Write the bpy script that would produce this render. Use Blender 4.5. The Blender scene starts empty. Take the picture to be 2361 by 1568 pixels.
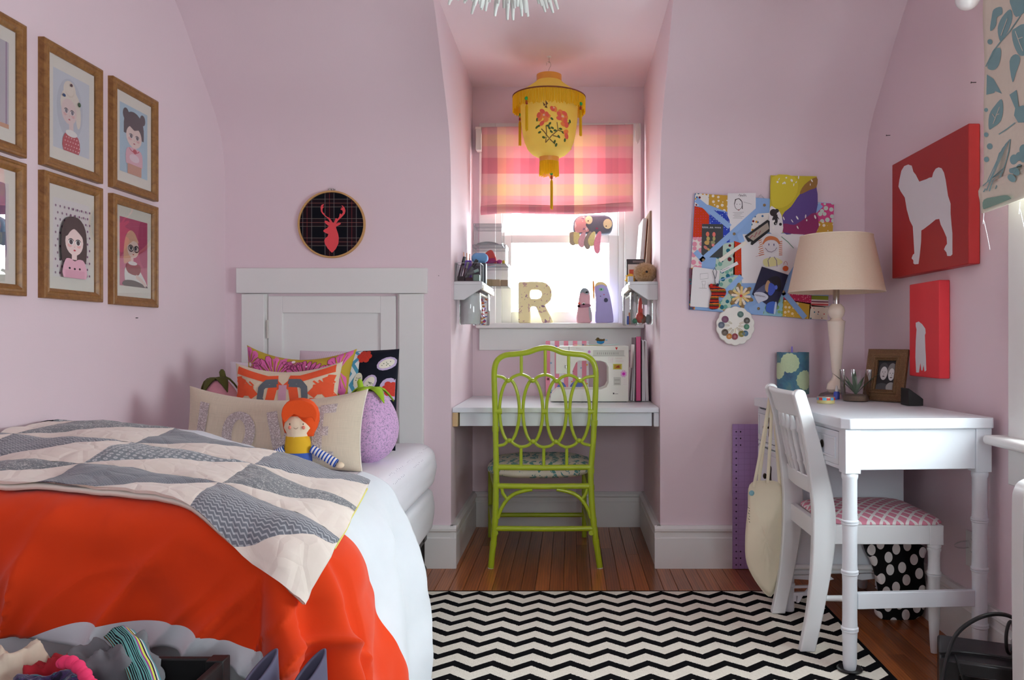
import bpy, bmesh, math, random
from mathutils import Vector, Matrix, noise
random.seed(7)
PI = math.pi
# ---------------------------------------------------------------- camera, world, light, exposure
FPX, CX, CY, CAMH = 1850.0, 1315.0, 784.0, 1.0      # focal length and straight-ahead point in pixels of the 2361x1568 frame
scene = bpy.context.scene
COL = scene.collection
cam_data = bpy.data.cameras.new('camera'); cam = bpy.data.objects.new('camera', cam_data); COL.objects.link(cam)
cam_data.sensor_width = 36.0; cam_data.lens = 36.0 * FPX / 2361.0
cam_data.shift_x = -(CX - 1180.5) / 2361.0
cam_data.clip_start = 0.05
cam.location = (0, 0, CAMH); cam.rotation_euler = (PI / 2, 0, 0)
scene.camera = cam
world = bpy.data.worlds.new('daylight'); scene.world = world; world.use_nodes = True
wn = world.node_tree.nodes; wl = world.node_tree.links
bg = wn['Background']; bg.inputs['Color'].default_value = (0.88, 0.95, 1.0, 1); bg.inputs['Strength'].default_value = 25.0
def portal(name, loc, rot, sx, sy):
    d = bpy.data.lights.new(name, 'AREA'); d.shape = 'RECTANGLE'; d.size = sx; d.size_y = sy
    d.cycles.is_portal = True
    o = bpy.data.objects.new(name, d); COL.objects.link(o); o.location = loc; o.rotation_euler = rot
sun_d = bpy.data.lights.new('sun', 'SUN'); sun_d.energy = 0.5; sun_d.angle = math.radians(5); sun_d.color = (1.0, 0.95, 0.88)
sun = bpy.data.objects.new('sun', sun_d); COL.objects.link(sun)
sun.rotation_euler = Vector((1.9, -0.25, 0.72)).to_track_quat('Z', 'Y').to_euler()      # low sun through the right window onto the foot of the bed
vs = scene.view_settings
vs.view_transform = 'Standard'; vs.look = 'None'; vs.exposure = 0.05; vs.gamma = 1.0; vs.use_curve_mapping = False
scene.cycles.max_bounces = 10; scene.cycles.diffuse_bounces = 6; scene.cycles.transparent_max_bounces = 24
scene.cycles.caustics_reflective = False; scene.cycles.caustics_refractive = False
scene.cycles.sample_clamp_indirect = 6.0
scene.cycles.use_denoising = True
# ---------------------------------------------------------------- room measures (metres; x right, y away from the camera, z up)
XL, XR, YB, YA, YF = -1.517, 1.295, 3.53, 4.31, -1.7
AL, AR, ZC = -0.525, 0.395, 2.36
def at(px, py, y): return Vector(((px - CX) * y / FPX, y, CAMH + (CY - py) * y / FPX))
def atx(px, py, x):
    y = FPX * x / (px - CX)
    return Vector((x, y, CAMH + (CY - py) * y / FPX))
def lin(c):
    c = c / 255.0
    return c / 12.92 if c <= 0.04045 else ((c + 0.055) / 1.055) ** 2.4
def rgb(c): return (lin(c[0]), lin(c[1]), lin(c[2]), 1.0)
# ---------------------------------------------------------------- materials
MATS = {}
class NT:
    def __init__(s, m):
        s.t = m.node_tree; s.n = s.t.nodes; s.l = s.t.links; s.b = s.n.get('Principled BSDF')
    def add(s, typ, **kw):
        nd = s.n.new(typ)
        for k, v in kw.items():
            if k in nd.inputs: nd.inputs[k].default_value = v
            else: setattr(nd, k, v)
        return nd
    def link(s, a, b): s.l.new(a, b)
    def coords(s, kind='Object', scale=(1, 1, 1), loc=(0, 0, 0), rot=(0, 0, 0)):
        tc = s.add('ShaderNodeTexCoord'); mp = s.add('ShaderNodeMapping')
        mp.inputs['Scale'].default_value = scale; mp.inputs['Location'].default_value = loc; mp.inputs['Rotation'].default_value = rot
        s.link(tc.outputs[kind], mp.inputs['Vector']); return mp.outputs[0]
    def math(s, op, a, b=None, c=None):
        nd = s.add('ShaderNodeMath'); nd.operation = op
        for i, v in enumerate((a, b, c)):
            if v is None: continue
            if isinstance(v, (int, float)): nd.inputs[i].default_value = v
            else: s.link(v, nd.inputs[i])
        return nd.outputs[0]
    def mix(s, fac, a, b, mode='MIX'):
        nd = s.add('ShaderNodeMix'); nd.data_type = 'RGBA'; nd.blend_type = mode
        for sock, v in ((nd.inputs[0], fac), (nd.inputs[6], a), (nd.inputs[7], b)):
            if isinstance(v, (int, float)): sock.default_value = v
            elif isinstance(v, tuple): sock.default_value = v
            else: s.link(v, sock)
        return nd.outputs[2]
    def ramp(s, fac, stops, const=False):
        nd = s.add('ShaderNodeValToRGB'); r = nd.color_ramp
        if const: r.interpolation = 'CONSTANT'
        while len(r.elements) > 1: r.elements.remove(r.elements[-1])
        for i, (p, c) in enumerate(stops):
            e = r.elements[0] if i == 0 else r.elements.new(p)
            e.position = p; e.color = c
        s.link(fac, nd.inputs[0]); return nd.outputs[0]
    def bump(s, h, strength=0.3, dist=0.002):
        nd = s.add('ShaderNodeBump'); nd.inputs['Strength'].default_value = strength; nd.inputs['Distance'].default_value = dist
        s.link(h, nd.inputs['Height']); s.link(nd.outputs[0], s.b.inputs['Normal'])
    def noise(s, vec, scale=10, detail=3, rough=0.55, dist=0.0):
        nd = s.add('ShaderNodeTexNoise'); nd.inputs['Scale'].default_value = scale; nd.inputs['Detail'].default_value = detail
        nd.inputs['Roughness'].default_value = rough; nd.inputs['Distortion'].default_value = dist
        if vec is not None: s.link(vec, nd.inputs['Vector'])
        return nd
    def voro(s, vec, scale=10, feature='F1', rand=1.0):
        nd = s.add('ShaderNodeTexVoronoi'); nd.feature = feature; nd.inputs['Scale'].default_value = scale; nd.inputs['Randomness'].default_value = rand
        s.link(vec, nd.inputs['Vector']); return nd
    def sep(s, vec):
        nd = s.add('ShaderNodeSeparateXYZ'); s.link(vec, nd.inputs[0]); return nd.outputs
    def base(s, c): s.link(c, s.b.inputs['Base Color'])
def newmat(key, rough=0.6, metal=0.0, spec=0.5, sheen=0.0):
    m = bpy.data.materials.new(key); m.use_nodes = True; MATS[key] = m
    t = NT(m); t.b.inputs['Roughness'].default_value = rough; t.b.inputs['Metallic'].default_value = metal
    t.b.inputs['Specular IOR Level'].default_value = spec
    if sheen: t.b.inputs['Sheen Weight'].default_value = sheen
    return m, t
def mat(key, c, rough=0.6, var=0.06, vscale=12, bump=0.0, bscale=300, metal=0.0, spec=0.5, sheen=0.0, coat=0.0):
    """plain painted / cloth / plastic material with faint mottling and optional fine relief"""
    if key in MATS: return MATS[key]
    m, t = newmat(key, rough, metal, spec, sheen)
    v = t.coords('Object')
    n = t.noise(v, vscale, 3)
    a = tuple(min(1, x * (1 + var)) for x in rgb(c)[:3]) + (1,); b_ = tuple(x * (1 - var) for x in rgb(c)[:3]) + (1,)
    t.base(t.mix(n.outputs[0], b_, a))
    if bump:
        t.bump(t.noise(v, bscale, 2).outputs[0], bump, 0.001)
    if coat: t.b.inputs['Coat Weight'].default_value = coat
    return m
def C(c, rough=0.7): return mat('ink_%02x%02x%02x' % tuple(int(x) for x in c), c, rough, 0.03)
def glassmat(key, tint=(0.97, 0.98, 0.98), gloss=0.12, rough=0.02, refl=0.5):
    if key in MATS: return MATS[key]
    m = bpy.data.materials.new(key); m.use_nodes = True; MATS[key] = m
    n = m.node_tree.nodes; l = m.node_tree.links; n.clear()
    out = n.new('ShaderNodeOutputMaterial'); mx = n.new('ShaderNodeMixShader'); tr = n.new('ShaderNodeBsdfTransparent'); gl = n.new('ShaderNodeBsdfGlossy')
    fr = n.new('ShaderNodeFresnel'); fr.inputs[0].default_value = 1.45
    ma = n.new('ShaderNodeMath'); ma.operation = 'MULTIPLY_ADD'; ma.inputs[1].default_value = refl; ma.inputs[2].default_value = gloss
    ma.use_clamp = True
    tr.inputs[0].default_value = tint + (1,); gl.inputs['Roughness'].default_value = rough
    l.new(fr.outputs[0], ma.inputs[0]); l.new(ma.outputs[0], mx.inputs[0]); l.new(tr.outputs[0], mx.inputs[1]); l.new(gl.outputs[0], mx.inputs[2]); l.new(mx.outputs[0], out.inputs[0])
    return m
def translucent(key, color_fn, fac=0.4, rough=0.9):
    """cloth or paper that lets light through: principled front mixed with translucent"""
    if key in MATS: return MATS[key]
    m, t = newmat(key, rough, 0, 0.2)
    c = color_fn(t)
    t.base(c)
    tl = t.add('ShaderNodeBsdfTranslucent'); t.link(c, tl.inputs[0])
    mx = t.add('ShaderNodeMixShader'); mx.inputs[0].default_value = fac
    out = t.n['Material Output']
    t.link(t.b.outputs[0], mx.inputs[1]); t.link(tl.outputs[0], mx.inputs[2]); t.link(mx.outputs[0], out.inputs[0])
    return m
# ---------------------------------------------------------------- mesh builder
MW = {}
class MB:
    def __init__(s): s.v = []; s.f = []; s.mi = []; s.uv = []; s.m = 0
    def face(s, idx, uv=None): s.f.append(tuple(idx)); s.mi.append(s.m); s.uv.append(uv)
    def addv(s, pts):
        b = len(s.v); s.v.extend([tuple(p) for p in pts]); return b
    def box(s, lo, hi, M_=None):
        x0, y0, z0 = lo; x1, y1, z1 = hi
        p = [Vector(q) for q in ((x0,y0,z0),(x1,y0,z0),(x1,y1,z0),(x0,y1,z0),(x0,y0,z1),(x1,y0,z1),(x1,y1,z1),(x0,y1,z1))]
        if M_ is not None: p = [M_ @ q for q in p]
        b = s.addv(p)
        for f in ((0,3,2,1),(4,5,6,7),(0,1,5,4),(1,2,6,5),(2,3,7,6),(3,0,4,7)): s.face([b + i for i in f])
        return s
    def cbox(s, c, size, M_=None):
        return s.box([c[i] - size[i] / 2 for i in range(3)], [c[i] + size[i] / 2 for i in range(3)], M_)
    def prism(s, poly, org, ux, uy, th):
        """2D polygon in the plane (org, ux, uy), pushed th along ux x uy; th may be 0"""
        org, ux, uy = Vector(org), Vector(ux), Vector(uy); n = ux.cross(uy).normalized()
        k = len(poly); b = s.addv([org + ux * u + uy * v for u, v in poly])
        if th == 0: s.face([b + i for i in range(k)]); return s
        b2 = s.addv([org + ux * u + uy * v + n * th for u, v in poly])
        s.face([b2 + i for i in range(k)]); s.face([b + i for i in reversed(range(k))])
        for i in range(k): j = (i + 1) % k; s.face((b + i, b + j, b2 + j, b2 + i))
        return s
    def tube(s, pts, r, n=10, closed=False, caps=True, flat=None):
        pts = [Vector(p) for p in pts]; k = len(pts)
        rr = r if isinstance(r, (list, tuple)) else [r] * k
        rings = []; up = None
        for i in range(k):
            a = pts[(i - 1) % k] if (closed or i > 0) else pts[i]; c = pts[(i + 1) % k] if (closed or i < k - 1) else pts[i]
            t = (c - a).normalized() if (c - a).length > 1e-9 else Vector((0, 0, 1))
            if up is None:
                up = Vector((0, 0, 1)) if abs(t.z) < 0.9 else Vector((0, 1, 0))
            up = (up - t * up.dot(t))
            up = up.normalized() if up.length > 1e-6 else t.orthogonal().normalized()
            w = t.cross(up)
            fx = flat if flat else (1, 1)
            rings.append(s.addv([pts[i] + (up * math.cos(2 * PI * j / n) * fx[0] + w * math.sin(2 * PI * j / n) * fx[1]) * rr[i] for j in range(n)]))
        for i in range(k if closed else k - 1):
            A, B = rings[i], rings[(i + 1) % k]
            for j in range(n): q = (j + 1) % n; s.face((A + j, B + j, B + q, A + q))
        if caps and not closed:
            s.face([rings[0] + j for j in range(n)]); s.face([rings[-1] + j for j in reversed(range(n))])
        return s
    def lathe(s, prof, c, n=24, axis=None, closed=False, squash=1.0):
        """profile [(r, h)] spun about the axis through c (default z)"""
        c = Vector(c); Q = Matrix.Identity(3) if axis is None else Vector((0, 0, 1)).rotation_difference(Vector(axis)).to_matrix()
        rings = []
        for r, h in prof:
            rings.append(s.addv([c + Q @ Vector((max(r, 1e-5) * math.cos(2 * PI * j / n), max(r, 1e-5) * squash * math.sin(2 * PI * j / n), h)) for j in range(n)]))
        for i in range(len(rings) - 1):
            A, B = rings[i], rings[i + 1]
            for j in range(n): q = (j + 1) % n; s.face((A + j, A + q, B + q, B + j))
        if prof[0][0] > 1e-4 and not closed: s.face([rings[0] + j for j in reversed(range(n))])
        if prof[-1][0] > 1e-4 and not closed: s.face([rings[-1] + j for j in range(n)])
        return s
    def ball(s, c, r, nu=16, nv=10, M_=None, fn=None):
        if not isinstance(r, (tuple, list)): r = (r, r, r)
        c = Vector(c); rows = []
        for i in range(nv + 1):
            th = PI * i / nv; row = []
            for j in range(nu):
                ph = 2 * PI * j / nu
                d = Vector((math.sin(th) * math.cos(ph), math.sin(th) * math.sin(ph), math.cos(th)))
                p = Vector((d.x * r[0], d.y * r[1], d.z * r[2]))
                if fn: p = fn(p, d)
                if M_ is not None: p = M_ @ p
                row.append(c + p)
            rows.append(s.addv(row))
        for i in range(nv):
            for j in range(nu):
                q = (j + 1) % nu; s.face((rows[i] + j, rows[i + 1] + j, rows[i + 1] + q, rows[i] + q))
        return s
    def grid(s, fn, nu, nv, u0=0, u1=1, v0=0, v1=1, wrapu=False):
        """fn(u, v) -> point; uv stored"""
        b = len(s.v); U = [u0 + (u1 - u0) * i / nu for i in range(nu + 1)]; V = [v0 + (v1 - v0) * j / nv for j in range(nv + 1)]
        for v in V:
            for u in U: s.v.append(tuple(fn(u, v)))
        w = nu + 1
        for j in range(nv):
            for i in range(nu):
                s.face((b + j * w + i, b + j * w + i + 1, b + (j + 1) * w + i + 1, b + (j + 1) * w + i),
                       ((U[i], V[j]), (U[i + 1], V[j]), (U[i + 1], V[j + 1]), (U[i], V[j + 1])))
        return s
    def build(s, name, mats, parent=None, local=False, smooth=True, bevel=0.0, seg=2, solid=0.0, merge=True, sub=0, ang=40, solid_off=-1):
        me = bpy.data.meshes.new(name)
        vv = s.v
        if parent is not None and not local and parent in MW:
            I = MW[parent].inverted(); vv = [tuple(I @ Vector(p)) for p in vv]
        me.from_pydata(vv, [], s.f)
        for i, p in enumerate(me.polygons): p.material_index = s.mi[i]
        if any(u is not None for u in s.uv):
            ul = me.uv_layers.new(name='uv')
            for i, p in enumerate(me.polygons):
                if s.uv[i]:
                    for q, li in enumerate(p.loop_indices): ul.data[li].uv = s.uv[i][q]
        bm = bmesh.new(); bm.from_mesh(me)
        if merge: bmesh.ops.remove_doubles(bm, verts=bm.verts, dist=2e-5)
        if not getattr(s, 'keep', False): bmesh.ops.recalc_face_normals(bm, faces=bm.faces)
        bm.to_mesh(me); bm.free()
        for m_ in (mats if isinstance(mats, (list, tuple)) else [mats]): me.materials.append(m_)
        if smooth:
            me.polygons.foreach_set('use_smooth', [True] * len(me.polygons))
            if not sub: me.set_sharp_from_angle(angle=math.radians(ang))
        o = bpy.data.objects.new(name, me); COL.objects.link(o)
        if parent is not None:
            o.parent = parent
            if parent in MW: MW[o] = MW[parent]
        else: MW[o] = Matrix.Identity(4)
        if solid:
            md = o.modifiers.new('thick', 'SOLIDIFY'); md.thickness = solid; md.offset = solid_off
        if bevel:
            md = o.modifiers.new('bevel', 'BEVEL'); md.width = bevel; md.segments = seg; md.limit_method = 'ANGLE'; md.angle_limit = math.radians(38); md.harden_normals = False
        if sub:
            md = o.modifiers.new('sub', 'SUBSURF'); md.levels = sub; md.render_levels = sub
        return o
def tag(o, label, cat, group=None, kind=None):
    o['label'] = label; o['category'] = cat
    if group: o['group'] = group
    if kind: o['kind'] = kind
    return o
def thing(name, label, cat, loc=(0, 0, 0), rotz=0.0, group=None):
    o = bpy.data.objects.new(name, None); COL.objects.link(o); o.empty_display_size = 0.05
    o.location = loc; o.rotation_euler = (0, 0, rotz)
    MW[o] = Matrix.Translation(Vector(loc)) @ Matrix.Rotation(rotz, 4, 'Z')
    return tag(o, label, cat, group)
def struct(o): o['kind'] = 'structure'; return o
def copy_tree(o, parent=None):
    c = o.copy(); COL.objects.link(c); c.parent = parent
    for ch in list(o.children):
        copy_tree(ch, c)
    return c
# 2D shape helpers for flat prints
def ell(cx, cy, rx, ry, n=20, rot=0.0):
    return [(cx + rx * math.cos(a) * math.cos(rot) - ry * math.sin(a) * math.sin(rot), cy + rx * math.cos(a) * math.sin(rot) + ry * math.sin(a) * math.cos(rot)) for a in [2 * PI * i / n for i in range(n)]]
def rect(x0, y0, x1, y1): return [(x0, y0), (x1, y0), (x1, y1), (x0, y1)]
def strip(pts, w):
    L, R = [], []
    for i, p in enumerate(pts):
        a = pts[max(0, i - 1)]; b = pts[min(len(pts) - 1, i + 1)]
        dx, dy = b[0] - a[0], b[1] - a[1]; d = math.hypot(dx, dy) or 1
        L.append((p[0] - dy / d * w / 2, p[1] + dx / d * w / 2)); R.append((p[0] + dy / d * w / 2, p[1] - dx / d * w / 2))
    return L + R[::-1]
def arc(cx, cy, rx, ry, a0, a1, n=12): return [(cx + rx * math.cos(math.radians(a0 + (a1 - a0) * i / n)), cy + ry * math.sin(math.radians(a0 + (a1 - a0) * i / n))) for i in range(n + 1)]
def art(name, parent, org, ux, uy, shapes, th=0.0008, step=0.00025):
    """flat print: coloured shapes laid one over the other, first lowest; ux x uy points at the viewer"""
    org, ux, uy = Vector(org), Vector(ux), Vector(uy); n = ux.cross(uy).normalized()
    mb = MB(); mats = []
    for i, (m_, poly) in enumerate(shapes):
        if m_ not in mats: mats.append(m_)
        mb.m = mats.index(m_)
        if i == 0: mb.prism(poly, org, ux, uy, th)
        else: mb.prism(poly, org + n * (th + step * i), ux, uy, 0)
    mb.keep = True
    return mb.build(name, mats, parent, merge=False, smooth=False)
def catmull(pts, n=8, closed=False):
    pts = [Vector(p) for p in pts]; k = len(pts); out = []
    for i in range(k if closed else k - 1):
        g = (lambda j: pts[j % k]) if closed else (lambda j: pts[max(0, min(k - 1, j))])
        p0, p1, p2, p3 = g(i - 1), g(i), g(i + 1), g(i + 2)
        for s_ in range(n):
            t = s_ / n
            out.append(0.5 * ((2 * p1) + (p2 - p0) * t + (2 * p0 - 5 * p1 + 4 * p2 - p3) * t * t + (3 * p1 - p0 - 3 * p2 + p3) * t ** 3))
    if not closed: out.append(pts[-1])
    return out
def smooth2(pts, n=6, closed=True): return [(p.x, p.y) for p in catmull([(a, b, 0) for a, b in pts], n, closed)]
def sstep(a, b, x):
    t = max(0.0, min(1.0, (x - a) / (b - a))); return t * t * (3 - 2 * t)
_tx = [None]
def text_mesh(body, size, name, m_, parent, org, ux, uy, th=0.0006, bold=0.0):
    cu = bpy.data.curves.new(name, 'FONT'); cu.body = body; cu.size = 1.0; cu.extrude = 0.0; cu.offset = bold; cu.resolution_u = 3
    o = bpy.data.objects.new(name, cu); COL.objects.link(o)
    bpy.context.view_layer.update()
    dg = bpy.context.evaluated_depsgraph_get()
    me = bpy.data.meshes.new_from_object(o.evaluated_get(dg))
    bpy.data.objects.remove(o); bpy.data.curves.remove(cu)
    org, ux, uy = Vector(org), Vector(ux), Vector(uy); n = ux.cross(uy).normalized()
    mb = MB(); mb.addv([org + ux * (v.co.x * size) + uy * (v.co.y * size) + n * th for v in me.vertices])
    for p in me.polygons: mb.face(list(p.vertices))
    bpy.data.meshes.remove(me); mb.keep = True
    return mb.build(name, m_, parent, merge=False, smooth=False)
X3, Y3, Z3 = Vector((1, 0, 0)), Vector((0, 1, 0)), Vector((0, 0, 1))
# ================================================================ shared materials
def wall_paint():
    m, t = newmat('pink_wall_paint', 0.75, 0, 0.25)
    v = t.coords('Object')
    n = t.noise(v, 1.7, 4); f = t.noise(v, 160, 3)
    t.base(t.mix(n.outputs[0], rgb((226, 206, 213)), rgb((230, 211, 218))))
    t.bump(f.outputs[0], 0.12, 0.002); return m
WALL = wall_paint()
WHITE = mat('white_trim_paint', (226, 226, 224), 0.38, 0.03, 6, 0.05, 60)
CEIL = mat('pink_ceiling_paint', (234, 214, 219), 0.8, 0.02, 3, 0.1, 150)
DESKW = mat('cool_white_lacquer', (224, 230, 236), 0.32, 0.02, 5, 0.04, 80)
CHAIRW = mat('soft_white_lacquer', (224, 227, 228), 0.38, 0.03, 8, 0.05, 80)
GLASS = glassmat('window_glass', (0.97, 0.99, 0.98), 0.01, 0.0, 0.35)
CLEAR = glassmat('clear_plastic', (0.975, 0.98, 0.985), 0.015, 0.03, 0.5)
JAR = glassmat('jar_glass', (0.94, 0.96, 0.96), 0.04, 0.02, 0.8)
BLACK = mat('black_plastic', (14, 14, 16), 0.4)
BRONZE = mat('dark_bronze', (52, 42, 34), 0.4, 0.15, 30, metal=0.7)
STEEL = mat('brushed_steel', (190, 190, 188), 0.25, 0.05, 40, metal=1.0)
PAPER = mat('white_paper', (232, 231, 232), 0.8, 0.02)
CREAMP = mat('cream_paper', (236, 232, 220), 0.8, 0.03)
def woodfloor():
    m, t = newmat('varnished_oak_planks', 0.28, 0, 0.5)
    oi = t.add('ShaderNodeObjectInfo'); geo = t.add('ShaderNodeNewGeometry')
    mp = t.add('ShaderNodeMapping'); mp.inputs['Scale'].default_value = (26, 1.6, 1)
    off = t.add('ShaderNodeCombineXYZ'); r7 = t.math('MULTIPLY', oi.outputs['Random'], 37.0); t.link(r7, off.inputs[0]); t.link(r7, off.inputs[1])
    t.link(off.outputs[0], mp.inputs['Location']); t.link(geo.outputs['Position'], mp.inputs['Vector'])
    n = t.noise(mp.outputs[0], 1.0, 5, 0.6, 1.2)
    w = t.add('ShaderNodeTexWave', Scale=1.1, Distortion=7.0, Detail=3.0); w.bands_direction = 'X'; t.link(mp.outputs[0], w.inputs['Vector'])
    c = t.ramp(n.outputs[0], [(0.2, rgb((92, 44, 16))), (0.5, rgb((156, 84, 36))), (0.8, rgb((190, 116, 56)))])
    c = t.mix(0.35, c, t.ramp(w.outputs[0], [(0.0, rgb((104, 52, 20))), (1.0, rgb((182, 106, 50)))]))
    tone = t.math('MULTIPLY_ADD', oi.outputs['Random'], 0.55, 0.68)
    c = t.mix(1.0, c, t.mix(0.0, (1, 1, 1, 1), (1, 1, 1, 1)), 'MULTIPLY')
    hs = t.add('ShaderNodeHueSaturation'); t.link(tone, hs.inputs['Value']); t.link(c, hs.inputs['Color'])
    t.base(hs.outputs[0]); t.bump(n.outputs[0], 0.08, 0.002); return m
WOODFL = woodfloor()
# ================================================================ room shell
mb = MB(); mb.box((XL - .1, YF - .1, -.12), (XR + .1, YA + .1, -.012)); floor = struct(mb.build('floor', mat('subfloor', (70, 38, 18), .6), smooth=False))
PW = 0.0575
pm = MB(); e = .0015
# one unit plank with eased top edges, shared by every plank
x0, x1 = 0.0006, PW - 0.0006
prof = [(x0, -.012), (x1, -.012), (x1, -e), (x1 - e, 0), (x0 + e, 0), (x0, -e)]
pm.prism(prof, (0, 1, 0), (1, 0, 0), (0, 0, 1), 1.0)
plank0 = pm.build('plank', WOODFL, floor, smooth=False)
lanes = int((XR + 0.98) / PW) + 1; first = True
for i in range(lanes):
    x = XR - (i + 1) * PW
    yend = YA if (x > AL - PW and x + PW < AR + PW) else YB
    y = 0.5 - random.random() * 0.8
    while y < yend - 0.01:
        L = random.choice((0.9, 1.2, 1.5, 1.9)); y1 = min(y + L, yend)
        if yend - y1 < 0.25: y1 = yend
        p = plank0 if first else plank0.copy()
        if not first: COL.objects.link(p); p.parent = floor
        first = False
        p.location = (x, y, 0); p.scale = (1, y1 - y - 0.001, 1)
        y = y1
# back wall with the knee wall, sloped cove and the returns of the dormer alcove, two solid blocks
slope = [(3.53, 0), (3.53, 1.66), (3.524, 1.74), (3.508, 1.82), (3.478, 1.90), (3.425, 1.97), (3.36, 2.035), (3.29, 2.10), (3.21, 2.185), (3.13, 2.265), (3.05, 2.325), (2.96, 2.358), (2.90, ZC), (2.90, ZC + .08), (YA + .12, ZC + .08), (YA + .12, 0)]
for nm, xa, xb in (('wall_back_left', XL - .1, AL), ('wall_back_right', AR, XR + .1)):
    mb = MB(); mb.prism([(p[0], p[1]) for p in slope], (xa, 0, 0), (0, 1, 0), (0, 0, 1), xb - xa); struct(mb.build(nm, WALL, ang=30))
mb = MB(); mb.box((XL - .1, YF - .1, ZC), (XR + .1, YA + .12, ZC + .1)); struct(mb.build('ceiling', CEIL, smooth=False))
mb = MB(); mb.box((XL - .1, YF, 0), (XL, YB + .01, ZC)); struct(mb.build('wall_left', WALL, smooth=False))
# dormer back wall around its window opening
WX0, WX1, WZ0, WZ1 = -0.40, 0.29, 1.09, 2.06
mb = MB()
for lo, hi in (((AL, YA, 0), (WX0, YA + .12, ZC)), ((WX1, YA, 0), (AR, YA + .12, ZC)), ((WX0, YA, 0), (WX1, YA + .12, WZ0)), ((WX0, YA, WZ1), (WX1, YA + .12, ZC))): mb.box(lo, hi)
struct(mb.build('wall_alcove', WALL, smooth=False))
# right wall around its window, wall behind the camera around an added unseen window
RY0, RY1, RZ0, RZ1 = 1.42, 2.22, 0.72, 2.02
mb = MB()
for lo, hi in (((XR, YF, 0), (XR + .12, RY0, ZC)), ((XR, RY1, 0), (XR + .12, YB + .01, ZC)), ((XR, RY0, 0), (XR + .12, RY1, RZ0)), ((XR, RY0, RZ1), (XR + .12, RY1, ZC))): mb.box(lo, hi)
struct(mb.build('wall_right', WALL, smooth=False))
FX0, FX1, FZ0, FZ1 = 0.2, 0.9, 1.0, 2.0
mb = MB()
for lo, hi in (((XL, YF - .12, 0), (FX0, YF, ZC)), ((FX1, YF - .12, 0), (XR, YF, ZC)), ((FX0, YF - .12, 0), (FX1, YF, FZ0)), ((FX0, YF - .12, FZ1), (FX1, YF, ZC))): mb.box(lo, hi)
struct(mb.build('wall_front', WALL, smooth=False))
portal('alcove_daylight', ((WX0 + WX1) / 2, YA + .13, (WZ0 + WZ1) / 2), (-PI / 2, 0, 0), WX1 - WX0, WZ1 - WZ0)
portal('right_daylight', (XR + .13, (RY0 + RY1) / 2, (RZ0 + RZ1) / 2), (0, PI / 2, 0), RZ1 - RZ0, RY1 - RY0)
portal('front_fill_daylight', ((FX0 + FX1) / 2, YF - .13, (FZ0 + FZ1) / 2), (PI / 2, 0, 0), FX1 - FX0, FZ1 - FZ0)  # front fill through the added window behind the camera
# ---- baseboards
def base_profile(h): return [(0, 0), (.022, 0), (.022, h - .055), (.018, h - .05), (.018, h - .03), (.026, h - .022), (.026, h - .012), (.014, h), (0, h)]
def baseboard(name, a, b, nrm, h=.187):
    a, b, nrm = Vector(a), Vector(b), Vector(nrm); d = (b - a); L = d.length; d.normalize()
    pr = base_profile(h); mb = MB()
    if nrm.cross(Z3).dot(d) < 0: a, d = b, -d
    mb.prism(pr, a, nrm, Z3, L) if nrm.cross(Z3).dot(d) > 0 else None
    return struct(mb.build(name, WHITE, ang=30))
bx = .026
baseboard('baseboard_back_left', (XL, YB, 0), (AL + bx, YB, 0), (0, -1, 0)); baseboard('baseboard_back_right', (AR - bx, YB, 0), (XR, YB, 0), (0, -1, 0))
baseboard('baseboard_alcove_left', (AL, YB - .02, 0), (AL, YA, 0), (1, 0, 0)); baseboard('baseboard_alcove_right', (AR, YB - .02, 0), (AR, YA, 0), (-1, 0, 0))
baseboard('baseboard_alcove_back', (AL, YA, 0), (AR, YA, 0), (0, -1, 0))
baseboard('baseboard_right', (XR, RY1 + .1, 0), (XR, YB, 0), (-1, 0, 0)); baseboard('baseboard_left', (XL, YF, 0), (XL, YB, 0), (1, 0, 0))
# ---- dormer window: casing, stool, apron, two sashes
w1 = bpy.data.objects.new('window_1', None); COL.objects.link(w1); struct(w1); MW[w1] = Matrix.Identity(4)
cw = .088; yc = YA - .022
for lo, hi in (((WX0 - cw, yc, WZ0), (WX0, YA, WZ1 + .1)), ((WX1, yc, WZ0), (WX1 + cw, YA, WZ1 + .1)), ((WX0, yc, WZ1), (WX1, YA, WZ1 + .1))):
    MB().box(lo, hi).build('casing_board', WHITE, w1, bevel=.003)
MB().box((WX0 - cw - .01, YA - .09, WZ0 - .028), (WX1 + cw + .012, YA + .06, WZ0)).build('window_stool', WHITE, w1, bevel=.006)
MB().box((WX0 - cw, yc, WZ0 - .145), (WX1 + cw, YA, WZ0 - .028)).build('window_apron', WHITE, w1, bevel=.003)
for x in (WX0, WX1 - .03): MB().box((x, YA, WZ0), (x + .03, YA + .12, WZ1)).build('jamb', WHITE, w1, smooth=False)
MB().box((WX0, YA, WZ1 - .03), (WX1, YA + .12, WZ1)).build('head_jamb', WHITE, w1, smooth=False)
def sash(par, x0, x1, z0, z1, y, st=.052, th=.03, nm='sash'):
    mb = MB(); s_ = st
    for lo, hi in (((x0, y, z0), (x0 + s_, y + th, z1)), ((x1 - s_, y, z0), (x1, y + th, z1)), ((x0 + s_, y, z0), (x1 - s_, y + th, z0 + s_ * 1.2)), ((x0 + s_, y, z1 - s_ * .8), (x1 - s_, y + th, z1))): mb.box(lo, hi)
    o = mb.build(nm, WHITE, par, bevel=.003)
    MB().box((x0 + s_, y + th * .45, z0 + s_ * 1.2), (x1 - s_, y + th * .45 + .003, z1 - s_ * .8)).build('pane', GLASS, o, smooth=False)
ZM = 1.565
sash(w1, WX0 + .03, WX1 - .03, WZ0, ZM, YA + .02); sash(w1, WX0 + .03, WX1 - .03, ZM - .04, WZ1 - .03, YA + .06)
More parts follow.
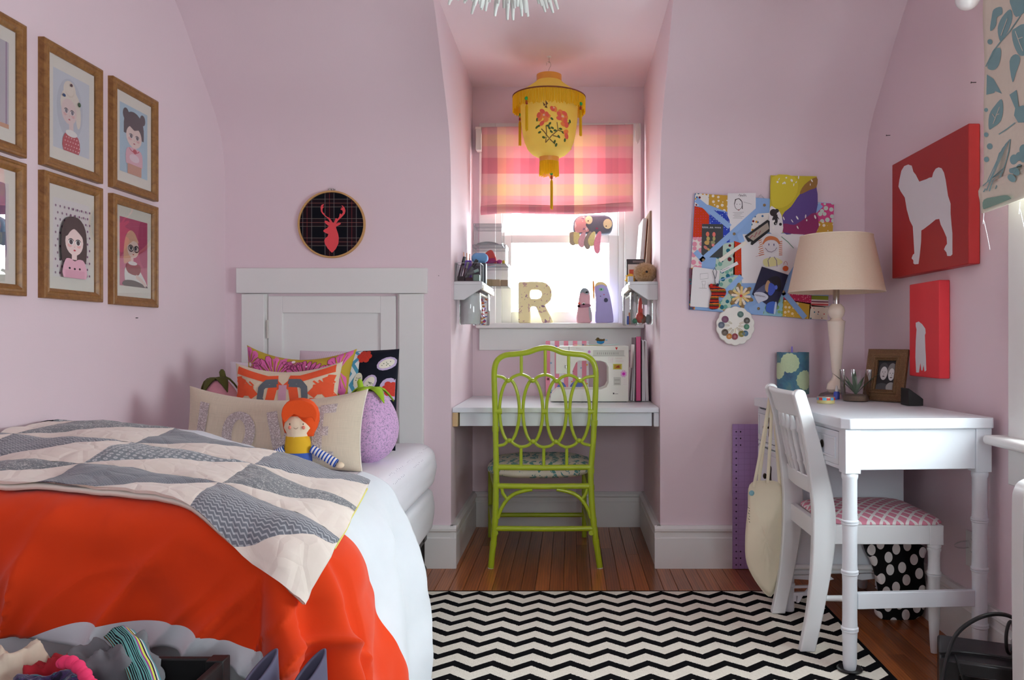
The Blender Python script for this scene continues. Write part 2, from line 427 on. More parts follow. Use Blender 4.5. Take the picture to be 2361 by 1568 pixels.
# ---- right window
w2 = bpy.data.objects.new('window_2', None); COL.objects.link(w2); struct(w2); MW[w2] = Matrix.Identity(4)
xc = XR - .022
for lo, hi in (((xc, RY0 - .11, RZ0 - .03), (XR, RY0, RZ1 + .11)), ((xc, RY1, RZ0 - .03), (XR, RY1 + .115, RZ1 + .11)), ((xc, RY0, RZ1), (XR, RY1, RZ1 + .11))):
    MB().box(lo, hi).build('casing_board', WHITE, w2, bevel=.003)
MB().box((XR - .075, RY0 - .13, RZ0 - .028), (XR + .06, RY1 + .16, RZ0)).build('window_stool', WHITE, w2, bevel=.011, seg=4)
MB().box((xc, RY0 - .11, RZ0 - .14), (XR, RY1 + .115, RZ0 - .03)).build('window_apron', WHITE, w2, bevel=.003)
def sash_x(par, y0, y1, z0, z1, x, st=.05, th=.03):
    mb = MB(); s_ = st
    for lo, hi in (((x, y0, z0), (x + th, y0 + s_, z1)), ((x, y1 - s_, z0), (x + th, y1, z1)), ((x, y0 + s_, z0), (x + th, y1 - s_, z0 + s_)), ((x, y0 + s_, z1 - s_), (x + th, y1 - s_, z1))): mb.box(lo, hi)
    o = mb.build('sash', WHITE, par, bevel=.003)
    MB().box((x + th * .45, y0 + s_, z0 + s_), (x + th * .45 + .003, y1 - s_, z1 - s_)).build('pane', GLASS, o, smooth=False)
sash_x(w2, RY0, RY1, RZ0, 1.39, XR + .03); sash_x(w2, RY0, RY1, 1.35, RZ1, XR + .065)
# ---- unseen window behind the camera, added for daylight from that side
w3 = bpy.data.objects.new('added_window', None); COL.objects.link(w3); struct(w3); MW[w3] = Matrix.Identity(4)
for lo, hi in (((FX0 - .1, YF, FZ0), (FX0, YF + .022, FZ1 + .1)), ((FX1, YF, FZ0), (FX1 + .1, YF + .022, FZ1 + .1)), ((FX0, YF, FZ1), (FX1, YF + .022, FZ1 + .1)), ((FX0 - .12, YF - .04, FZ0 - .03), (FX1 + .12, YF + .07, FZ0))):
    MB().box(lo, hi).build('casing_board', WHITE, w3, bevel=.003)
sash(w3, FX0, (FX0 + FX1) / 2, FZ0, FZ1, YF - .08); sash(w3, (FX0 + FX1) / 2, FX1, FZ0, FZ1, YF - .08)
# ---- low attic door in the knee wall
d1 = bpy.data.objects.new('door_1', None); COL.objects.link(d1); struct(d1); MW[d1] = Matrix.Identity(4)
P = lambda px, py, dy=0: at(px, py, YB - dy)
def face_box(a, b, th, y=YB):   # pixel corners on the back wall plane
    p, q = at(a[0], a[1], YB), at(b[0], b[1], YB)
    return (min(p.x, q.x), y - th, min(p.z, q.z)), (max(p.x, q.x), y, max(p.z, q.z))
zt = P(0, 678).z
lo, hi = face_box((550, 619), (987, 677), .03); MB().box(lo, hi).build('header_board', WHITE, d1, bevel=.003)
lo, hi = face_box((561, 677), (614, 677), .024); MB().box((lo[0], lo[1], 0), (hi[0], hi[1], zt)).build('casing_board', WHITE, d1, bevel=.003)
lo, hi = face_box((922, 677), (978, 677), .024); MB().box((lo[0], lo[1], 0), (hi[0], hi[1], zt)).build('casing_board', WHITE, d1, bevel=.003)
for a, b in ((614, 619), (918, 922)):
    lo, hi = face_box((a, 677), (b, 677), .010); MB().box((lo[0], lo[1], 0), (hi[0], hi[1], zt)).build('stop_strip', WHITE, d1, smooth=False)
lf, rt, tp = P(621, 0).x, P(914, 0).x, P(0, 683).z
pl, pr_, pt = P(654, 0).x, P(879, 0).x, P(0, 722).z
for nm, lo, hi in (('stile', (lf, YB - .016, .19), (pl, YB, tp)), ('stile', (pr_, YB - .016, .19), (rt, YB, tp)), ('rail', (pl, YB - .016, pt), (pr_, YB, tp)), ('rail', (pl, YB - .016, .19), (pr_, YB, .30)), ('panel', (pl, YB - .004, .30), (pr_, YB, pt))):
    MB().box(lo, hi).build(nm, WHITE, d1, bevel=.002 if nm != 'panel' else 0)
MB().box((P(618, 0).x, YB - .02, P(0, 780).z), (P(622.5, 0).x, YB, P(0, 738).z)).tube([P(617, 738, .02), P(617, 780, .02)], .004, 8).build('hinge', mat('painted_hinge', (196, 192, 184), .4), d1)
MB().box((P(914, 0).x, YB - .022, P(0, 985).z), (P(920, 0).x, YB, P(0, 968).z)).build('latch', mat('painted_hinge', (196, 192, 184), .4), d1)
# ================================================================ rug
def rugmat():
    m, t = newmat('chevron_rug_wool', 0.95, 0, 0.05)
    v = t.coords('Object'); nz = t.noise(v, 260, 2)
    X, Y, Z = t.sep(v)
    jit = t.math('MULTIPLY_ADD', nz.outputs[0], .008, -.004)
    xx = t.math('ADD', X, t.math('MULTIPLY', jit, .6))
    tri = t.math('PINGPONG', xx, .0595)                       # 0..0.0595
    yy = t.math('ADD', t.math('ADD', Y, jit), t.math('MULTIPLY', tri, .84))
    ph = t.math('FRACT', t.math('MULTIPLY', yy, 1 / .0975))
    blk = t.math('LESS_THAN', ph, .42)
    edge = t.math('MAXIMUM', t.math('GREATER_THAN', Y, 3.158), t.math('GREATER_THAN', X, .94))
    k = t.math('MAXIMUM', blk, edge)
    n2 = t.noise(v, 90, 3)
    cr = t.mix(n2.outputs[0], rgb((222, 216, 200)), rgb((244, 240, 228)))
    bk = t.mix(n2.outputs[0], rgb((8, 8, 10)), rgb((22, 22, 25)))
    t.base(t.mix(k, cr, bk)); t.bump(nz.outputs[0], .6, .004); return m
RX0, RX1, RY_0, RY_1 = -1.0, .955, .3, 3.17
rc = .13
ol = [(RX0, RY_0), (RX1, RY_0)] + [(RX1 - rc + rc * math.cos(a), RY_1 - rc + rc * math.sin(a)) for a in [PI / 2 * i / 8 for i in range(9)]] + [(RX0, RY_1)]
mb = MB(); mb.prism(ol, (0, 0, 0.0005), (1, 0, 0), (0, 1, 0), .010)
tag(mb.build('chevron_rug', rugmat(), bevel=.003), 'cream and black chevron zigzag rug on the wooden floor', 'rug')
ZR = .0108
# ================================================================ bed frame, box spring, mattress
SHEET = mat('white_cotton', (228, 229, 234), .85, .02, 5, .15, 260)
def dotted():
    m, t = newmat('white_sheet_with_tiny_dots', .85, 0, .2)
    v = t.coords('Object'); vo = t.voro(v, 46, rand=.25)
    d = t.math('LESS_THAN', vo.outputs['Distance'], .13)
    t.base(t.mix(t.math('MULTIPLY', d, .75), rgb((232, 231, 238)), rgb((150, 140, 165)))); t.bump(t.noise(v, 240, 2).outputs[0], .15, .001); return m
BX0, BX1, BY0, BY1 = -1.50, -.585, 1.72, 3.47
bed = thing('twin_bed', 'low twin bed with a dotted white sheet, against the left wall', 'bed', ((BX0 + BX1) / 2, (BY0 + BY1) / 2, 0))
def rbox(lo, hi, r, bul, n=14, wr=0.0, seed=0):
    """soft rounded slab: superellipsoid-like box with bulged sides"""
    c = [(lo[i] + hi[i]) / 2 for i in range(3)]; h = [(hi[i] - lo[i]) / 2 for i in range(3)]
    mb = MB()
    def shape(d):
        p = Vector([max(-1, min(1, q)) for q in d])
        q = Vector((p.x * h[0], p.y * h[1], p.z * h[2]))
        inn = Vector([max(-(h[i] - r), min(h[i] - r, q[i])) for i in range(3)])
        dd = q - inn
        if dd.length > 1e-9: q = inn + dd.normalized() * r
        q.x += math.copysign(bul, p.x) * abs(p.x) ** 3 * (1 - p.z * p.z); q.y += math.copysign(bul, p.y) * abs(p.y) ** 3 * (1 - p.z * p.z)
        w = Vector(c) + q
        if wr: w += Vector((1, .4, .6)) * wr * noise.noise(Vector((w.x * 7 + seed, w.y * 5, w.z * 16)))
        return w
    for ax in range(3):
        for sg in (-1, 1):
            b_, c_ = (ax + 1) % 3, (ax + 2) % 3
            def fn(u, v):
                d = [0, 0, 0]; d[ax] = sg; d[b_] = math.sin(u * PI / 2); d[c_] = math.sin(v * PI / 2); return shape(d)
            mb.grid(fn, n, n, -1, 1, -1, 1)
    return mb
DOT = dotted()
rbox((BX0, BY0, .36), (BX1, BY1, .56), .055, .012, 26, .010).build('mattress', DOT, bed, sub=0, ang=80)
rbox((BX0 + .015, BY0 + .015, .18), (BX1 - .005, BY1 - .005, .365), .03, .004, 14, .006, 5).build('box_spring', SHEET, bed, ang=80)
fr = MB()
for x in (BX0 + .03, BX1 - .06): fr.box((x, BY0 + .03, .145), (x + .03, BY1 - .03, .185))
for y in (BY0 + .1, (BY0 + BY1) / 2, BY1 - .12): fr.box((BX0 + .03, y, .15), (BX1 - .03, y + .03, .18))
fr.build('frame', BLACK, bed, smooth=False)
for x in (BX0 + .06, BX1 - .05):
    for y in (BY0 + .12, (BY0 + BY1) / 2, BY1 - .06):
        MB().tube([(x, y, .16), (x, y, .03)], .016, 10).lathe([(.001, 0), (.024, .002), (.024, .03), (.018, .04)], (x, y, ZR if y < 3.1 else .001), 12).build('leg', BLACK, bed)
# ================================================================ duvet
UR, VF = -.64, 1.70
def topz(x, y):
    t = .600 + .090 * sstep(-.62, -1.30, x) * (.55 + .45 * sstep(1.6, 2.15, y)) + .045 * sstep(-.60, -.80, x)
    t += .020 * noise.noise(Vector((x * 2.6, y * 2.6, 3.1))) + .010 * noise.noise(Vector((x * 7, y * 6, 1.7)))
    return t
def vhead(u): return 2.50 - .14 * sstep(-1.2, -.6, u) - .04 * sstep(-.6, -.2, u)
def lfoot(u): return .300 + .02 * math.sin((u + 1.5) * 3.2) + .26 * sstep(-.70, -.42, u)      # overhang beyond the foot edge
LSIDE = .72
def drape(u, v, lift=0.0):
    a = max(0.0, u - UR); b = max(0.0, VF - v); r = math.hypot(a, b)
    bx_, by_ = min(u, UR), max(v, VF)
    z = topz(min(u, UR + .0), max(v, VF))
    hd = vhead(u) - v                                        # distance from the head edge: the edge rolls down to the mattress
    if a < .02: z -= max(0, z - .562) * (1 - sstep(0, .09, hd)) ** 2
    if r < 1e-6:
        p = Vector((u, v, z)); n = Vector((0, 0, 1))
    else:
        dx, dy = a / r, -b / r
        side = dx * dx
        R = .17 * side + .075 * (1 - side); fl = .30 * side + .10 * (1 - side) + .50 * side * (1 - side)
        q = R * PI / 2
        if r < q: hh = R * math.sin(r / R); dn = R * (1 - math.cos(r / R)); n = Vector((dx * math.sin(r / R), dy * math.sin(r / R), math.cos(r / R)))
        else:
            e_ = r - q; hh = R + e_ * fl - 1.1 * fl * e_ * e_ * side; dn = R + e_ * math.sqrt(max(.1, 1 - fl * fl)); n = Vector((dx, dy, fl * .5)).normalized()
        zz = z - dn
        if zz < .03:
            hh += (.03 - zz) * .35; zz = .03 + .012 * (1 + math.sin((.03 - zz) * 60)) * min(1, (.03 - zz) * 14)
        p = Vector((bx_ + dx * hh, by_ + dy * hh, zz))
        amt = sstep(.03, .30, r)
        al = (v if side > .5 else u) + .35 * a - .45 * b
        ang_ = math.atan2(b, a)
        f = .016 * math.sin(al * 21 + 2.2 * noise.noise(Vector((u * 3, v * 3, 0)))) + .018 * noise.noise(Vector((al * 6, r * 2.2, 5))) + .012 * noise.noise(Vector((u * 9 + v * 7, (u - v) * 2.0, 8)))
        if 0.05 < ang_ < 1.5: f += .030 * math.sin(ang_ * 7.0) * sstep(0.05, .3, ang_) * sstep(1.5, 1.25, ang_)
        if b > 0:
            q_ = u * 13 + b * 9 + 2.0 * noise.noise(Vector((u * 2.2, b * 2, 7))); f += .040 * (1 - abs(math.sin(q_))) ** 3.0 * (.4 + .6 * sstep(.0, .2, b)) - .006
            q2_ = u * 24 + b * 20 + 3.0 * noise.noise(Vector((u * 3, b * 3, 17))); f += .014 * (1 - abs(math.sin(q2_))) ** 3 * sstep(.04, .2, b)
        p += n * f * amt
    w = .006 * noise.noise(Vector((u * 10, v * 13, 2))) + .004 * abs(noise.noise(Vector((u * 16 - v * 9, v * 5, 4))))
    return p + n * (w + lift), n
def duvetmat():
    m, t = newmat('white_duvet_cover_with_orange_band', .85, 0, .2, .15)
    v = t.coords('UV'); X, Y, Z = t.sep(v)      # X: 1 inside the orange band is decided from stored cloth coordinates: Y = metres up from the foot hem, X = metres along
    j = t.math('MULTIPLY_ADD', t.noise(v, 6, 2).outputs[0], .016, -.008)
    yy = t.math('ADD', Y, j)
    band = t.math('MULTIPLY', t.math('GREATER_THAN', yy, .105), t.math('LESS_THAN', X, 1.775))
    n = t.noise(t.coords('Object'), 7, 3)
    t.base(t.mix(band, t.mix(n.outputs[0], rgb((206, 213, 220)), rgb((222, 228, 234))), t.mix(n.outputs[0], rgb((214, 56, 10)), rgb((228, 68, 18)))))
    t.bump(t.noise(t.coords('Object'), 200, 2).outputs[0], .12, .001); return m
duv = MB(); NU, NV = 190, 150
U = [(-1.495 + (UR + LSIDE + 1.495) * i / NU) for i in range(NU + 1)]
vid = {}
for j in range(NV + 1):
    for i, u in enumerate(U):
        vh, vf = vhead(u), VF - lfoot(u)
        v = vf + (vh - vf) * j / NV
        duv.v.append(tuple(drape(u, v)[0]))
for j in range(NV):
    for i in range(NU):
        def uvq(ii, jj):
            u = U[ii]; vf = VF - lfoot(u); v = vf + (vhead(u) - vf) * jj / NV
            return (v + .04 * sstep(-.7, -1.4, u) - .40 * max(0, u - UR - .05), v - vf + .142 - .085 * sstep(-1.2, -.95, u) - .21 * sstep(-.68, -.44, u))
        w = NU + 1
        duv.face((j * w + i, j * w + i + 1, (j + 1) * w + i + 1, (j + 1) * w + i), (uvq(i, j), uvq(i + 1, j), uvq(i + 1, j + 1), uvq(i, j + 1)))
duv.keep = True
duvo = tag(duv.build('duvet', duvetmat(), merge=False, solid=.016, ang=90), 'rumpled white duvet with a wide orange band draped over the bed', 'duvet')
# ================================================================ quilt of half-square triangles
def quiltmat(key, kind, a, b):
    m, t = newmat(key, .9, 0, .15, .2)
    v = t.coords('UV')
    X, Y, Z = t.sep(v)
    if kind == 'chev':
        tri = t.math('PINGPONG', X, .007); k = t.math('LESS_THAN', t.math('FRACT', t.math('MULTIPLY', t.math('ADD', Y, t.math('MULTIPLY', tri, .8)), 100)), .36)
    elif kind == 'dot':
        vo = t.voro(v, 62, rand=.15); dd = vo.outputs['Distance']; k = t.math('MULTIPLY', t.math('LESS_THAN', dd, .34), t.math('GREATER_THAN', dd, .13))
    elif kind == 'leaf':
        nd = t.noise(v, 140, 1, .5, 2.0); k = t.math('GREATER_THAN', nd.outputs[0], .58)
    elif kind == 'dash':
        br = t.add('ShaderNodeTexBrick'); br.inputs['Scale'].default_value = 60; t.link(v, br.inputs['Vector']); k = t.math('GREATER_THAN', br.outputs['Fac'], .5)
    else: k = None
    n = t.noise(v, 30, 3)
    if k is not None: t.base(t.mix(t.math('MULTIPLY', k, .62), rgb(a), rgb(b)))
    else: t.base(t.mix(n.outputs[0], rgb(a), rgb(b)))
    st = t.add('ShaderNodeTexWave', Scale=7.0, Distortion=9.0, Detail=1.0); t.link(v, st.inputs['Vector'])
    q = t.voro(v, 17, 'DISTANCE_TO_EDGE'); h = t.math('MINIMUM', q.outputs['Distance'], .16)
    t.bump(t.math('ADD', h, t.math('MULTIPLY', st.outputs[0], .04)), .55, .016); return m
QG = [quiltmat('grey_chevron_print', 'chev', (112, 116, 124), (196, 198, 202)), quiltmat('grey_dot_print', 'dot', (122, 130, 136), (214, 216, 218)), quiltmat('grey_leaf_print', 'leaf', (118, 122, 126), (206, 204, 202)), quiltmat('grey_dash_print', 'dash', (110, 114, 122), (190, 192, 198))]
QC = quiltmat('cream_cotton', None, (226, 215, 202), (238, 228, 218))
qBR, qFR, qFL, qBL = (-.560, 2.22), (-.480, 1.56), (-1.485, 1.685), (-1.485, 2.34)
def qflat(s, t):   # s: 0 right end .. 1 left end, t: 0 back .. 1 front
    f = lambda a, b, k: a + (b - a) * k
    x = f(f(qBR[0], qBL[0], s), f(qFR[0], qFL[0], s), t); y = f(f(qBR[1], qBL[1], s), f(qFR[1], qFL[1], s), t)
    y += t * ((1.685 - .125 * (1 - sstep(0, .42, s))) - (qFR[1] + (qFL[1] - qFR[1]) * s))
    return x, y
QW, QH = .98, .66
quilt = thing('patchwork_quilt', 'patchwork quilt of grey and cream triangles laid across the bed', 'quilt', (-1.0, 1.95, .6))
def qpt(s, t, lift):
    u, v = qflat(s, t); p, n = drape(u, v, .020 + lift); return p
mbq = MB(); mbq.grid(lambda s, t: qpt(s, t, -.003), 60, 40); mbq.build('backing', mat('quilt_backing', (230, 222, 210), .9), quilt, solid=.010, ang=80)
CW_, TB_ = .33, (0, .38, .74, 1.12)
def in_poly_tri(A, B, Cc, n, matl):
    """curved, slightly puffed triangle patch between flat corners (metres from right, metres from back); clipped to the quilt"""
    mb = MB(); rows = []
    pts = {}
    def cl(p): return (min(max(p[0], 0), QW), min(max(p[1], 0), QH))
    cen = ((A[0] + B[0] + Cc[0]) / 3, (A[1] + B[1] + Cc[1]) / 3)
    for i in range(n + 1):
        for j in range(n + 1 - i):
            k = n - i - j
            f = (A[0] * i + B[0] * j + Cc[0] * k) / n, (A[1] * i + B[1] * j + Cc[1] * k) / n
            f = cl(f); e_ = min(i, j, k) / n
            pf = .0008 + .007 * min(1, e_ * 5) ** .6 + .0030 * noise.noise(Vector((f[0] * 40, f[1] * 40, 0)))
            pts[i, j] = mb.addv([qpt(f[0] / QW, f[1] / QH, pf)]); mb.uv
            pts[i, j, 'f'] = f
    for i in range(n):
        for j in range(n - i):
            a, b, c = (i, j), (i + 1, j), (i, j + 1)
            mb.face((pts[a], pts[b], pts[c]), (pts[a[0], a[1], 'f'], pts[b[0], b[1], 'f'], pts[c[0], c[1], 'f']))
            if i + j < n - 1:
                d = (i + 1, j + 1); mb.face((pts[b], pts[d], pts[c]), (pts[b[0], b[1], 'f'], pts[d[0], d[1], 'f'], pts[c[0], c[1], 'f']))
    fl = [pts[k] for k in pts if len(k) == 3]
    area = abs((cl(B)[0] - cl(A)[0]) * (cl(Cc)[1] - cl(A)[1]) - (cl(Cc)[0] - cl(A)[0]) * (cl(B)[1] - cl(A)[1])) / 2
    if area < .0015: return
    o = mb.build('patch', matl, quilt, merge=False, ang=90)
    mn = sum((p.normal.z for p in o.data.polygons)) 
    if mn < 0: o.data.flip_normals()
random.seed(3)
for r in range(3):
    off = -.055 + .01 * r
    for c in range(5):
        xr = off + c * CW_; xl = xr + CW_; t0, t1 = TB_[r] * QH, TB_[r + 1] * QH
        # viewed from the foot: left edge xl, right edge xr; grey upper-left, cream lower-right
        if xl <= 0.01 or xr >= QW - .01: continue
        in_poly_tri((xl, t0), (xr, t0), (xl, t1), 16, QG[(r * 2 + c * 3) % 4]); in_poly_tri((xr, t0), (xr, t1), (xl, t1), 16, QC)
MB().tube([qpt(-.002, t / 20, -.002) for t in range(2, 17)], .0022, 6).build('raw_edge', mat('yellow_thread', (216, 210, 110), .8), quilt)
# ================================================================ pillows
class Pillow:
    def __init__(s, c, w, h, t, lean=12, yaw=0, roll=0, pinch=.05, sag=0.0):
        s.w, s.h, s.t, s.pinch, s.sag = w, h, t, pinch, sag
        # local: x width, y up, z towards viewer (-y world)
        R = Matrix.Rotation(math.radians(yaw), 4, 'Z') @ Matrix.Rotation(math.radians(90 - lean), 4, 'X') @ Matrix.Rotation(math.radians(roll), 4, 'Z')
        s.M = Matrix.Translation(Vector(c)) @ R
    def loc(s, a, b, side=1, lift=0):
        x = a * s.w / 2 * (1 - s.pinch * (1 - b * b)); y = b * s.h / 2 * (1 - s.pinch * 1.6 * (1 - a * a)) - s.sag * (1 - a * a) * (b * .5 + .5)
        th = s.t / 2 * max(0, (1 - a ** 4) * (1 - b ** 4)) ** .55
        th += .004 * noise.noise(Vector((a * 4, b * 4, s.w * 9))) * max(0, (1 - a * a) * (1 - b * b))
        return Vector((x, y, side * (th + lift)))
    def mesh(s, n=22):
        mb = MB(); f = lambda q: math.sin(q * PI / 2)
        mb.grid(lambda u, v: s.M @ s.loc(f(u), f(v), 1), n, n, -1, 1, -1, 1)
        mb.grid(lambda u, v: s.M @ s.loc(f(u), f(v), -1), n, n, -1, 1, -1, 1)
        return mb
    def pt(s, a, b, lift=.002): return s.M @ s.loc(a, b, 1, lift)
    def blobs(s, polys, lift=.002):
        """filled outlines [(a,b)...] in pillow coordinates laid on the front"""
        mb = MB()
        for p in polys:
            cx_ = sum(q[0] for q in p) / len(p); cy_ = sum(q[1] for q in p) / len(p); rings = []
            for k in (1.0, .72, .45, .2): rings.append(mb.addv([s.pt(max(-.985, min(.985, cx_ + (q[0] - cx_) * k)), max(-.975, min(.975, cy_ + (q[1] - cy_) * k)), lift) for q in p]))
            for A, B in zip(rings, rings[1:]):
                for i in range(len(p)): j = (i + 1) % len(p); mb.face((A + i, A + j, B + j, B + i))
            mb.face([rings[-1] + i for i in range(len(p))])
        return mb
    def decal(s, poly_strips, lift=.002):
        """list of polylines [(a,b)...] with width -> curved strips on the front"""
        mb = MB()
        for pts, wd in poly_strips:
            pp = [Vector((p[0] * s.w / 2, p[1] * s.h / 2, 0)) for p in pts]; fine = []
            for i in range(len(pp) - 1):
                k = max(1, int((pp[i + 1] - pp[i]).length / .008))
                fine += [pp[i].lerp(pp[i + 1], q / k) for q in range(k)]
            fine.append(pp[-1]); rows = []
            for i, p in enumerate(fine):
                d = (fine[min(i + 1, len(fine) - 1)] - fine[max(0, i - 1)]).normalized(); nn = Vector((-d.y, d.x, 0))
                rows.append([p + nn * wd * (q / 4 - .5) for q in range(5)])
            ids = [mb.addv([s.pt(q.x / (s.w / 2), q.y / (s.h / 2), lift) for q in row]) for row in rows]
            for i in range(len(ids) - 1):
                for q in range(4): mb.face((ids[i] + q, ids[i] + q + 1, ids[i + 1] + q + 1, ids[i + 1] + q))
        return mb
def fabric_floral(key, ground, cols, scale=6, dist=1.5, out=(60, 30, 40)):
    if key in MATS: return MATS[key]
    m, t = newmat(key, .85, 0, .2, .1)
    v = t.coords('UV'); n = t.noise(v, scale * .6, 2, .5, dist)
    vo = t.voro(v, scale); wob = t.add('ShaderNodeVectorMath'); wob.operation = 'ADD'
    sc = t.add('ShaderNodeVectorMath'); sc.operation = 'SCALE'; sc.inputs['Scale'].default_value = .28; t.link(n.outputs['Color'], sc.inputs[0]); t.link(v, wob.inputs[0]); t.link(sc.outputs[0], wob.inputs[1])
    vo = t.voro(wob.outputs[0], scale); ve = t.voro(wob.outputs[0], scale, 'DISTANCE_TO_EDGE')
    rnd = t.sep(vo.outputs['Color'])[0]
    k = len(cols); c = t.ramp(rnd, [(i / k, rgb(q)) for i, q in enumerate(cols)], True)
    w = t.add('ShaderNodeTexWave', Scale=scale * 2.2, Distortion=4.0, Detail=0.0); w.wave_type = 'RINGS'; t.link(wob.outputs[0], w.inputs['Vector'])
    c = t.mix(t.math('MULTIPLY', t.math('LESS_THAN', w.outputs[0], .10), .8), c, rgb(out))
    c = t.mix(t.math('LESS_THAN', ve.outputs['Distance'], .035), c, rgb(ground)); t.base(c); return m
def linen(key, c):
    m, t = newmat(key, .9, 0, .15, .2)
    v = t.coords('UV', (90, 60, 1)); n1 = t.noise(v, 1.0, 3); n2 = t.noise(t.coords('UV', (4, 120, 1)), 1, 2); n3 = t.noise(t.coords('UV', (160, 4, 1)), 1, 2)
    f = t.math('MULTIPLY', t.math('ADD', n2.outputs[0], n3.outputs[0]), .5)
    t.base(t.mix(f, rgb([q * .86 for q in c]), rgb([min(255, q * 1.06) for q in c]))); t.bump(f, .35, .002); return m
# white pillow with patterned cases at the back, seen between the others
pb = Pillow((-1.10, 3.22, .735), .56, .37, .13, 16, 2)
pw = thing('bed_pillow', 'plain white bed pillow leaning on the attic door behind the cushions', 'pillow', (-1.10, 3.22, .56))
pb.mesh().build('cover', mat('white_dimity', (222, 214, 222), .85, .03, 5, .2, 200), pw, ang=85)
# patchwork-edged pillowcase at the back right
c = at(800, 922, 3.14)
pc = Pillow(c, .40, .40, .12, 12, -3, 1, .02)
pp_ = thing('patterned_pillow', 'pillow with black floral cuff and blue chevron stripe beside the door latch', 'pillow', (c.x, c.y, .56))
def cuffed():
    m, t = newmat('cuffed_pillowcase_print', .85, 0, .2)
    v = t.coords('UV'); X, Y, Z = t.sep(v)
    fl = t.mix(t.noise(v, 6, 2).outputs[0], rgb((14, 16, 28)), rgb((24, 26, 40)))
    tri = t.math('PINGPONG', Y, .16); bl = t.mix(t.math('LESS_THAN', t.math('FRACT', t.math('ADD', t.math('MULTIPLY', X, 9), t.math('MULTIPLY', tri, 5))), .5), rgb((86, 160, 196)), rgb((232, 236, 240)))
    wh = t.mix(t.math('LESS_THAN', t.voro(v, 34, rand=0).outputs['Distance'], .2), rgb((222, 208, 220)), rgb((190, 178, 196)))
    c = t.mix(t.math('GREATER_THAN', X, -.02), wh, bl); c = t.mix(t.math('GREATER_THAN', X, .19), c, fl); t.base(c); return m
pc.mesh(26).build('cover', cuffed(), pp_, ang=85)
random.seed(23); lil, lef, redf, dots_ = [], [], [], []
for x, y, r in ((.38, .84, .14), (.92, .18, .15), (.40, -.55, .14), (.78, -.8, .12)):
    lil.append(ell(x, y, r * 1.35, r * 1.45, 16))
    for k in range(6): redf.append(ell(x + r * .62 * math.cos(k * 1.047), y + r * .62 * math.sin(k * 1.047), r * .42, r * .42, 10))
    redf.append(ell(x, y, r * .4, r * .4, 10))
for x, y, rot in ((.82, .68, .5), (.52, .28, 1.0), (.48, -.08, -.6), (.80, -.22, .7), (.90, -.5, -.3), (.30, .35, 1.4)):
    lil.append(ell(x, y, .19, .125, 14, rot)); lef.append(ell(x, y, .15, .085, 14, rot))
    for k in range(9): dots_.append(ell(x + random.uniform(-.08, .08), y + random.uniform(-.05, .05), .010, .010, 6))
clipx = lambda L: [q for q in L if min(p[0] for p in q) > .21]
for L_2, lf_, nm_, m_2 in ((lil, .0014, 'lilac_print', mat('lilac_ground_print', (190, 172, 206), .85)), (lef, .0022, 'leaf_print', mat('ivory_leaf_print', (226, 222, 206), .85)), (redf, .0028, 'red_flower_print', mat('red_flower_print', (196, 52, 36), .85, .3, 160))):
    for q in clipx(L_2): pc.blobs([q], lf_).build(nm_, m_2, pp_, ang=85)
o = pc.blobs(clipx(dots_), .0034).build('speckle_print', mat('green_speckle_print', (90, 110, 80), .85), pp_, ang=85); o['kind'] = 'stuff'
c = at(687, 884, 3.02)
pf_ = Pillow(c, .415, .285, .13, 16, 3, -2, .10, .030)
t_ = thing('floral_cushion', 'pink and mustard floral cushion behind the orange ikat cushion', 'cushion', (c.x, c.y, .56))
pf_.mesh().build('cover', mat('mustard_cotton', (184, 158, 44), .85, .06, 20), t_, ang=85)
PKF = mat('pink_petal_print', (216, 104, 166), .85, .06, 20); PKD = mat('plum_outline_print', (112, 44, 74), .85); WHF = mat('white_petal_print', (236, 222, 226), .85)
random.seed(19); ptl_, out_, wht_ = [], [], []
for fx, fy, R_, a0, a1, n_ in ((-.36, .10, .95, 40, 320, 13), (.24, .05, .90, 0, 190, 12), (.84, .35, .70, 30, 330, 10), (-.90, .45, .55, 0, 360, 9), (.58, -.55, .60, 0, 180, 7), (-.05, .80, .40, 180, 360, 7)):
    for k in range(n_):
        a = math.radians(a0 + (a1 - a0) * (k + .5) / n_); da = math.radians((a1 - a0) / n_) * .46; L = R_ * random.uniform(.82, 1.0); asp = pf_.h / pf_.w * .75
        P_ = lambda r, t: (fx + r * math.cos(t) * asp, fy + r * math.sin(t))
        poly = [P_(.06, a - da * .3), P_(L * .5, a - da * .8), P_(L * .85, a - da), P_(L, a - da * .4), P_(L, a + da * .4), P_(L * .85, a + da), P_(L * .5, a + da * .8), P_(.06, a + da * .3)]
        if abs(poly[3][0]) < 1.1 and abs(poly[3][1]) < 1.15:
            ptl_.append(poly); out_.append((poly[1:7], .0022)); out_.append(([P_(L * .2, a), P_(L * .75, a)], .0016))
    wht_.append(ell(fx, fy, .035, .06, 10))
for k in range(14): wht_.append(ell(random.uniform(-.9, .9), random.uniform(-.8, .8), .018, .03, 8))
for q in ptl_: pf_.blobs([q], .0016).build('petal_print', PKF, t_, ang=85)
for q in wht_: pf_.blobs([q], .0030).build('dot_print', WHF, t_, ang=85)
o = pf_.decal([q for q in out_ if all(abs(p[0]) < .95 and abs(p[1]) < .93 for p in q[0])], .0024).build('outline_print', PKD, t_, ang=85); o['kind'] = 'stuff'
c = at(663, 915, 2.88)
pi_ = Pillow(c, .385, .255, .12, 14, 2, 1, .08, .022)
t_ = thing('ikat_cushion', 'orange and cream ikat cushion with grey curls, behind the linen cushion', 'cushion', (c.x, c.y, .56))
pi_.mesh().build('cover', linen('ikat_linen', (222, 204, 178)), t_, ang=85)
IK = mat('ikat_orange', (222, 84, 44), .85, .1, 60); IG = mat('ikat_grey', (92, 98, 106), .85, .08, 60); IP = mat('ikat_lilac', (196, 150, 170), .85)
org = []; gry = []
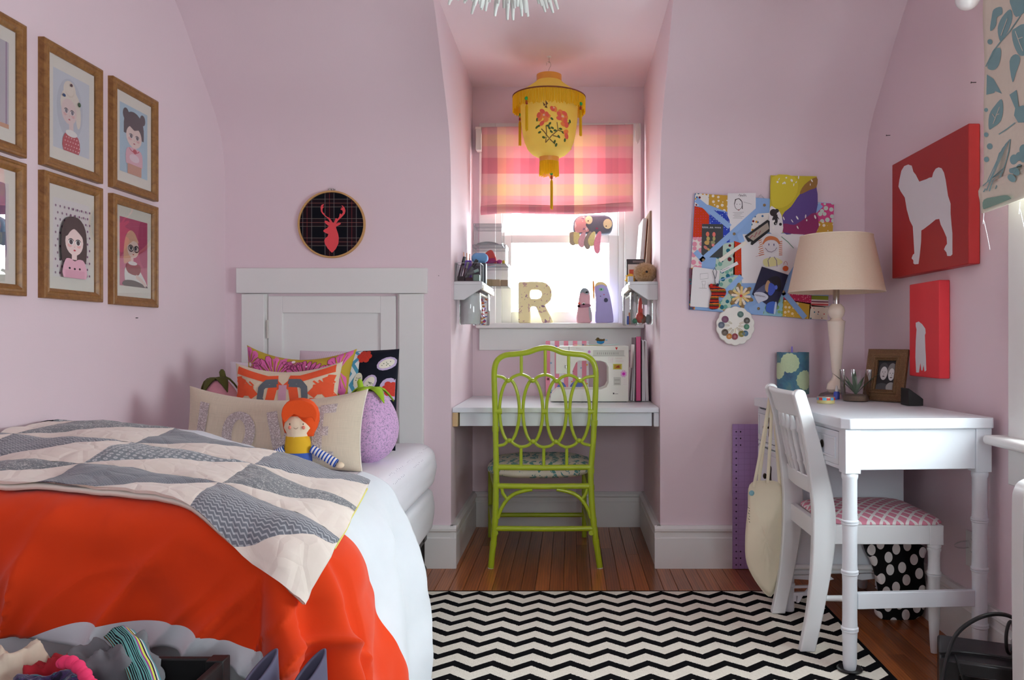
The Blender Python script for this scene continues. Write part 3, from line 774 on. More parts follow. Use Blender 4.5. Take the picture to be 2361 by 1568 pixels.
for sx in (-1, 1):
    org += [([(sx * .93, .80), (sx * .55, .70), (sx * .30, .62), (sx * .1, .66)], .032), ([(sx * .95, -.1), (sx * .72, .30), (sx * .55, .0)], .034), ([(sx * .92, -.5), (sx * .6, -.25), (sx * .55, -.6)], .05)]
    for q in (.92, .82, .72, .62): org += [([(sx * q, .02), (sx * q, .36 + .05 * math.sin(q * 20))], .014), ([(sx * q - .012, .40), (sx * q + .012, .44)], .022)]
    gry += [([(sx * .10, .55), (sx * .30, .52), (sx * .42, .28), (sx * .44, -.05), (sx * .34, -.4), (sx * .28, -.6)], .024), ([(sx * .12, .40), (sx * .34, .36)], .014)]
    org += [([(sx * .05, .50), (sx * .20, .30), (sx * .24, -.1), (sx * .34, -.5)], .034), ([(sx * .80, .55), (sx * .86, .30), (sx * .9, .6)], .026)]
pi_.decal(org, .0016).build('orange_motif', IK, t_, ang=85); pi_.decal(gry, .0022).build('grey_motif', IG, t_, ang=85)
pi_.decal([([(0, .42), (0, -.5)], .030), ([(-.06, .2), (.06, .2)], .02)], .0024).build('lilac_motif', IP, t_, ang=85)
# linen LOVE cushion
c = at(634, 988, 2.70)
pl_ = Pillow(c, .60, .280, .135, 13, 2, -1.2, .05, .034)
t_ = thing('love_cushion', 'long oatmeal linen cushion with sequined silver letters behind the rag doll', 'cushion', (c.x, c.y, .56))
pl_.mesh(30).build('cover', linen('oatmeal_linen', (214, 200, 178)), t_, ang=85)
def sequin():
    m, t = newmat('silver_sequins', .4, .3, .5)
    v = t.coords('Object'); vo = t.voro(v, 330); t.base(t.ramp(t.sep(vo.outputs['Color'])[0], [(0, rgb((168, 156, 154))), (.6, rgb((190, 178, 176))), (1, rgb((222, 214, 214)))])); t.bump(vo.outputs['Distance'], .6, .002); return m
SEQ = sequin(); W = .034
def letter(strokes, nm): 
    o = pl_.decal(strokes, .0022).build('letter', SEQ, t_, ang=85); o['label'] = nm
letter([([(-.76, .66), (-.80, -.78)], W), ([(-.82, -.72), (-.60, -.72)], W)], 'silver sequin letter L')
letter([([(-.33 + .135 * math.cos(a), -.08 + .50 * math.sin(a)) for a in [2 * PI * k / 24 for k in range(25)]], W)], 'silver sequin letter O')
letter([([(.02, .58), (.16, -.72)], W * 1.05), ([(.16, -.72), (.34, .56)], W)], 'silver sequin letter V')
letter([([(.56, .66), (.56, -.76)], W), ([(.56, .58), (.74, .58)], W), ([(.56, -.02), (.68, -.02)], W), ([(.56, -.68), (.74, -.68)], W)], 'silver sequin letter E')
pipe = [pl_.M @ pl_.loc(1, math.sin(b * PI / 2), 1) for b in [k / 12 - 1 for k in range(25)]]
MB().tube(pipe, .0028, 6).build('piping', mat('pale_piping', (228, 222, 210), .8), t_)
# fruit plush toys
def plush_fruit(name, label, c, rx, rz, ry, mt, leafm, stem_dx, tilt=0):
    o = thing(name, label, 'plush toy', (c[0], c[1], c[2] - rz))
    def fn(p, d):
        k = 1 + .10 * math.cos(math.atan2(d.y, d.x) * 5) * .25 * (1 - abs(d.z))
        top = max(0, d.z); fl = 1.12 - .22 * top + .05 * (-d.z if d.z < 0 else 0)
        z = p.z - .16 * rz * math.exp(-((d.x ** 2 + d.y ** 2) / .05)) * (1 if d.z > 0 else .8)
        sq = (abs(d.z) ** .8) * math.copysign(1, d.z) * rz
        return Vector((p.x * fl * k, p.y * fl * k, .5 * z + .5 * sq - (.10 * rz * math.exp(-((d.x ** 2 + d.y ** 2) / .04)) if d.z > 0 else 0)))
    T = Matrix.Rotation(math.radians(tilt), 3, 'Y')
    MB().ball(c, (rx, ry, rz), 32, 24, T, fn).build('body', mt, o, ang=90)
    lf = MB(); top = Vector(c) + T @ Vector((0, 0, rz * .84))
    for k in range(5):
        a = 2 * PI * k / 5 + .5; L = rx * .95
        ctr = [top + T @ Vector((math.cos(a) * L * q, math.sin(a) * L * q * ry / rx, .014 + .016 * math.sin(q * PI) - .30 * rz * q * q)) for q in (0, .2, .4, .6, .8, 1)]
        wid = [.008, .018, .022, .018, .011, .001]; nrm = Vector((-math.sin(a), math.cos(a), 0)); rows = []
        for p_, w_ in zip(ctr, wid): rows.append(lf.addv([p_ + nrm * w_, p_ + Vector((0, 0, .004)), p_ - nrm * w_]))
        for i in range(5):
            for q in range(2): lf.face((rows[i] + q, rows[i] + q + 1, rows[i + 1] + q + 1, rows[i + 1] + q))
    lf.build('leaf_crown', leafm, o, solid=.004, ang=80)
    s0 = top + Vector((stem_dx, 0, -.01)); MB().tube([s0, s0 + Vector((.002, 0, .03)), s0 + Vector((-.003, 0, .055)), s0 + Vector((-.003, 0, .064))], [.011, .011, .010, .004], 12).build('stem', leafm, o)
    return o
def leopard():
    m, t = newmat('lilac_calico_print', .85, 0, .2, .15)
    v = t.coords('Object'); n = t.noise(v, 150, 1, .5, 1.0); k = t.math('MULTIPLY', t.math('GREATER_THAN', n.outputs[0], .56), t.math('LESS_THAN', n.outputs[0], .64))
    k2 = t.math('GREATER_THAN', t.noise(v, 210, 1).outputs[0], .66)
    t.base(t.mix(t.math('MULTIPLY', k2, .6), t.mix(t.math('MULTIPLY', k, .75), rgb((212, 170, 212)), rgb((120, 118, 146))), rgb((120, 130, 150)))); return m
c = at(851, 969, 2.90)
plush_fruit('aubergine_plush', 'lilac print plush fruit with a lime green leaf crown, right of the cushions', (c.x, c.y, .56 + .132), .094, .135, .088, leopard(), mat('lime_felt', (150, 190, 40), .9, .08, 40), -.035, 2)
c = at(508, 905, 2.98)
plush_fruit('strawberry_plush', 'pink plush fruit with a dark olive stem, tucked against the left wall', (c.x, c.y, .56 + .150), .078, .152, .07, mat('pink_fleece', (214, 150, 164), .9, .12, 60), mat('olive_felt', (84, 84, 34), .9, .08, 40), .018, -4)
# ================================================================ rag doll
yD = 2.585
D = lambda px, py, dy=0: at(px, py, yD - dy)
HAIR = mat('orange_felt_hair', (236, 84, 22), .9, .04, 80, .2, 300); SKIN = mat('cream_doll_cloth', (238, 218, 188), .85, .02); YEL = mat('yellow_doll_cloth', (226, 178, 34), .85, .04); BLU = mat('blue_doll_cloth', (60, 92, 170), .85, .04)
doll = thing('rag_doll', 'rag doll with orange hair, yellow top and striped arms sitting against the linen cushion', 'doll', (D(690, 1060).x, yD, .57))
def flatlathe(poly_l, poly_r, ys, depth, nm, m_, yoff=0):
    """soft flat cushion shape from left/right outline per height"""
    mb = MB(); rings = []
    for (xl, xr), py in zip(zip(poly_l, poly_r), ys):
        L, R_ = D(xl, py), D(xr, py); cxx = (L.x + R_.x) / 2; rx = (R_.x - L.x) / 2
        rings.append(mb.addv([Vector((cxx + rx * math.cos(a), yD + yoff + depth(py) * math.sin(a), L.z)) for a in [2 * PI * k / 24 for k in range(24)]]))
    for i in range(len(rings) - 1):
        for k in range(24): q = (k + 1) % 24; mb.face((rings[i] + k, rings[i] + q, rings[i + 1] + q, rings[i + 1] + k))
    mb.face([rings[0] + k for k in range(24)]); mb.face([rings[-1] + k for k in range(24)])
    return mb.build(nm, m_, doll, ang=80)
dep = lambda py: .034
flatlathe([660, 658, 656, 655], [712, 716, 717, 718], [1005, 1020, 1034, 1044], lambda py: .030, 'torso', YEL)
flatlathe([655, 654, 652, 655], [718, 719, 720, 716], [1043, 1056, 1072, 1086], lambda py: .034, 'skirt', BLU)
flatlathe([668, 661, 657, 656, 662, 661], [706, 713, 720, 722, 711, 711], [958, 964, 975, 986, 998, 1007], lambda py: .036 if py < 990 else .03, 'face', SKIN)
# hair: rounded cap behind and over the forehead
hz = [918, 921, 928, 940, 955, 970, 985, 998, 1006]
hl = [682, 670, 660, 653, 650, 650, 652, 655, 700]; hr = [700, 712, 722, 731, 735, 735, 731, 724, 722]
flatlathe(hl, hr, hz, lambda py: {918: .008, 921: .020, 928: .032, 940: .040, 955: .040, 970: .036, 985: .03, 998: .02, 1006: .01}[py], 'hair', HAIR, .006)
fr_ = [(655, 968), (652, 955), (656, 938), (668, 926), (692, 922), (716, 928), (730, 942), (733, 958), (728, 972), (721, 962), (712, 962), (700, 963), (690, 959), (681, 955), (676, 957), (668, 963), (660, 972)]
hb = MB(); hb.prism([((px - 690) / FPX * yD, (950 - py) / FPX * yD) for px, py in smooth2(fr_, 4)], D(690, 950, .037), X3, Z3, .012); hb.build('fringe', HAIR, doll, bevel=.004)
for px in (668, 699): MB().ball(D(px, 978, .037), (.0017, .002, .0028), 10, 6).build('eye', C((50, 40, 36)), doll)
for px in (668, 700): MB().ball(D(px, 986, .034), (.0052, .003, .0062), 12, 8).build('cheek', mat('coral_cheek', (238, 140, 120), .9), doll)
MB().tube([D(682 + 5.5 * math.cos(a), 983 - 6 * math.sin(a), .0375) for a in [PI * (1.15 + .7 * k / 8) for k in range(9)]], .0006, 5).build('mouth', C((120, 70, 60)), doll)
def stripes():
    m, t = newmat('blue_white_striped_cloth', .85, 0, .2); v = t.coords('UV'); X, Y, Z = t.sep(v)
    t.base(t.mix(t.math('LESS_THAN', t.math('FRACT', t.math('MULTIPLY', Y, 8.5)), .45), rgb((232, 232, 230)), rgb((44, 84, 176)))); return m
STR = stripes()
for a, b, hand in (((718, 1034), (776, 1069), (792, 1076)), ((657, 1034), (622, 1056), (612, 1066))):
    A, B, Hh = D(*a, .01), D(*b, .02), D(*hand, .02)
    mb = MB(); ax = (B - A); sd = ax.cross(Y3).normalized()
    mb.grid(lambda u, v: A + ax * v + (sd * math.cos(u * 2 * PI) + Y3 * math.sin(u * 2 * PI)) * (.0125 + .002 * v), 14, 20); mb.build('arm', STR, doll, ang=80)
    mb = MB(); mb.ball((B + Hh) / 2, (.014, .010, .010), 14, 10); mb.build('hand', SKIN, doll)
# ================================================================ framed portraits on the left wall
def framewood():
    m, t = newmat('golden_oak_moulding', .4, 0, .5); v = t.coords('Object', (30, 30, 30)); n = t.noise(v, 1.5, 4, .6, .8)
    t.base(t.ramp(n.outputs[0], [(.25, rgb((116, 74, 30))), (.75, rgb((158, 112, 58)))])); t.bump(n.outputs[0], .1, .001); return m
FWOOD = framewood(); PGLASS = glassmat('picture_glass', (.98, .98, .98), .0, .0, .30); MATB = mat('cream_mat_board', (234, 230, 218), .9, .02)
FW, FH, FT, MO = .287, .365, .022, .030
def moulding(name, w, h, prof, m_, parent, local=True):
    """mitred frame from a profile [(inset, height)] in the local plane x right, y up, z out"""
    mb = MB(); L = []
    for ins, ht in prof:
        L.append(mb.addv([(-w / 2 + ins, -h / 2 + ins, ht), (w / 2 - ins, -h / 2 + ins, ht), (w / 2 - ins, h / 2 - ins, ht), (-w / 2 + ins, h / 2 - ins, ht)]))
    k = len(prof)
    for i in range(k):
        A, B = L[i], L[(i + 1) % k]
        for q in range(4): r = (q + 1) % 4; mb.face((A + q, A + r, B + r, B + q))
    return mb.build(name, m_, parent, local=local, ang=25)
PROF = [(0, 0), (0, .018), (.003, .021), (.008, .022), (.011, .019), (.017, .0185), (.020, .020), (.024, .018), (.030, .012), (.030, 0)]
def wall_frame(name, label, org, xdir, w, h, group=None):
    """empty on a wall whose local x runs along xdir, y up, z off the wall"""
    o = thing(name, label, 'picture', org, 0, group)
    x = Vector(xdir); R = Matrix((x, Z3, x.cross(Z3))).transposed().to_4x4()
    M_ = Matrix.Translation(Vector(org)) @ R; o.matrix_world = M_; o.rotation_euler = R.to_euler(); o.location = org; MW[o] = M_
    return o
def portrait(label, yc, zc, shapes, pw=.176, ph=.232):
    o = wall_frame('framed_portrait', label, (XL, yc, zc), (0, 1, 0), FW, FH, 'framed portraits on the left wall')
    moulding('frame', FW, FH, PROF, FWOOD, o)
    MB().box((-FW / 2 + .027, -FH / 2 + .027, .003), (FW / 2 - .027, FH / 2 - .027, .0075)).build('mat_board', MATB, o, local=True, smooth=False)
    sh = [(m_, [((min(1, max(0, u)) - .5) * pw, (min(1, max(0, v)) - .5) * ph) for u, v in poly]) for m_, poly in shapes]
    mb = MB(); mats = []
    for i, (m_, poly) in enumerate(sh):
        if m_ not in mats: mats.append(m_)
        mb.m = mats.index(m_)
        mb.prism(poly, (0, 0, .0077 + .00008 * i), X3, Y3, 0)
    mb.keep = True; mb.build('print', mats, o, local=True, merge=False, smooth=False)
    MB().box((-FW / 2 + .028, -FH / 2 + .028, .0108), (FW / 2 - .028, FH / 2 - .028, .0118)).build('glass', PGLASS, o, local=True, smooth=False)
    return o
def clip01(poly): return [(min(1, max(0, u)), min(1, max(0, v))) for u, v in poly]
SKN = C((240, 214, 204)); SKN2 = C((232, 208, 204)); INK = C((40, 34, 38)); LIP = C((186, 60, 74)); BLUSH = C((232, 178, 176)); WHT = C((240, 238, 234))
def girl_face(cx, cy, rx, ry, eye=(70, 60, 66), skin=SKN, es=1.0):
    s = [(skin, ell(cx, cy, rx, ry)), (BLUSH, ell(cx - rx * .52, cy - ry * .28, rx * .22, ry * .14)), (BLUSH, ell(cx + rx * .5, cy - ry * .28, rx * .22, ry * .14))]
    for q in (-.38, .40):
        s += [(WHT, ell(cx + rx * q, cy - ry * .02, rx * .25 * es, ry * .19 * es)), (C(eye), ell(cx + rx * q, cy - ry * .02, rx * .17 * es, ry * .16 * es)), (INK, strip(arc(cx + rx * q, cy - ry * .02, rx * .26 * es, ry * .2 * es, 20, 160), .012))]
    s += [(LIP, ell(cx, cy - ry * .62, rx * .13, ry * .06)), (C((206, 160, 152)), ell(cx, cy - ry * .36, rx * .06, ry * .03))]
    return s
bgA = C((204, 212, 222)); HA = C((232, 222, 206)); RED = C((190, 36, 48))
artA = [(bgA, rect(0, 0, 1, 1)), (C((190, 198, 210)), ell(.45, .55, .36, .40)), (HA, ell(.46, .62, .27, .21)), (HA, ell(.44, .80, .17, .12)), (C((222, 208, 190)), strip(arc(.44, .80, .12, .08, 200, 380), .02)), (HA, ell(.68, .50, .07, .16)),
        (SKN2, rect(.42, .22, .54, .40))] + girl_face(.42, .52, .21, .165, (96, 96, 112), SKN2) + [(WHT, ell(.48, .245, .16, .045)), (RED, smooth2([(.30, .22), (.66, .22), (.68, .0), (.26, .0)], 3)), (RED, rect(.27, 0, .68, .2)), (WHT, ell(.47, .235, .15, .035))]
artA += [(C((240, 200, 200)), ell(.30 + .07 * i + .03 * (j % 2), .03 + .05 * j, .012, .010, 8)) for i in range(6) for j in range(4)] + [(C((60, 80, 120)), ell(.26, .70, .04, .02)), (C((70, 96, 70)), ell(.68, .665, .04, .03)), (C((70, 40, 50)), ell(.46, .87, .03, .02))]
bgB = C((172, 204, 222)); HB = C((34, 28, 32))
artB = [(bgB, rect(0, 0, 1, 1)), (HB, ell(.22, .86, .11, .09)), (HB, ell(.82, .88, .10, .08)), (HB, ell(.50, .72, .36, .22)), (HB, rect(.14, .58, .30, .74)), (HB, rect(.72, .56, .86, .74)), (SKN, rect(.42, .36, .58, .5))] + girl_face(.50, .57, .28, .165, (70, 60, 70)) + \
       [(HB, clip01([(.20, .80), (.80, .80), (.82, .66), (.66, .70), (.50, .665), (.34, .705), (.20, .64)])), (C((232, 178, 192)), smooth2([(.26, .38), (.74, .38), (.80, .18), (.74, .14), (.28, .14), (.20, .18)], 4)), (C((206, 150, 122)), rect(.26, 0, .76, .15)), (RED, ell(.52, .355, .07, .035)), (C((200, 40, 60)), strip(arc(.5, .40, .18, .06, 190, 350), .014)), (C((238, 214, 222)), ell(.5, .25, .18, .06))]
bgC = C((232, 228, 226)); HC = C((82, 66, 66))
artC = [(bgC, rect(0, 0, 1, 1))] + [(C((118, 74, 108)), ell(.06 + .11 * i + .055 * (j % 2), .05 + .085 * j, .020, .017, 8)) for i in range(9) for j in range(11) if .06 + .11 * i + .055 * (j % 2) < .98]
artC += [(HC, smooth2([(.16, .24), (.16, .60), (.30, .76), (.50, .80), (.70, .76), (.84, .60), (.84, .24), (.70, .22), (.30, .22)], 4)), (SKN2, rect(.43, .24, .57, .36))] + girl_face(.50, .47, .25, .175, (74, 66, 72), SKN2, 1.15) + \
        [(HC, smooth2([(.22, .54), (.30, .70), (.52, .74), (.72, .68), (.78, .52), (.66, .58), (.50, .64), (.38, .60), (.30, .54)], 3)), (C((222, 172, 188)), smooth2([(.24, .22), (.38, .25), (.50, .22), (.62, .25), (.78, .22), (.82, .0), (.20, .0)], 3)), (C((214, 160, 178)), rect(.24, .0, .78, .10)), (INK, ell(.36, .125, .028, .014)), (INK, ell(.50, .12, .028, .014)), (INK, ell(.64, .125, .028, .014))]
bgD = C((200, 92, 124)); HD = C((232, 180, 152))
artD = [(bgD, rect(0, 0, 1, 1)), (C((214, 120, 148)), ell(.25, .2, .3, .3)), (C((184, 74, 112)), ell(.9, .7, .25, .4)), (HD, smooth2([(.14, .34), (.16, .62), (.26, .78), (.42, .83), (.58, .76), (.62, .6), (.50, .44), (.30, .36)], 4)), (SKN, rect(.38, .34, .48, .44))] + girl_face(.47, .565, .21, .14, (60, 50, 60), SKN) + \
       [(HD, smooth2([(.24, .60), (.34, .76), (.54, .76), (.66, .66), (.48, .68), (.36, .64)], 3)), (INK, strip(ell(.38, .565, .085, .045) + [ell(.38, .565, .085, .045)[0]], .016)), (INK, strip(ell(.58, .562, .085, .045) + [ell(.58, .562, .085, .045)[0]], .016)),
        (WHT, smooth2([(.16, .24), (.30, .30), (.62, .30), (.74, .22), (.96, .05), (.86, .02), (.5, .08), (.2, .06)], 4)), (C((150, 40, 46)), smooth2([(.22, .33), (.70, .33), (.66, .18), (.28, .20)], 3)), (WHT, ell(.44, .345, .16, .03)), (C((84, 70, 64)), smooth2([(.16, .08), (.52, .09), (.98, .02), (.98, 0), (.14, 0)], 3)), (SKN, strip([(.56, .16), (.76, .10), (.92, .03)], .06))]
artE = [(C((186, 182, 190)), rect(0, 0, 1, 1)), (C((206, 150, 172)), rect(.62, .02, .76, 1)), (C((150, 120, 150)), rect(.93, 0, .96, 1)), (C((222, 190, 204)), rect(.40, 0, .62, 1)), (C((206, 150, 110)), rect(.5, 0, 1, .05)), (C((230, 160, 150)), ell(.2, .5, .26, .3))]
artF = [(C((224, 214, 212)), rect(0, 0, 1, 1)), (C((214, 168, 160)), smooth2([(.3, 0), (.36, .5), (.5, .9), (.62, .5), (.68, 0)], 3)), (C((96, 90, 128)), smooth2([(.74, .98), (.92, .99), (.93, .55), (.95, .18), (.85, .16), (.78, .4)], 4)), (C((70, 110, 140)), smooth2([(.78, .55), (.92, .55), (.92, .30), (.80, .28)], 3)), (C((210, 170, 184)), ell(.86, .20, .08, .08)), (HB, ell(.3, .8, .25, .18))] + girl_face(.3, .62, .2, .15)
for lab, yc, zc, sh in (('framed print with pink and lilac stripes, cut off at the left edge, upper row', 2.0685, 1.6825, artE), ('framed print with a blue-violet streak, at the left edge, lower row', 2.0685, 1.303, artF),
                        ('framed portrait of a blonde girl with piled-up hair in a red dress', 2.4295, 1.6825, artA), ('framed portrait of a girl with long brown hair on a dotted ground', 2.4295, 1.303, artC),
                        ('framed portrait of a black-haired girl with two buns on light blue', 2.775, 1.685, artB), ('framed portrait of a blonde girl in glasses on a pink ground', 2.775, 1.300, artD)):
    portrait(lab, yc, zc, sh)
# ================================================================ embroidery hoop with the deer head
hc = at(764, 517, YB - .012); HR = 75 / 524.0
hoop = wall_frame('embroidery_hoop', 'round embroidery hoop of dark plaid with a coral deer head, above the attic door', (hc.x, YB, hc.z), (1, 0, 0), 1, 1)
def plaid():
    m, t = newmat('dark_tartan', .9, 0, .15); v = t.coords('Object'); X, Y, Z = t.sep(v)
    def lines(a, ph, per, w): 
        f = t.math('FRACT', t.math('ADD', t.math('MULTIPLY', a, 1 / per), ph)); return t.math('LESS_THAN', f, w)
    c = rgb((15, 16, 24))
    zones = t.math('MAXIMUM', t.math('MULTIPLY', lines(X, .30, .098, .42), .5), t.math('MULTIPLY', lines(Y, .12, .085, .42), .5))
    c = t.mix(zones, c, rgb((44, 22, 30)))
    for a, ph, per, w, col, k in ((X, .30, .098, .030, (120, 118, 120), .55), (X, .90, .098, .030, (120, 118, 120), .55), (X, .10, .098, .020, (150, 60, 60), .6), (Y, .12, .085, .028, (128, 120, 112), .6), (Y, .72, .085, .028, (128, 120, 112), .6), (Y, .92, .085, .022, (170, 110, 100), .6)):
        c = t.mix(t.math('MULTIPLY', lines(a, ph, per, w), k), c, rgb(col))
    t.base(c); t.bump(t.noise(v, 400, 1).outputs[0], .2, .001); return m
mb = MB(); mb.lathe([(0, .010), (HR * .9, .011), (HR - .004, .010), (HR - .004, .002)], (0, 0, 0), 48); mb.build('fabric', plaid(), hoop, local=True)
mb = MB(); mb.lathe([(HR - .003, 0), (HR + .005, 0), (HR + .005, .013), (HR + .004, .0145), (HR - .002, .0145), (HR - .003, .013), (HR - .003, 0)], (0, 0, 0), 56, closed=True); mb.build('wooden_ring', mat('pale_bamboo', (196, 152, 96), .5, .1, 60), hoop, local=True)
mb = MB(); mb.box((-.010, HR + .002, .002), (-.002, HR + .014, .012)).box((.002, HR + .002, .002), (.010, HR + .014, .012)).tube([(-.016, HR + .010, .007), (.016, HR + .010, .007)], .0022, 8); mb.build('clamp_screw', STEEL, hoop, local=True)
dz = lambda q: ((q[0] / 8.252 + 660 - 764) / 524.0, (517 - (q[1] / 8.252 + 420)) / 524.0)
deer = [(860, 1335), (790, 1260), (735, 1170), (724, 1105), (745, 1065), (790, 1030), (802, 985), (760, 972), (715, 945), (704, 925), (722, 905), (780, 872), (812, 835), (770, 805), (728, 765), (735, 732), (770, 735), (815, 760), (835, 768), (800, 700), (740, 650), (690, 605), (662, 560), (654, 480), (672, 435), (708, 420), (718, 432), (690, 462), (716, 470), (690, 505), (688, 550), (712, 595), (722, 585), (726, 615), (775, 660), (795, 668), (825, 680), (890, 778), (912, 768), (940, 685), (958, 688), (968, 710), (1005, 665), (1018, 600), (1045, 605), (1040, 630), (1078, 580), (1070, 540), (1032, 520), (1036, 505), (1060, 508), (1044, 490), (1052, 485), (1076, 490), (1062, 455), (1045, 440), (1075, 450), (1110, 490), (1125, 545), (1112, 600), (1060, 660), (985, 730), (945, 790), (1005, 772), (1040, 778), (1025, 805), (945, 850), (950, 880), (985, 980), (1000, 1060), (990, 1170), (940, 1270), (880, 1335)]
mb = MB(); mb.prism([dz(q) for q in deer], (0, 0, .0112), X3, Y3, .0012); mb.build('deer_applique', mat('coral_felt', (226, 76, 84), .9, .04), hoop, local=True, smooth=False)
# ================================================================ yellow silk lantern hanging in the alcove
LX, LY = at(1266, 0, 3.85).x, 3.85
zl = lambda py: 1 + (784 - py) * LY / FPX
def silk(t):
    n = t.noise(t.coords('Object'), 9, 3); return t.mix(n.outputs[0], rgb((246, 228, 110)), rgb((252, 240, 150)))
SILK = translucent('yellow_lantern_silk', silk, .55, .7)
FRY = translucent('yellow_fringe_silk', lambda t: t.mix(t.noise(t.coords('Object', (300, 300, 6)), 1, 2).outputs[0], rgb((232, 190, 24)), rgb((250, 214, 50))), .35, .6)
GOLD = mat('orange_lacquer', (222, 150, 54), .35, .06, 30); MAROON = mat('maroon_braid', (120, 58, 40), .8, .1, 80); JADE = mat('green_glass_bead', (30, 160, 70), .2); REDB = mat('red_gold_bead', (150, 40, 24), .35, .2, 200)
lan = thing('silk_lantern', 'yellow silk lantern with fringe and tassels hanging from the alcove ceiling', 'lantern', (LX, LY, zl(375)))
MB().lathe([(.052, 2.236), (.060, 2.236), (.060, 2.270), (.052, 2.270), (.052, 2.236)], (LX, LY, 0), 32, closed=True).build('top_ring', GOLD, lan)
MB().lathe([(.056, 2.244), (.075, 2.226), (.115, 2.197), (.150, 2.176), (.171, 2.165), (.172, 2.160)], (LX, LY, 0), 40, closed=True).build('dome', SILK, lan)
MB().tube([(LX + .173 * math.cos(a), LY + .173 * math.sin(a), 2.163) for a in [2 * PI * k / 48 for k in range(48)]], .0035, 6, closed=True).build('rim_braid', MAROON, lan)
bp = [(.133, 2.168), (.137, 2.12), (.136, 2.069), (.132, 2.03), (.126, 1.988), (.117, 1.948), (.102, 1.913), (.082, 1.892), (.050, 1.875)]
def brad(z):
    for (r0, z0), (r1, z1) in zip(bp, bp[1:]):
        if z1 <= z <= z0: return r0 + (r1 - r0) * (z0 - z) / (z0 - z1)
    return bp[-1][0]
prof = []; k = 30
for i in range(k * 2 + 1):
    z = 2.168 - (2.168 - 1.8751) * i / (k * 2); prof.append((brad(z) + (.0012 if i % 2 else -.0006), z))
MB().lathe(prof, (LX, LY, 0), 40, closed=True).build('body', SILK, lan, ang=80)
MB().lathe([(.040, 1.855), (.046, 1.855), (.048, 1.878), (.040, 1.878), (.040, 1.855)], (LX, LY, 0), 32, closed=True).build('bottom_ring', GOLD, lan)
random.seed(11); fr1 = MB()
for k in range(150):
    a = 2 * PI * k / 150; r = .172 + .001 * random.random(); L = .062 + .012 * random.random(); p = Vector((LX + r * math.cos(a), LY + r * math.sin(a), 2.162)); tdir = Vector((-math.sin(a), math.cos(a), 0)) * .0032
    fr1.tube([p, p + Vector((0, 0, -L * .5)) + tdir * random.uniform(-.3, .3), p + Vector((0, 0, -L)) + tdir * random.uniform(-.5, .5)], .0022, 4, caps=False)
o = fr1.build('fringe', FRY, lan); o['kind'] = 'stuff'
fr2 = MB()
for k in range(46):
    a = 2 * PI * k / 46; p = Vector((LX + .044 * math.cos(a), LY + .044 * math.sin(a), 1.857)); L = .062 + .012 * random.random()
    fr2.tube([p, p + Vector((.002 * math.cos(a), .002 * math.sin(a), -L))], .0024, 4, caps=False)
o = fr2.build('fringe', FRY, lan); o['kind'] = 'stuff'
def tassel(x, y, z, L):
    mb = MB(); mb.tube([(x, y, z + .02), (x, y, z - .004)], .0008, 5)
    root = mb.build('tassel', FRY, lan)
    m2 = MB()
    for q in range(9):
        a = 2 * PI * q / 9; dx, dy = .004 * math.cos(a), .004 * math.sin(a)
        m2.tube([(x, y, z - .028), (x + dx, y + dy, z - .04), (x + dx * 1.1, y + dy * 1.1, z - .028 - L * random.uniform(.92, 1.0))], .0026, 4)
    m2.build('tassel_skirt', FRY, root)
    MB().ball((x, y, z), (.0095, .0095, .009), 12, 8).build('bead', JADE, root)
    MB().lathe([(.003, -.010), (.0055, -.011), (.0055, -.016), (.004, -.017), (.0055, -.018), (.0055, -.026), (.003, -.028)], (x, y, z), 10).build('bead', REDB, root)
for dx, dy, z in ((-.100, -.138, 2.118), (-.146, .095, 2.106), (.150, -.085, 2.108), (.100, .138, 2.098)): tassel(LX + dx, LY + dy, z, .125)
tassel(LX + .012, LY, 1.800, .150)
# painted peonies wrapped on the silk
def onlan(zx, zy, r_off=.0012):
    dx = (zx / 4.127 + 1160 - 1266) / FPX * 3.72; z = zl(zy / 4.127 + 120) - .012
    r = brad(z) + r_off; s_ = max(-.95, min(.95, dx / r)); return Vector((LX + r * s_, LY - r * math.sqrt(1 - s_ * s_), z))
def wrap(polys, nm, m_, off, ribbon_=False):
    mb = MB()
    for p in polys:
        if ribbon_:
            b = mb.addv([onlan(x, y, off) for x, y in p]); k_ = len(p) // 2
            for i in range(k_ - 1): mb.face((b + i, b + i + 1, b + 2 * k_ - 2 - i, b + 2 * k_ - 1 - i))
            continue
        b = mb.addv([onlan(x, y, off) for x, y in p]); cxm = sum(q[0] for q in p) / len(p); cym = sum(q[1] for q in p) / len(p); cc = mb.addv([onlan(cxm, cym, off)])
        for i in range(len(p)): mb.face((b + i, b + (i + 1) % len(p), cc))
    return mb.build(nm, m_, lan, ang=85)
random.seed(5)
wrap([strip(q, 9) for q in ([(410, 890), (420, 800), (415, 740)], [(410, 890), (470, 830), (530, 780), (520, 710)], [(480, 830), (540, 840)], [(440, 850), (400, 800), (370, 770)], [(500, 900), (450, 860)], [(530, 780), (580, 790)])], 'painted_branch', C((120, 92, 44)), .0022, True)
lv = [ell(x + random.uniform(-7, 7), y + random.uniform(-7, 7), 17, 10, 8, random.uniform(0, 3)) for x, y in ((325, 750), (340, 740), (360, 800), (390, 840), (330, 690), (470, 690), (455, 720), (480, 760), (500, 790), (460, 800), (440, 760), (490, 880), (515, 900), (530, 830), (580, 800), (600, 860), (620, 780), (645, 680), (630, 710), (560, 760), (430, 740))]
for q in lv: wrap([q], 'painted_leaf', C((64, 92, 36)), .0026)
ptl = [ell(x + random.uniform(-5, 5), y + random.uniform(-5, 5), 28, 19, 10, random.uniform(0, 3)) for x, y in ((370, 640), (385, 620), (400, 660), (420, 640), (360, 680), (380, 720), (410, 700), (350, 650), (430, 665), (540, 640), (560, 620), (590, 620), (610, 650), (600, 690), (570, 680), (545, 670), (580, 720), (610, 720), (500, 600), (480, 590), (605, 780), (605, 820))]
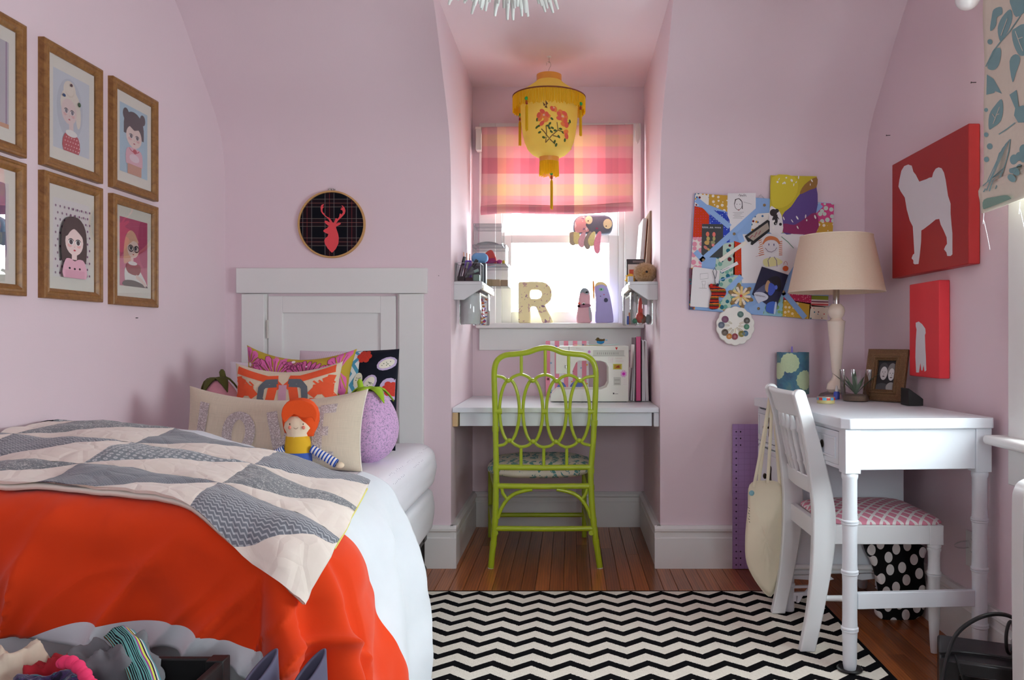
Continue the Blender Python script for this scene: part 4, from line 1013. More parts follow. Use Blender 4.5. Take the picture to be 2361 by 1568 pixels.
for k, q in enumerate(ptl): wrap([q], 'painted_petal', C((222, 92, 70)) if k % 2 else C((232, 128, 60)), .0033 if k % 2 else .0030)
wrap([ell(395, 650, 12, 9, 8), ell(575, 655, 14, 9, 8), ell(490, 585, 9, 7, 8)], 'painted_centres', C((240, 190, 170)), .0040)
wrap([[(395, 570), (385, 530), (412, 560)], [(415, 565), (410, 515), (436, 548)], [(400, 580), (430, 590), (420, 560)]], 'painted_butterfly', C((110, 80, 50)), .0030)
MB().tube(catmull([(LX - .006, LY, 2.272), (LX, LY, 2.300), (LX + .008, LY, 2.318), (LX + .003, LY, 2.334), (LX - .009, LY, 2.332), (LX - .012, LY, 2.318)], 6), .0012, 6).build('hanger', STEEL, lan)
hk = thing('ceiling_hook', 'small white cup hook in the alcove ceiling above the lantern', 'hook', (LX, LY, ZC))
MB().lathe([(.010, 0), (.010, -.003), (.003, -.005)], (LX, LY, ZC), 16).build('plate', WHITE, hk); MB().tube([(LX, LY, ZC - .004), (LX, LY, ZC - .02), (LX + .004, LY, ZC - .028), (LX - .003, LY, ZC - .030)], .0013, 6).build('wire', STEEL, hk)
# ================================================================ plaid roman blind on the dormer window
def gingham(t):
    v = t.coords('Object'); X, Y, Z = t.sep(v)
    n = t.noise(t.coords('Object', (500, 1, 500)), 1, 2)
    col = t.ramp(t.math('FRACT', t.math('MULTIPLY', t.math('ADD', X, .52), 1 / .405)), [(0.0, rgb((196, 120, 140))), (.075, rgb((224, 140, 165))), (.175, rgb((226, 160, 170))), (.27, rgb((206, 128, 146))), (.37, rgb((170, 100, 124))), (.50, rgb((236, 206, 160))), (.61, rgb((228, 180, 170))), (.71, rgb((232, 170, 180))), (.80, rgb((224, 130, 150))), (.91, rgb((176, 106, 130)))], True)
    row = t.ramp(t.math('FRACT', t.math('MULTIPLY', t.math('ADD', Z, .02), 1 / .262)), [(0.0, rgb((228, 104, 132))), (.22, rgb((246, 188, 190))), (.45, rgb((246, 222, 176))), (.68, rgb((250, 206, 206))), (.90, rgb((228, 104, 132)))], True)
    c = t.mix(.5, col, row); c = t.mix(.18, c, rgb((250, 226, 220))); c = t.mix(t.math('MULTIPLY', n.outputs[0], .12), c, rgb((255, 240, 240))); return c
PLAID = translucent('plaid_silk', gingham, .30, .8)
BY = YA - .075
tl, tr_, bl_, br_ = at(1111, 294, BY), at(1460, 287, BY), at(1109, 495, BY), at(1459, 489, BY)
blind = thing('roman_blind', 'pink and cream plaid roman blind over the dormer window', 'blind', ((tl.x + tr_.x) / 2, BY, bl_.z))
def blindpt(u, v):
    a = tl.lerp(tr_, u); b = bl_.lerp(br_, u); p = a.lerp(b, v)
    fold = sum(.012 * math.exp(-((v - q) / .035) ** 2) for q in (.90, .965)) + .006 * math.sin(v * 9 + 1)
    p.y -= fold + .006 * noise.noise(Vector((u * 5, v * 4, 0))) + .004 * math.sin(u * 14) * v
    p.z += .006 * math.sin(u * 8) * v
    return p
mb = MB(); mb.grid(blindpt, 40, 60); mb.build('shade', PLAID, blind, ang=80, solid=.0015)
mb = MB(); mb.grid(lambda u, v: blindpt(u, .90 + v * .1) + Vector((0, -.010 - .006 * math.sin(v * PI), -.004)), 30, 6); mb.build('bottom_fold', PLAID, blind, ang=80, solid=.002)
MB().box((tl.x, BY + .008, tl.z - .03), (tr_.x, YA - .02, tl.z + .004)).build('headrail', WHITE, blind, bevel=.002)
for px0, px1, py0, py1 in ((1097, 1110, 295, 346),): 
    a, b = at(px0, py0, BY), at(px1, py1, BY); MB().box((a.x, BY - .012, b.z), (b.x, YA - .02, a.z)).box((a.x - .003, BY - .015, a.z - .012), (b.x, YA - .02, a.z + .004)).build('end_bracket', mat('ivory_plastic', (226, 220, 214), .4), blind, bevel=.003)
a = at(1466, 308, BY); mb = MB(); mb.prism(smooth2([(0, .045), (.012, .044), (.022, .02), (.026, -.01), (.016, -.045), (.004, -.055), (-.004, -.03), (-.003, .02)], 3), (a.x, BY, a.z), X3, Z3, .03); mb.build('cord_cover', mat('ivory_plastic', (226, 220, 214), .4), blind, bevel=.004)
# ================================================================ alcove: built-in work shelf
ZD, DF = .700, 3.556
sh = thing('alcove_desktop', 'white built-in desktop spanning the alcove behind the green chair', 'desktop', (0, 3.9, .62))
MB().box((AL + .002, DF, ZD - .022), (AR - .002, YA - .002, ZD)).build('top', DESKW, sh, bevel=.002)
MB().box((AL + .03, DF + .03, ZD - .085), (AR - .03, DF + .05, ZD - .0225)).build('front_apron', DESKW, sh, bevel=.002)
for x in (AL + .001, AR - .024): MB().box((x, DF + .008, ZD - .085), (x + .023, YA - .01, ZD - .0225)).build('cleat', DESKW if x > 0 else mat('raw_pine', (206, 176, 132), .6), sh, bevel=.002)
# ================================================================ lime green rattan chair
LIME = mat('lime_green_paint', (166, 186, 36), .3, .04, 20, coat=.3)
def yb(py): return 3.512 - .055 * (1310 - py) / 510.0
def G(cx_, cy_, dy=0.0):
    px, py = 1020 + cx_ / 2.704, 760 + cy_ / 2.704; return at(px, py, yb(py) + dy)
ch = thing('rattan_chair', 'lime green rattan chair with oval back pushed up to the alcove desktop', 'chair', (-.14, 3.78, 0))
hoop_pts = [(302, 1493), (310, 1400), (322, 1290), (330, 1160), (334, 1010), (336, 900), (333, 700), (329, 500), (323, 320), (326, 240), (345, 190), (392, 160), (460, 152), (530, 142), (590, 122), (640, 113), (690, 120), (750, 143), (820, 152), (885, 160), (930, 190), (953, 240), (957, 320), (950, 500), (940, 700), (926, 880), (928, 1010), (938, 1160), (955, 1300), (970, 1400), (982, 1487)]
hp = catmull([G(*q) for q in hoop_pts], 5)
rad = [.0125 + .001 * sstep(.6, .2, p.z) for p in hp]
hp[0].z = hp[-1].z = .004
MB().tube(hp, rad, 14).build('back_hoop', LIME, ch)
for p in (hp[0], hp[-1]): MB().lathe([(.012, .0005), (.0135, .001), (.0135, .006), (.011, .007)], (p.x, p.y, 0), 14).build('glide', mat('white_nylon', (220, 220, 210), .5), ch)
RO = .0072
for cxo, top, bot in ((418, 312, 698), (564, 312, 702), (710, 315, 704), (856, 312, 698)):
    pts = []
    for k in range(40):
        a = 2 * PI * k / 40; sx = 62 if True else 0
        pts.append(G(cxo + sx * math.sin(a) * (1 - .10 * math.cos(a) ** 2), (top + bot) / 2 - (bot - top) / 2 * math.cos(a)))
    MB().tube(pts, RO, 10, closed=True).build('oval_loop', LIME, ch)
up = [(338, 290), (378, 298), (410, 322), (440, 296), (490, 280), (535, 296), (563, 322), (595, 294), (640, 282), (685, 296), (713, 322), (745, 296), (790, 284), (830, 298), (860, 322), (890, 300), (948, 290)]
dn = [(345, 725), (385, 716), (418, 690), (450, 715), (490, 731), (535, 722), (565, 698), (595, 722), (632, 733), (675, 724), (708, 700), (740, 722), (776, 733), (820, 720), (852, 692), (880, 712), (925, 722)]
for w_, nm in ((up, 'upper_scroll'), (dn, 'lower_scroll')): MB().tube(catmull([G(*q, -.006) for q in w_], 4), RO * .95, 8).build(nm, LIME, ch)
for x, a, b in ((492, 150, 288), (641, 118, 288), (787, 148, 290), (490, 728, 850), (632, 730, 850), (775, 730, 850)): MB().tube([G(x, a), G(x, b)], RO, 10).build('spindle', LIME, ch)
for x, y in ((410, 318), (563, 318), (713, 320), (860, 318), (418, 692), (565, 698), (708, 700), (852, 692)): MB().ball(G(x, y, -.006), (.0125, .0125, .0105), 10, 8).build('binding', LIME, ch)
for x, w_ in ((347, 24), (490, 14), (637, 14), (783, 14), (932, 24)):
    p, q = G(x - w_, 510), G(x + w_, 510); MB().tube([p, q], .0125, 10).build('binding', LIME, ch)
for y_, a, b, r in ((858, 345, 922, .0125), (975, 345, 928, .0125), (1240, 325, 945, .0118)): MB().tube([G(a, y_), G((a + b) / 2, y_ + 3), G(b, y_)], r, 12).build('cross_rail', LIME, ch)
for y_ in (600, 880, 975, 1180, 1260, 1330):
    for s_ in (0, 1):
        j = min(range(len(hp)), key=lambda i: abs((760 + y_ / 2.704) - (CY - (hp[i].z - 1) * FPX / hp[i].y)) + (0 if (hp[i].x > -.11) == bool(s_) else 9999))
        d = (hp[min(j + 1, len(hp) - 1)] - hp[max(0, j - 1)]).normalized(); MB().tube([hp[j] - d * .011, hp[j] + d * .011], .0150, 12).build('cane_wrap', LIME, ch)
for sg in (0, 1):
    mir = (lambda x: x) if sg == 0 else (lambda x: 1272 - x)
    MB().tube(catmull([G(mir(x), y) for x, y in ((345, 1175), (365, 1120), (400, 1065), (440, 1030), (490, 1010), (560, 995))], 4), .0085, 10).build('arch_brace', LIME, ch)
    MB().tube([G(mir(370), 985), G(mir(376), 1020), G(mir(405), 1060)], .0075, 10).build('corner_brace', LIME, ch)
fl_, frr = at(1131, 1241, 4.06), at(1347, 1241, 4.06)
SH = .368
for p in (fl_, frr): MB().tube([(p.x, p.y, .003), (p.x, p.y, SH)], .0125, 12).build('front_leg', LIME, ch)
bL, bR = G(333, 975), G(928, 975); bL.z = bR.z = SH - .006
MB().tube([(fl_.x, fl_.y, SH - .006), (frr.x, frr.y, SH - .006)], .0125, 12).build('seat_rail', LIME, ch)
for a, b in ((bL, fl_), (bR, frr)): MB().tube([(a.x, a.y, SH - .006), (b.x, b.y, SH - .006)], .0125, 12).build('seat_rail', LIME, ch); MB().tube([(a.x, a.y, .16), (b.x, b.y, .16)], .011, 12).build('side_stretcher', LIME, ch)
MB().tube([(fl_.x, fl_.y, .115), (frr.x, frr.y, .115)], .0115, 12).build('front_stretcher', LIME, ch)
def toile(key='teal_leaf_toile', coord='Object', sc=1.0):
    if key in MATS: return MATS[key]
    m, t = newmat(key, .9, 0, .15); v = t.coords(coord, (sc, sc, sc))
    n = t.noise(v, 9, 2, .5, 1.2); ad = t.add('ShaderNodeVectorMath'); ad.operation = 'ADD'; s2 = t.add('ShaderNodeVectorMath'); s2.operation = 'SCALE'; s2.inputs['Scale'].default_value = .09
    t.link(n.outputs['Color'], s2.inputs[0]); t.link(v, ad.inputs[0]); t.link(s2.outputs[0], ad.inputs[1])
    w = t.add('ShaderNodeTexWave', Scale=7.0, Distortion=5.0, Detail=2.0); t.link(ad.outputs[0], w.inputs['Vector'])
    vo = t.voro(ad.outputs[0], 15); k = t.math('MULTIPLY', t.math('GREATER_THAN', w.outputs[0], .36), t.math('LESS_THAN', vo.outputs['Distance'], .62))
    ve = t.math('GREATER_THAN', t.voro(ad.outputs[0], 34, 'DISTANCE_TO_EDGE').outputs['Distance'], .05)
    t.base(t.mix(t.math('MULTIPLY', t.math('MULTIPLY', k, ve), 1.0), rgb((226, 218, 202)), rgb((104, 154, 154)))); t.bump(t.noise(v, 300, 2).outputs[0], .15, .001); return m
TOILE = toile()
cxm, cym = (bL.x + bR.x + fl_.x + frr.x) / 4, (bL.y + fl_.y) / 2 + .005
cu = MB()
def cush(p, d): 
    e_ = 4.0; k = (abs(d.x) ** e_ + abs(d.y) ** e_ + abs(d.z) ** 2.4) ** (-1 / e_) if True else 1
    return Vector((p.x * min(1.18, k), p.y * min(1.18, k), p.z * min(1.25, k) + .003 * noise.noise(p * 18)))
cu.ball((cxm, cym, SH + .046), (.240, .250, .040), 36, 18, None, cush).build('seat_cushion', TOILE, ch, ang=90)
# ================================================================ sewing machine
SM = mat('sewing_machine_plastic', (230, 232, 222), .4, .02); SMD = C((120, 124, 120))
ys = 3.86
Q = lambda zx, zy: at(1240 + zx / 7.84, 760 + zy / 7.84, ys)
sm = thing('sewing_machine', 'white sewing machine with child stickers standing on the alcove desktop', 'sewing machine', (Q(950, 0).x, ys + .08, ZD))
S0 = Q(0, 0); q2 = lambda zx, zy: ((Q(zx, zy) - S0).x, (Q(zx, zy) - S0).z)
zbot = ZD + .004 - S0.z
body = [q2(640, 1075)] + [q2(330, 1075)] + [(q2(230, 0)[0], q2(0, 1180)[1]), (q2(225, 0)[0], zbot), (q2(1640, 0)[0], zbot), q2(1648, 310), q2(1630, 295), q2(400, 300), q2(340, 330), q2(325, 420), q2(325, 800), q2(620, 800), q2(640, 720), q2(690, 600), q2(740, 565), q2(1130, 565), q2(1230, 600), q2(1275, 680), q2(1275, 960), q2(1235, 1040), q2(1150, 1078)]
mb = MB(); mb.prism(body, S0 + Vector((0, .17, 0)), X3, Z3, .17); mb.build('body', SM, sm, bevel=.008, seg=3)
MB().box((Q(800, 0).x, ys + .01, ZD), (Q(1600, 0).x, ys + .15, ZD + .008)).build('foot_strip', BLACK, sm, smooth=False)
a, b = Q(560, 560), Q(625, 300); MB().box((a.x, ys - .002, a.z), (a.x + .002, ys + .01, b.z)).build('seam', SMD, sm, smooth=False)
art('stitch_panel', sm, Vector((0, ys - .0010, 0)), X3, Z3, [(C((206, 210, 200)), [(Q(1000, 375).x, Q(0, 475).z), (Q(1560, 0).x, Q(0, 475).z), (Q(1560, 0).x, Q(0, 380).z), (Q(1000, 0).x, Q(0, 380).z)])] + [(C((110, 114, 112)) if k not in (4, 8) else INK, rect(Q(1075 + 37 * k, 0).x, Q(0, 450).z, Q(1081 + 37 * k, 0).x, Q(0, 412).z)) for k in range(11)] + [(C((150, 154, 150)), rect(Q(1000, 0).x, Q(0, 382).z, Q(1560, 0).x, Q(0, 378).z)), (C((150, 154, 150)), rect(Q(980, 0).x, Q(0, 480).z, Q(1580, 0).x, Q(0, 475).z))], th=.0008)
pq = lambda x, y: (Q(x, y).x, Q(x, y).z)
art('sticker', sm, Vector((0, ys - .0006, 0)), X3, Z3, [(C((196, 200, 90)), [pq(1360, 720), pq(1520, 720), pq(1520, 620), pq(1360, 620)]), (C((180, 140, 40)), [pq(1380, 710), pq(1500, 710), pq(1500, 635), pq(1380, 635)]), (C((150, 60, 20)), [pq(1405, 690), pq(1480, 690), pq(1470, 645), pq(1430, 660)])])
art('flower_sticker', sm, Vector((0, ys - .0006, 0)), X3, Z3, [(C((226, 170, 220)), [pq(1552 + (62 if k % 2 else 46) * math.cos(PI * k / 8), 800 + (70 if k % 2 else 52) * math.sin(PI * k / 8)) for k in range(16)][::-1]), (C((206, 40, 180)), [pq(1552 + 26 * math.cos(-PI * k / 8), 800 + 28 * math.sin(-PI * k / 8)) for k in range(16)])])
art('flower_sticker', sm, Vector((0, ys - .0006, 0)), X3, Z3, [(C((206, 130, 200)), [pq(930 + (30 if k % 2 else 20) * math.cos(-PI * k / 6), 402 + (34 if k % 2 else 22) * math.sin(-PI * k / 6)) for k in range(12)])])
art('heart_sticker', sm, Vector((0, ys - .0006, 0)), X3, Z3, [(C((210, 60, 60)), [pq(1422, 372), pq(1445, 325), pq(1432, 316), pq(1422, 326), pq(1412, 316), pq(1400, 325)])])
art('lever', sm, Vector((0, ys - .0006, 0)), X3, Z3, [(C((200, 204, 194)), [pq(1370, 1005), pq(1500, 1005), pq(1500, 860), pq(1370, 860)]), (C((150, 152, 144)), [pq(1385, 985), pq(1480, 985), pq(1480, 975), pq(1385, 975)]), (C((150, 152, 144)), [pq(1385, 915), pq(1480, 915), pq(1480, 905), pq(1385, 905)])], th=.002)
text_mesh('KENMORE', .0036, 'logo', INK, sm, Q(1390, 1165) + Vector((0, -.0008, 0)), X3, Z3, .0002, .02)
art('logo_mark', sm, Vector((0, ys - .0004, 0)), X3, Z3, [(INK, [pq(1358, 1168), pq(1382, 1168), pq(1382, 1142), pq(1358, 1142)])], th=.0004)
scr = MB(); random.seed(8)
for x0_, y0_, k, col in ((1290, 500, 5, 0),):
    pass
art('pen_scribble', sm, Vector((0, ys - .0004, 0)), X3, Z3, [(C((214, 170, 190)), strip([pq(1280, 500), pq(1360, 500), pq(1360, 600), pq(1275, 600), pq(1280, 500)], .0006))] + [(C((206, 150, 180)), strip([pq(1300 + 20 * k, 590), pq(1310 + 18 * k, 520)], .0006)) for k in range(3)] + [(C((200, 150, 150)), strip([pq(1400 + 18 * k, 528), pq(1408 + 18 * k, 505 + 8 * (k % 2)), pq(1414 + 18 * k, 528)], .0006)) for k in range(7)] + [(C((214, 160, 190)), strip([pq(1400 + 22 * k, 580), pq(1412 + 22 * k, 552), pq(1420 + 22 * k, 580)], .0006)) for k in range(7)] + [(C((190, 120, 130)), strip([pq(690 + 20 * k, 350 + 3 * k), pq(700 + 20 * k, 330 + 4 * k), pq(708 + 20 * k, 352 + 3 * k)], .0006)) for k in range(7)] + [(C((222, 180, 214)), strip([pq(1545, 900 + 30 * k), pq(1620, 890 + 32 * k)], .0006)) for k in range(4)], th=.0003)
MB().tube([Q(510, 640), Q(510, 700)], .006, 10).build('needle_bar', STEEL, sm)
# sheets of paper on the machine, a bird pincushion on top
zt_ = Q(0, 296).z + .001; random.seed(2)
for i, (x0_, x1_, col, lab) in enumerate(((660, 1180, (214, 206, 120), 'pale yellow paper under the pincushion bird on the sewing machine'), (800, 1480, (166, 204, 196), 'pale green paper on top of the sewing machine'))):
    mb = MB(); A, B = Q(x0_, 0).x, Q(x1_, 0).x
    mb.grid(lambda u, v: Vector((A + (B - A) * u, ys + .01 + .13 * v + .01 * i, zt_ + .001 + .0035 * i + .006 * abs(u - .55) ** 2 * (2 + i))), 10, 6); tag(mb.build('paper_sheet', mat('sheet_%d' % i, col, .8), solid=.0012, ang=80), lab, 'paper')
bc = Q(1140, 150); bc.y = ys + .05; zb = zt_ + .0075
bird = thing('pincushion_bird', 'small brown and blue stuffed bird on the sewing machine', 'pincushion', (bc.x, bc.y, zb))
def birdfn(p, d): return Vector((p.x, p.y, p.z + .006 * (d.x > .5) * (d.x - .5) * 2 + .010 * max(0, -d.x - .3)))
MB().ball((bc.x, bc.y, zb + .011), (.019, .015, .0105), 18, 12).build('belly', mat('blue_felt', (40, 130, 190), .9), bird)
MB().ball((bc.x, bc.y, zb + .0165), (.0185, .0148, .0095), 18, 12, None, birdfn).build('back', mat('brown_print', (84, 66, 26), .9, .3, 150), bird)
MB().ball((bc.x - .013, bc.y, zb + .023), (.0095, .010, .010), 14, 10).build('head', mat('brown_print', (84, 66, 26), .9), bird)
MB().tube([(bc.x + .014, bc.y, zb + .016), (bc.x + .019, bc.y, zb + .026)], [.006, .003], 8).build('tail', mat('brown_print', (84, 66, 26), .9), bird)
MB().ball((bc.x + .029, bc.y + .004, zb + .020), (.006, .002, .003), 10, 6).build('wing_tip', mat('pale_blue_felt', (150, 206, 226), .9), bird)
MB().tube([(bc.x - .022, bc.y, zb + .022), (bc.x - .027, bc.y, zb + .020)], [.003, .0006], 8).build('beak', BRONZE, bird)
# candy-striped folder standing behind the machine
yf = 4.20; A, B = at(1258, 905, yf), at(1358, 786, yf)
def candy():
    m, t = newmat('pink_white_stripes', .7, 0, .3); X, Y, Z = t.sep(t.coords('Object'))
    t.base(t.mix(t.math('LESS_THAN', t.math('FRACT', t.math('MULTIPLY', X, 1 / .0475)), .5), rgb((238, 236, 240)), rgb((236, 150, 170)))); return m
fo = thing('striped_folder', 'pink and white striped folder with flower prints behind the sewing machine', 'folder', (A.x, yf, ZD))
MB().box((A.x, yf, ZD + .001), (B.x, yf + .025, B.z)).build('cover', candy(), fo, bevel=.003)
random.seed(4); shp = [(C((238, 200, 206)), rect(A.x + .004, ZD + .006, A.x + .006, ZD + .008))]
for k in range(26):
    x = random.uniform(A.x + .01, B.x - .01); z = random.uniform(ZD + .02, B.z - .012); r = random.uniform(.004, .009)
    shp.append((C(random.choice([(200, 40, 40), (240, 190, 60), (90, 130, 200), (120, 50, 60), (150, 190, 220)])), [(x + (r if q % 2 else r * .55) * math.cos(PI * q / 5), z + (r if q % 2 else r * .55) * math.sin(PI * q / 5)) for q in range(10)]))
shp += [(C((110, 130, 206)), smooth2([(B.x - .10, ZD + .055), (B.x - .07, ZD + .088), (B.x - .03, ZD + .07), (B.x - .05, ZD + .05)], 4)), (C((90, 120, 200)), smooth2([(B.x - .17, ZD + .05), (B.x - .14, ZD + .08), (B.x - .12, ZD + .05)], 4))]
art('flower_print', fo, Vector((0, yf - .0008, 0)), X3, Z3, shp, th=.0005)
# magazines and the pink binder at the right end of the desktop
def slab_book(name, label, cat, px0, px1, ptop, y0, dep, m_, lean=0.0, page=None, grp=None):
    a, b = at(px0, 0, y0).x, at(px1, 0, y0).x; h = at(0, ptop, y0).z - ZD
    o = thing(name, label, cat, ((a + b) / 2, y0, ZD), 0, grp)
    M_ = Matrix.Translation(((a + b) / 2, y0, ZD + .0012)) @ Matrix.Rotation(lean, 4, 'Y')
    w = (b - a) / 2
    MB().box((-w, 0, 0), (-w + .0015, dep, h), M_).box((w - .0015, 0, 0), (w, dep, h), M_).box((-w, dep - .002, 0), (w, dep, h), M_).build('cover', m_, o, bevel=.0006)
    MB().box((-w + .0016, .002, .002), (w - .0016, dep - .003, h - .003), M_).build('pages', page or PAPER, o, smooth=False)
    return o
MG = 'magazines beside the sewing machine'
slab_book('magazine', 'thin white magazine nearest the sewing machine', 'magazine', 1453.5, 1457.5, 850, 3.92, .21, mat('mag_grey', (206, 196, 200), .5), .06, grp=MG)
slab_book('magazine', 'pale magazine with a grey spine just left of the pink binder', 'magazine', 1458.5, 1463, 795, 3.90, .21, mat('mag_pale', (226, 214, 214), .5), .03, grp=MG)
o = thing('pink_binder', 'magenta binder with dark covers beside the sewing machine', 'binder', (at(1470, 0, 3.9).x, 3.9, ZD))
a, b = at(1465, 0, 3.88).x, at(1478, 0, 3.88).x; h = at(0, 776, 3.88).z - ZD
MB().box((a + .003, 3.875, ZD + .006), (b - .002, 3.88, ZD + h)).build('spine', mat('magenta_vinyl', (206, 50, 120), .35), o, bevel=.002)
MB().box((a, 3.878, ZD + .0015), (a + .003, 4.12, ZD + h - .004)).box((b - .002, 3.878, ZD + .0015), (b, 4.12, ZD + h - .004)).box((a, 3.88, ZD + .0015), (b, 4.12, ZD + .005)).build('cover', mat('dark_plum_vinyl', (60, 20, 40), .4), o, bevel=.0008)
slab_book('notebook', 'thick white notebook right of the pink binder', 'notebook', 1480, 1488, 785, 3.90, .2, mat('nb_white', (232, 228, 232), .5), .0, grp=MG)
slab_book('notebook', 'white notebook with a red back cover nearest the alcove wall', 'notebook', 1489, 1496, 786, 3.90, .2, mat('nb_pink', (226, 206, 212), .5), -.03, grp=MG)
# ================================================================ small wall shelves either side of the dormer window
SHW = mat('pale_grey_shelf_paint', (212, 214, 216), .45, .02); RAW = mat('cream_shelf_paint', (232, 222, 204), .5)
ZS = 1.264
for sg, nm in ((1, 'left'), (-1, 'right')):
    wx = AL if sg > 0 else AR; tip = wx + sg * .128; y0_, y1_ = 3.615, 4.14
    o = thing('spice_shelf', 'narrow grey wall shelf on the %s side of the dormer window' % nm, 'shelf', (wx, 3.85, 1.18), 0, 'alcove wall shelves')
    MB().box((min(wx, tip), y0_, ZS - .014), (max(wx, tip), y1_, ZS)).build('shelf_board', SHW, o, bevel=.002)
    for yy in (y0_ + .001, y1_ - .022):
        mb = MB(); pr = [(0, -.014), (.128, -.014), (.128, -.028), (.045, -.083), (0, -.083)]
        pr = [(sg * u, v) for u, v in pr]
        mb.prism(pr if sg > 0 else pr[::-1], (wx, yy + .02, ZS), X3, Z3, .02); mb.build('bracket', SHW, o, bevel=.0015)
    MB().box((min(tip - sg * .006, tip + sg * .004), y0_ + .02, ZS - .038), (max(tip - sg * .006, tip + sg * .004), y1_, ZS - .0145)).build('front_lip', RAW, o, bevel=.0015)
    MB().tube([(tip - sg * .02, y0_ + .1, ZS - .052), (tip - sg * .02, y1_ - .03, ZS - .052)], .006, 10).build('dowel', RAW, o)
def clear_tub(name, label, lo, hi, lid=True, grp=None):
    x0, y0, z0 = lo; x1, y1, z1 = hi; o = thing(name, label, 'box', ((x0 + x1) / 2, (y0 + y1) / 2, z0), 0, grp); t = .0018
    mb = MB(); mb.box((x0, y0, z0), (x1, y1, z0 + t)).box((x0, y0, z0 + t), (x1, y0 + t, z1)).box((x0, y1 - t, z0 + t), (x1, y1, z1)).box((x0, y0 + t, z0 + t), (x0 + t, y1 - t, z1)).box((x1 - t, y0 + t, z0 + t), (x1, y1 - t, z1)); mb.build('tub', CLEAR, o, smooth=False)
    EG = mat('grey_plastic_edge', (150, 152, 158), .3)
    ed = MB(); r = .0011
    for zz in ((z0 + r, z1 - r) if not lid else (z0 + r, z1 - .016)):
        ed.tube([(x0, y0, zz), (x1, y0, zz), (x1, y1, zz), (x0, y1, zz)], r, 5, closed=True)
    for x, y in ((x0, y0), (x1, y0), (x1, y1), (x0, y1)): ed.tube([(x, y, z0), (x, y, z1)], r, 5)
    ed.build('edge', EG, o)
    if lid:
        mb = MB(); mb.box((x0 - .002, y0 - .002, z1 - .014), (x1 + .002, y1 + .002, z1)); l = mb.build('lid', glassmat('frosted_lid', (.93, .94, .95), .03, .12, .5), o, bevel=.001)
        MB().tube([(x0 - .002, y0 - .002, z1), (x1 + .002, y0 - .002, z1), (x1 + .002, y1 + .002, z1), (x0 - .002, y1 + .002, z1)], r, 5, closed=True).build('rim', EG, l)
    return o
# three stacked lidded tubs at the far end of the left shelf
yt = 3.97
def tubpx(px0, px1, pt, pb, y): a, b = at(px0, pb, y), at(px1, pt, y); return a.x, b.x, a.z, b.z
SG = 'stacked clear tubs on the left shelf'
zs = [ZS + .001, ZS + .112, ZS + .208, ZS + .312]
labs = ['lowest clear tub of the stack, holding wooden stamps', 'middle clear tub of the stack, holding bright scraps', 'topmost clear tub of the stack, nearly empty']
tx = [(at(1098, 0, yt).x, at(1172, 0, yt).x), (at(1090, 0, yt).x, at(1166, 0, yt).x), (at(1093, 0, yt).x, at(1157, 0, yt).x)]
for i in range(3): clear_tub('clear_tub', labs[i], (tx[i][0], yt, zs[i]), (tx[i][1], yt + .15, zs[i + 1] - .001), True, SG)
def loose(name, label, cat, mb, m_, **kw): return tag(mb.build(name, m_, **kw), label, cat, kw.get('g'))
x0_, z0_ = tx[0][0], zs[0] + .003
for i, (dx, c_, rz) in enumerate(((.02, (186, 158, 118), .1), (.06, (196, 170, 134), -.1), (.095, (176, 150, 118), .3))):
    tag(MB().cbox((0, 0, .018), (.05, .03, .034), Matrix.Translation((x0_ + .03 + dx, yt + .04 + .02 * i, z0_)) @ Matrix.Rotation(rz, 4, 'Z') @ Matrix.Rotation(-.15 * 0, 4, 'Y')).build('wooden_stamp', mat('stamp_wood_%d' % i, c_, .6), bevel=.002), 'wooden rubber stamp block in the lowest clear tub, %s' % ('leftmost', 'middle one', 'nearest the window')[i], 'stamp', 'wooden stamps')
def scrap(name, label, c, r, col, seed, flat=.6, grp=None):
    mb = MB(); mb.ball(c, (r[0], r[1], r[2]), 16, 10, None, lambda p, d: p * (1 + .45 * noise.noise(d * 2.1 + Vector((seed, 0, 0)))))
    lo_ = min(v[2] for v in mb.v); off = c[2] - r[2] - lo_
    mb.v = [(v[0], v[1], v[2] + off) for v in mb.v]
    return tag(mb.build(name, mat('scrap_%s' % seed, col, .85, .15, 60), ang=60), label, 'fabric', grp)
def fold_scrap(name, label, c, w, h, d, col, rot):
    M_ = Matrix.Translation(Vector(c)) @ Matrix.Rotation(rot, 4, 'Y')
    mb = MB(); mb.prism(smooth2([(-w / 2, 0), (w / 2, 0), (w / 2 * .8, h * .7), (w * .1, h), (-w / 2 * .9, h * .55)], 4), (0, 0, 0), X3, Z3, d)
    mb.v = [tuple(M_ @ Vector(v)) for v in mb.v]; return tag(mb.build(name, mat('foldcol_%s' % name, col, .85), bevel=.004), label, 'fabric')
x0_, z0_ = tx[1][0], zs[1] + .003
fold_scrap('coral_scrap', 'coral folded fabric scrap poking up in the middle tub', (x0_ + .075, yt + .06, z0_), .07, .072, .02, (232, 90, 80), 0)
scrap('magenta_scrap', 'magenta bundle in the middle clear tub', (x0_ + .085, yt + .03, z0_ + .014), (.03, .018, .014), (180, 40, 110), 31)
scrap('violet_scrap', 'small pink-violet bundle by the yellow bobbin in the middle tub', (x0_ + .128, yt + .03, z0_ + .010), (.014, .012, .010), (200, 70, 150), 32)
MB_ = MB(); MB_.lathe([(.007, 0), (.007, .014), (.003, .018)], (x0_ + .150, yt + .03, z0_ + .001), 12); tag(MB_.build('yellow_bobbin', mat('yellow_plastic', (232, 200, 40), .4)), 'yellow bobbin in the middle clear tub', 'bobbin')
x0_, z0_ = tx[2][0], zs[2] + .003
mb = MB(); mb.grid(lambda u, v: Vector((x0_ + .01 + .11 * u, yt + .02 + .10 * v, z0_ + .004 + .012 * math.sin(u * PI) * (1 - .4 * v))), 10, 6); tag(mb.build('tissue_paper', PAPER, solid=.001, ang=80), 'crumpled white paper at the bottom of the topmost tub', 'paper')
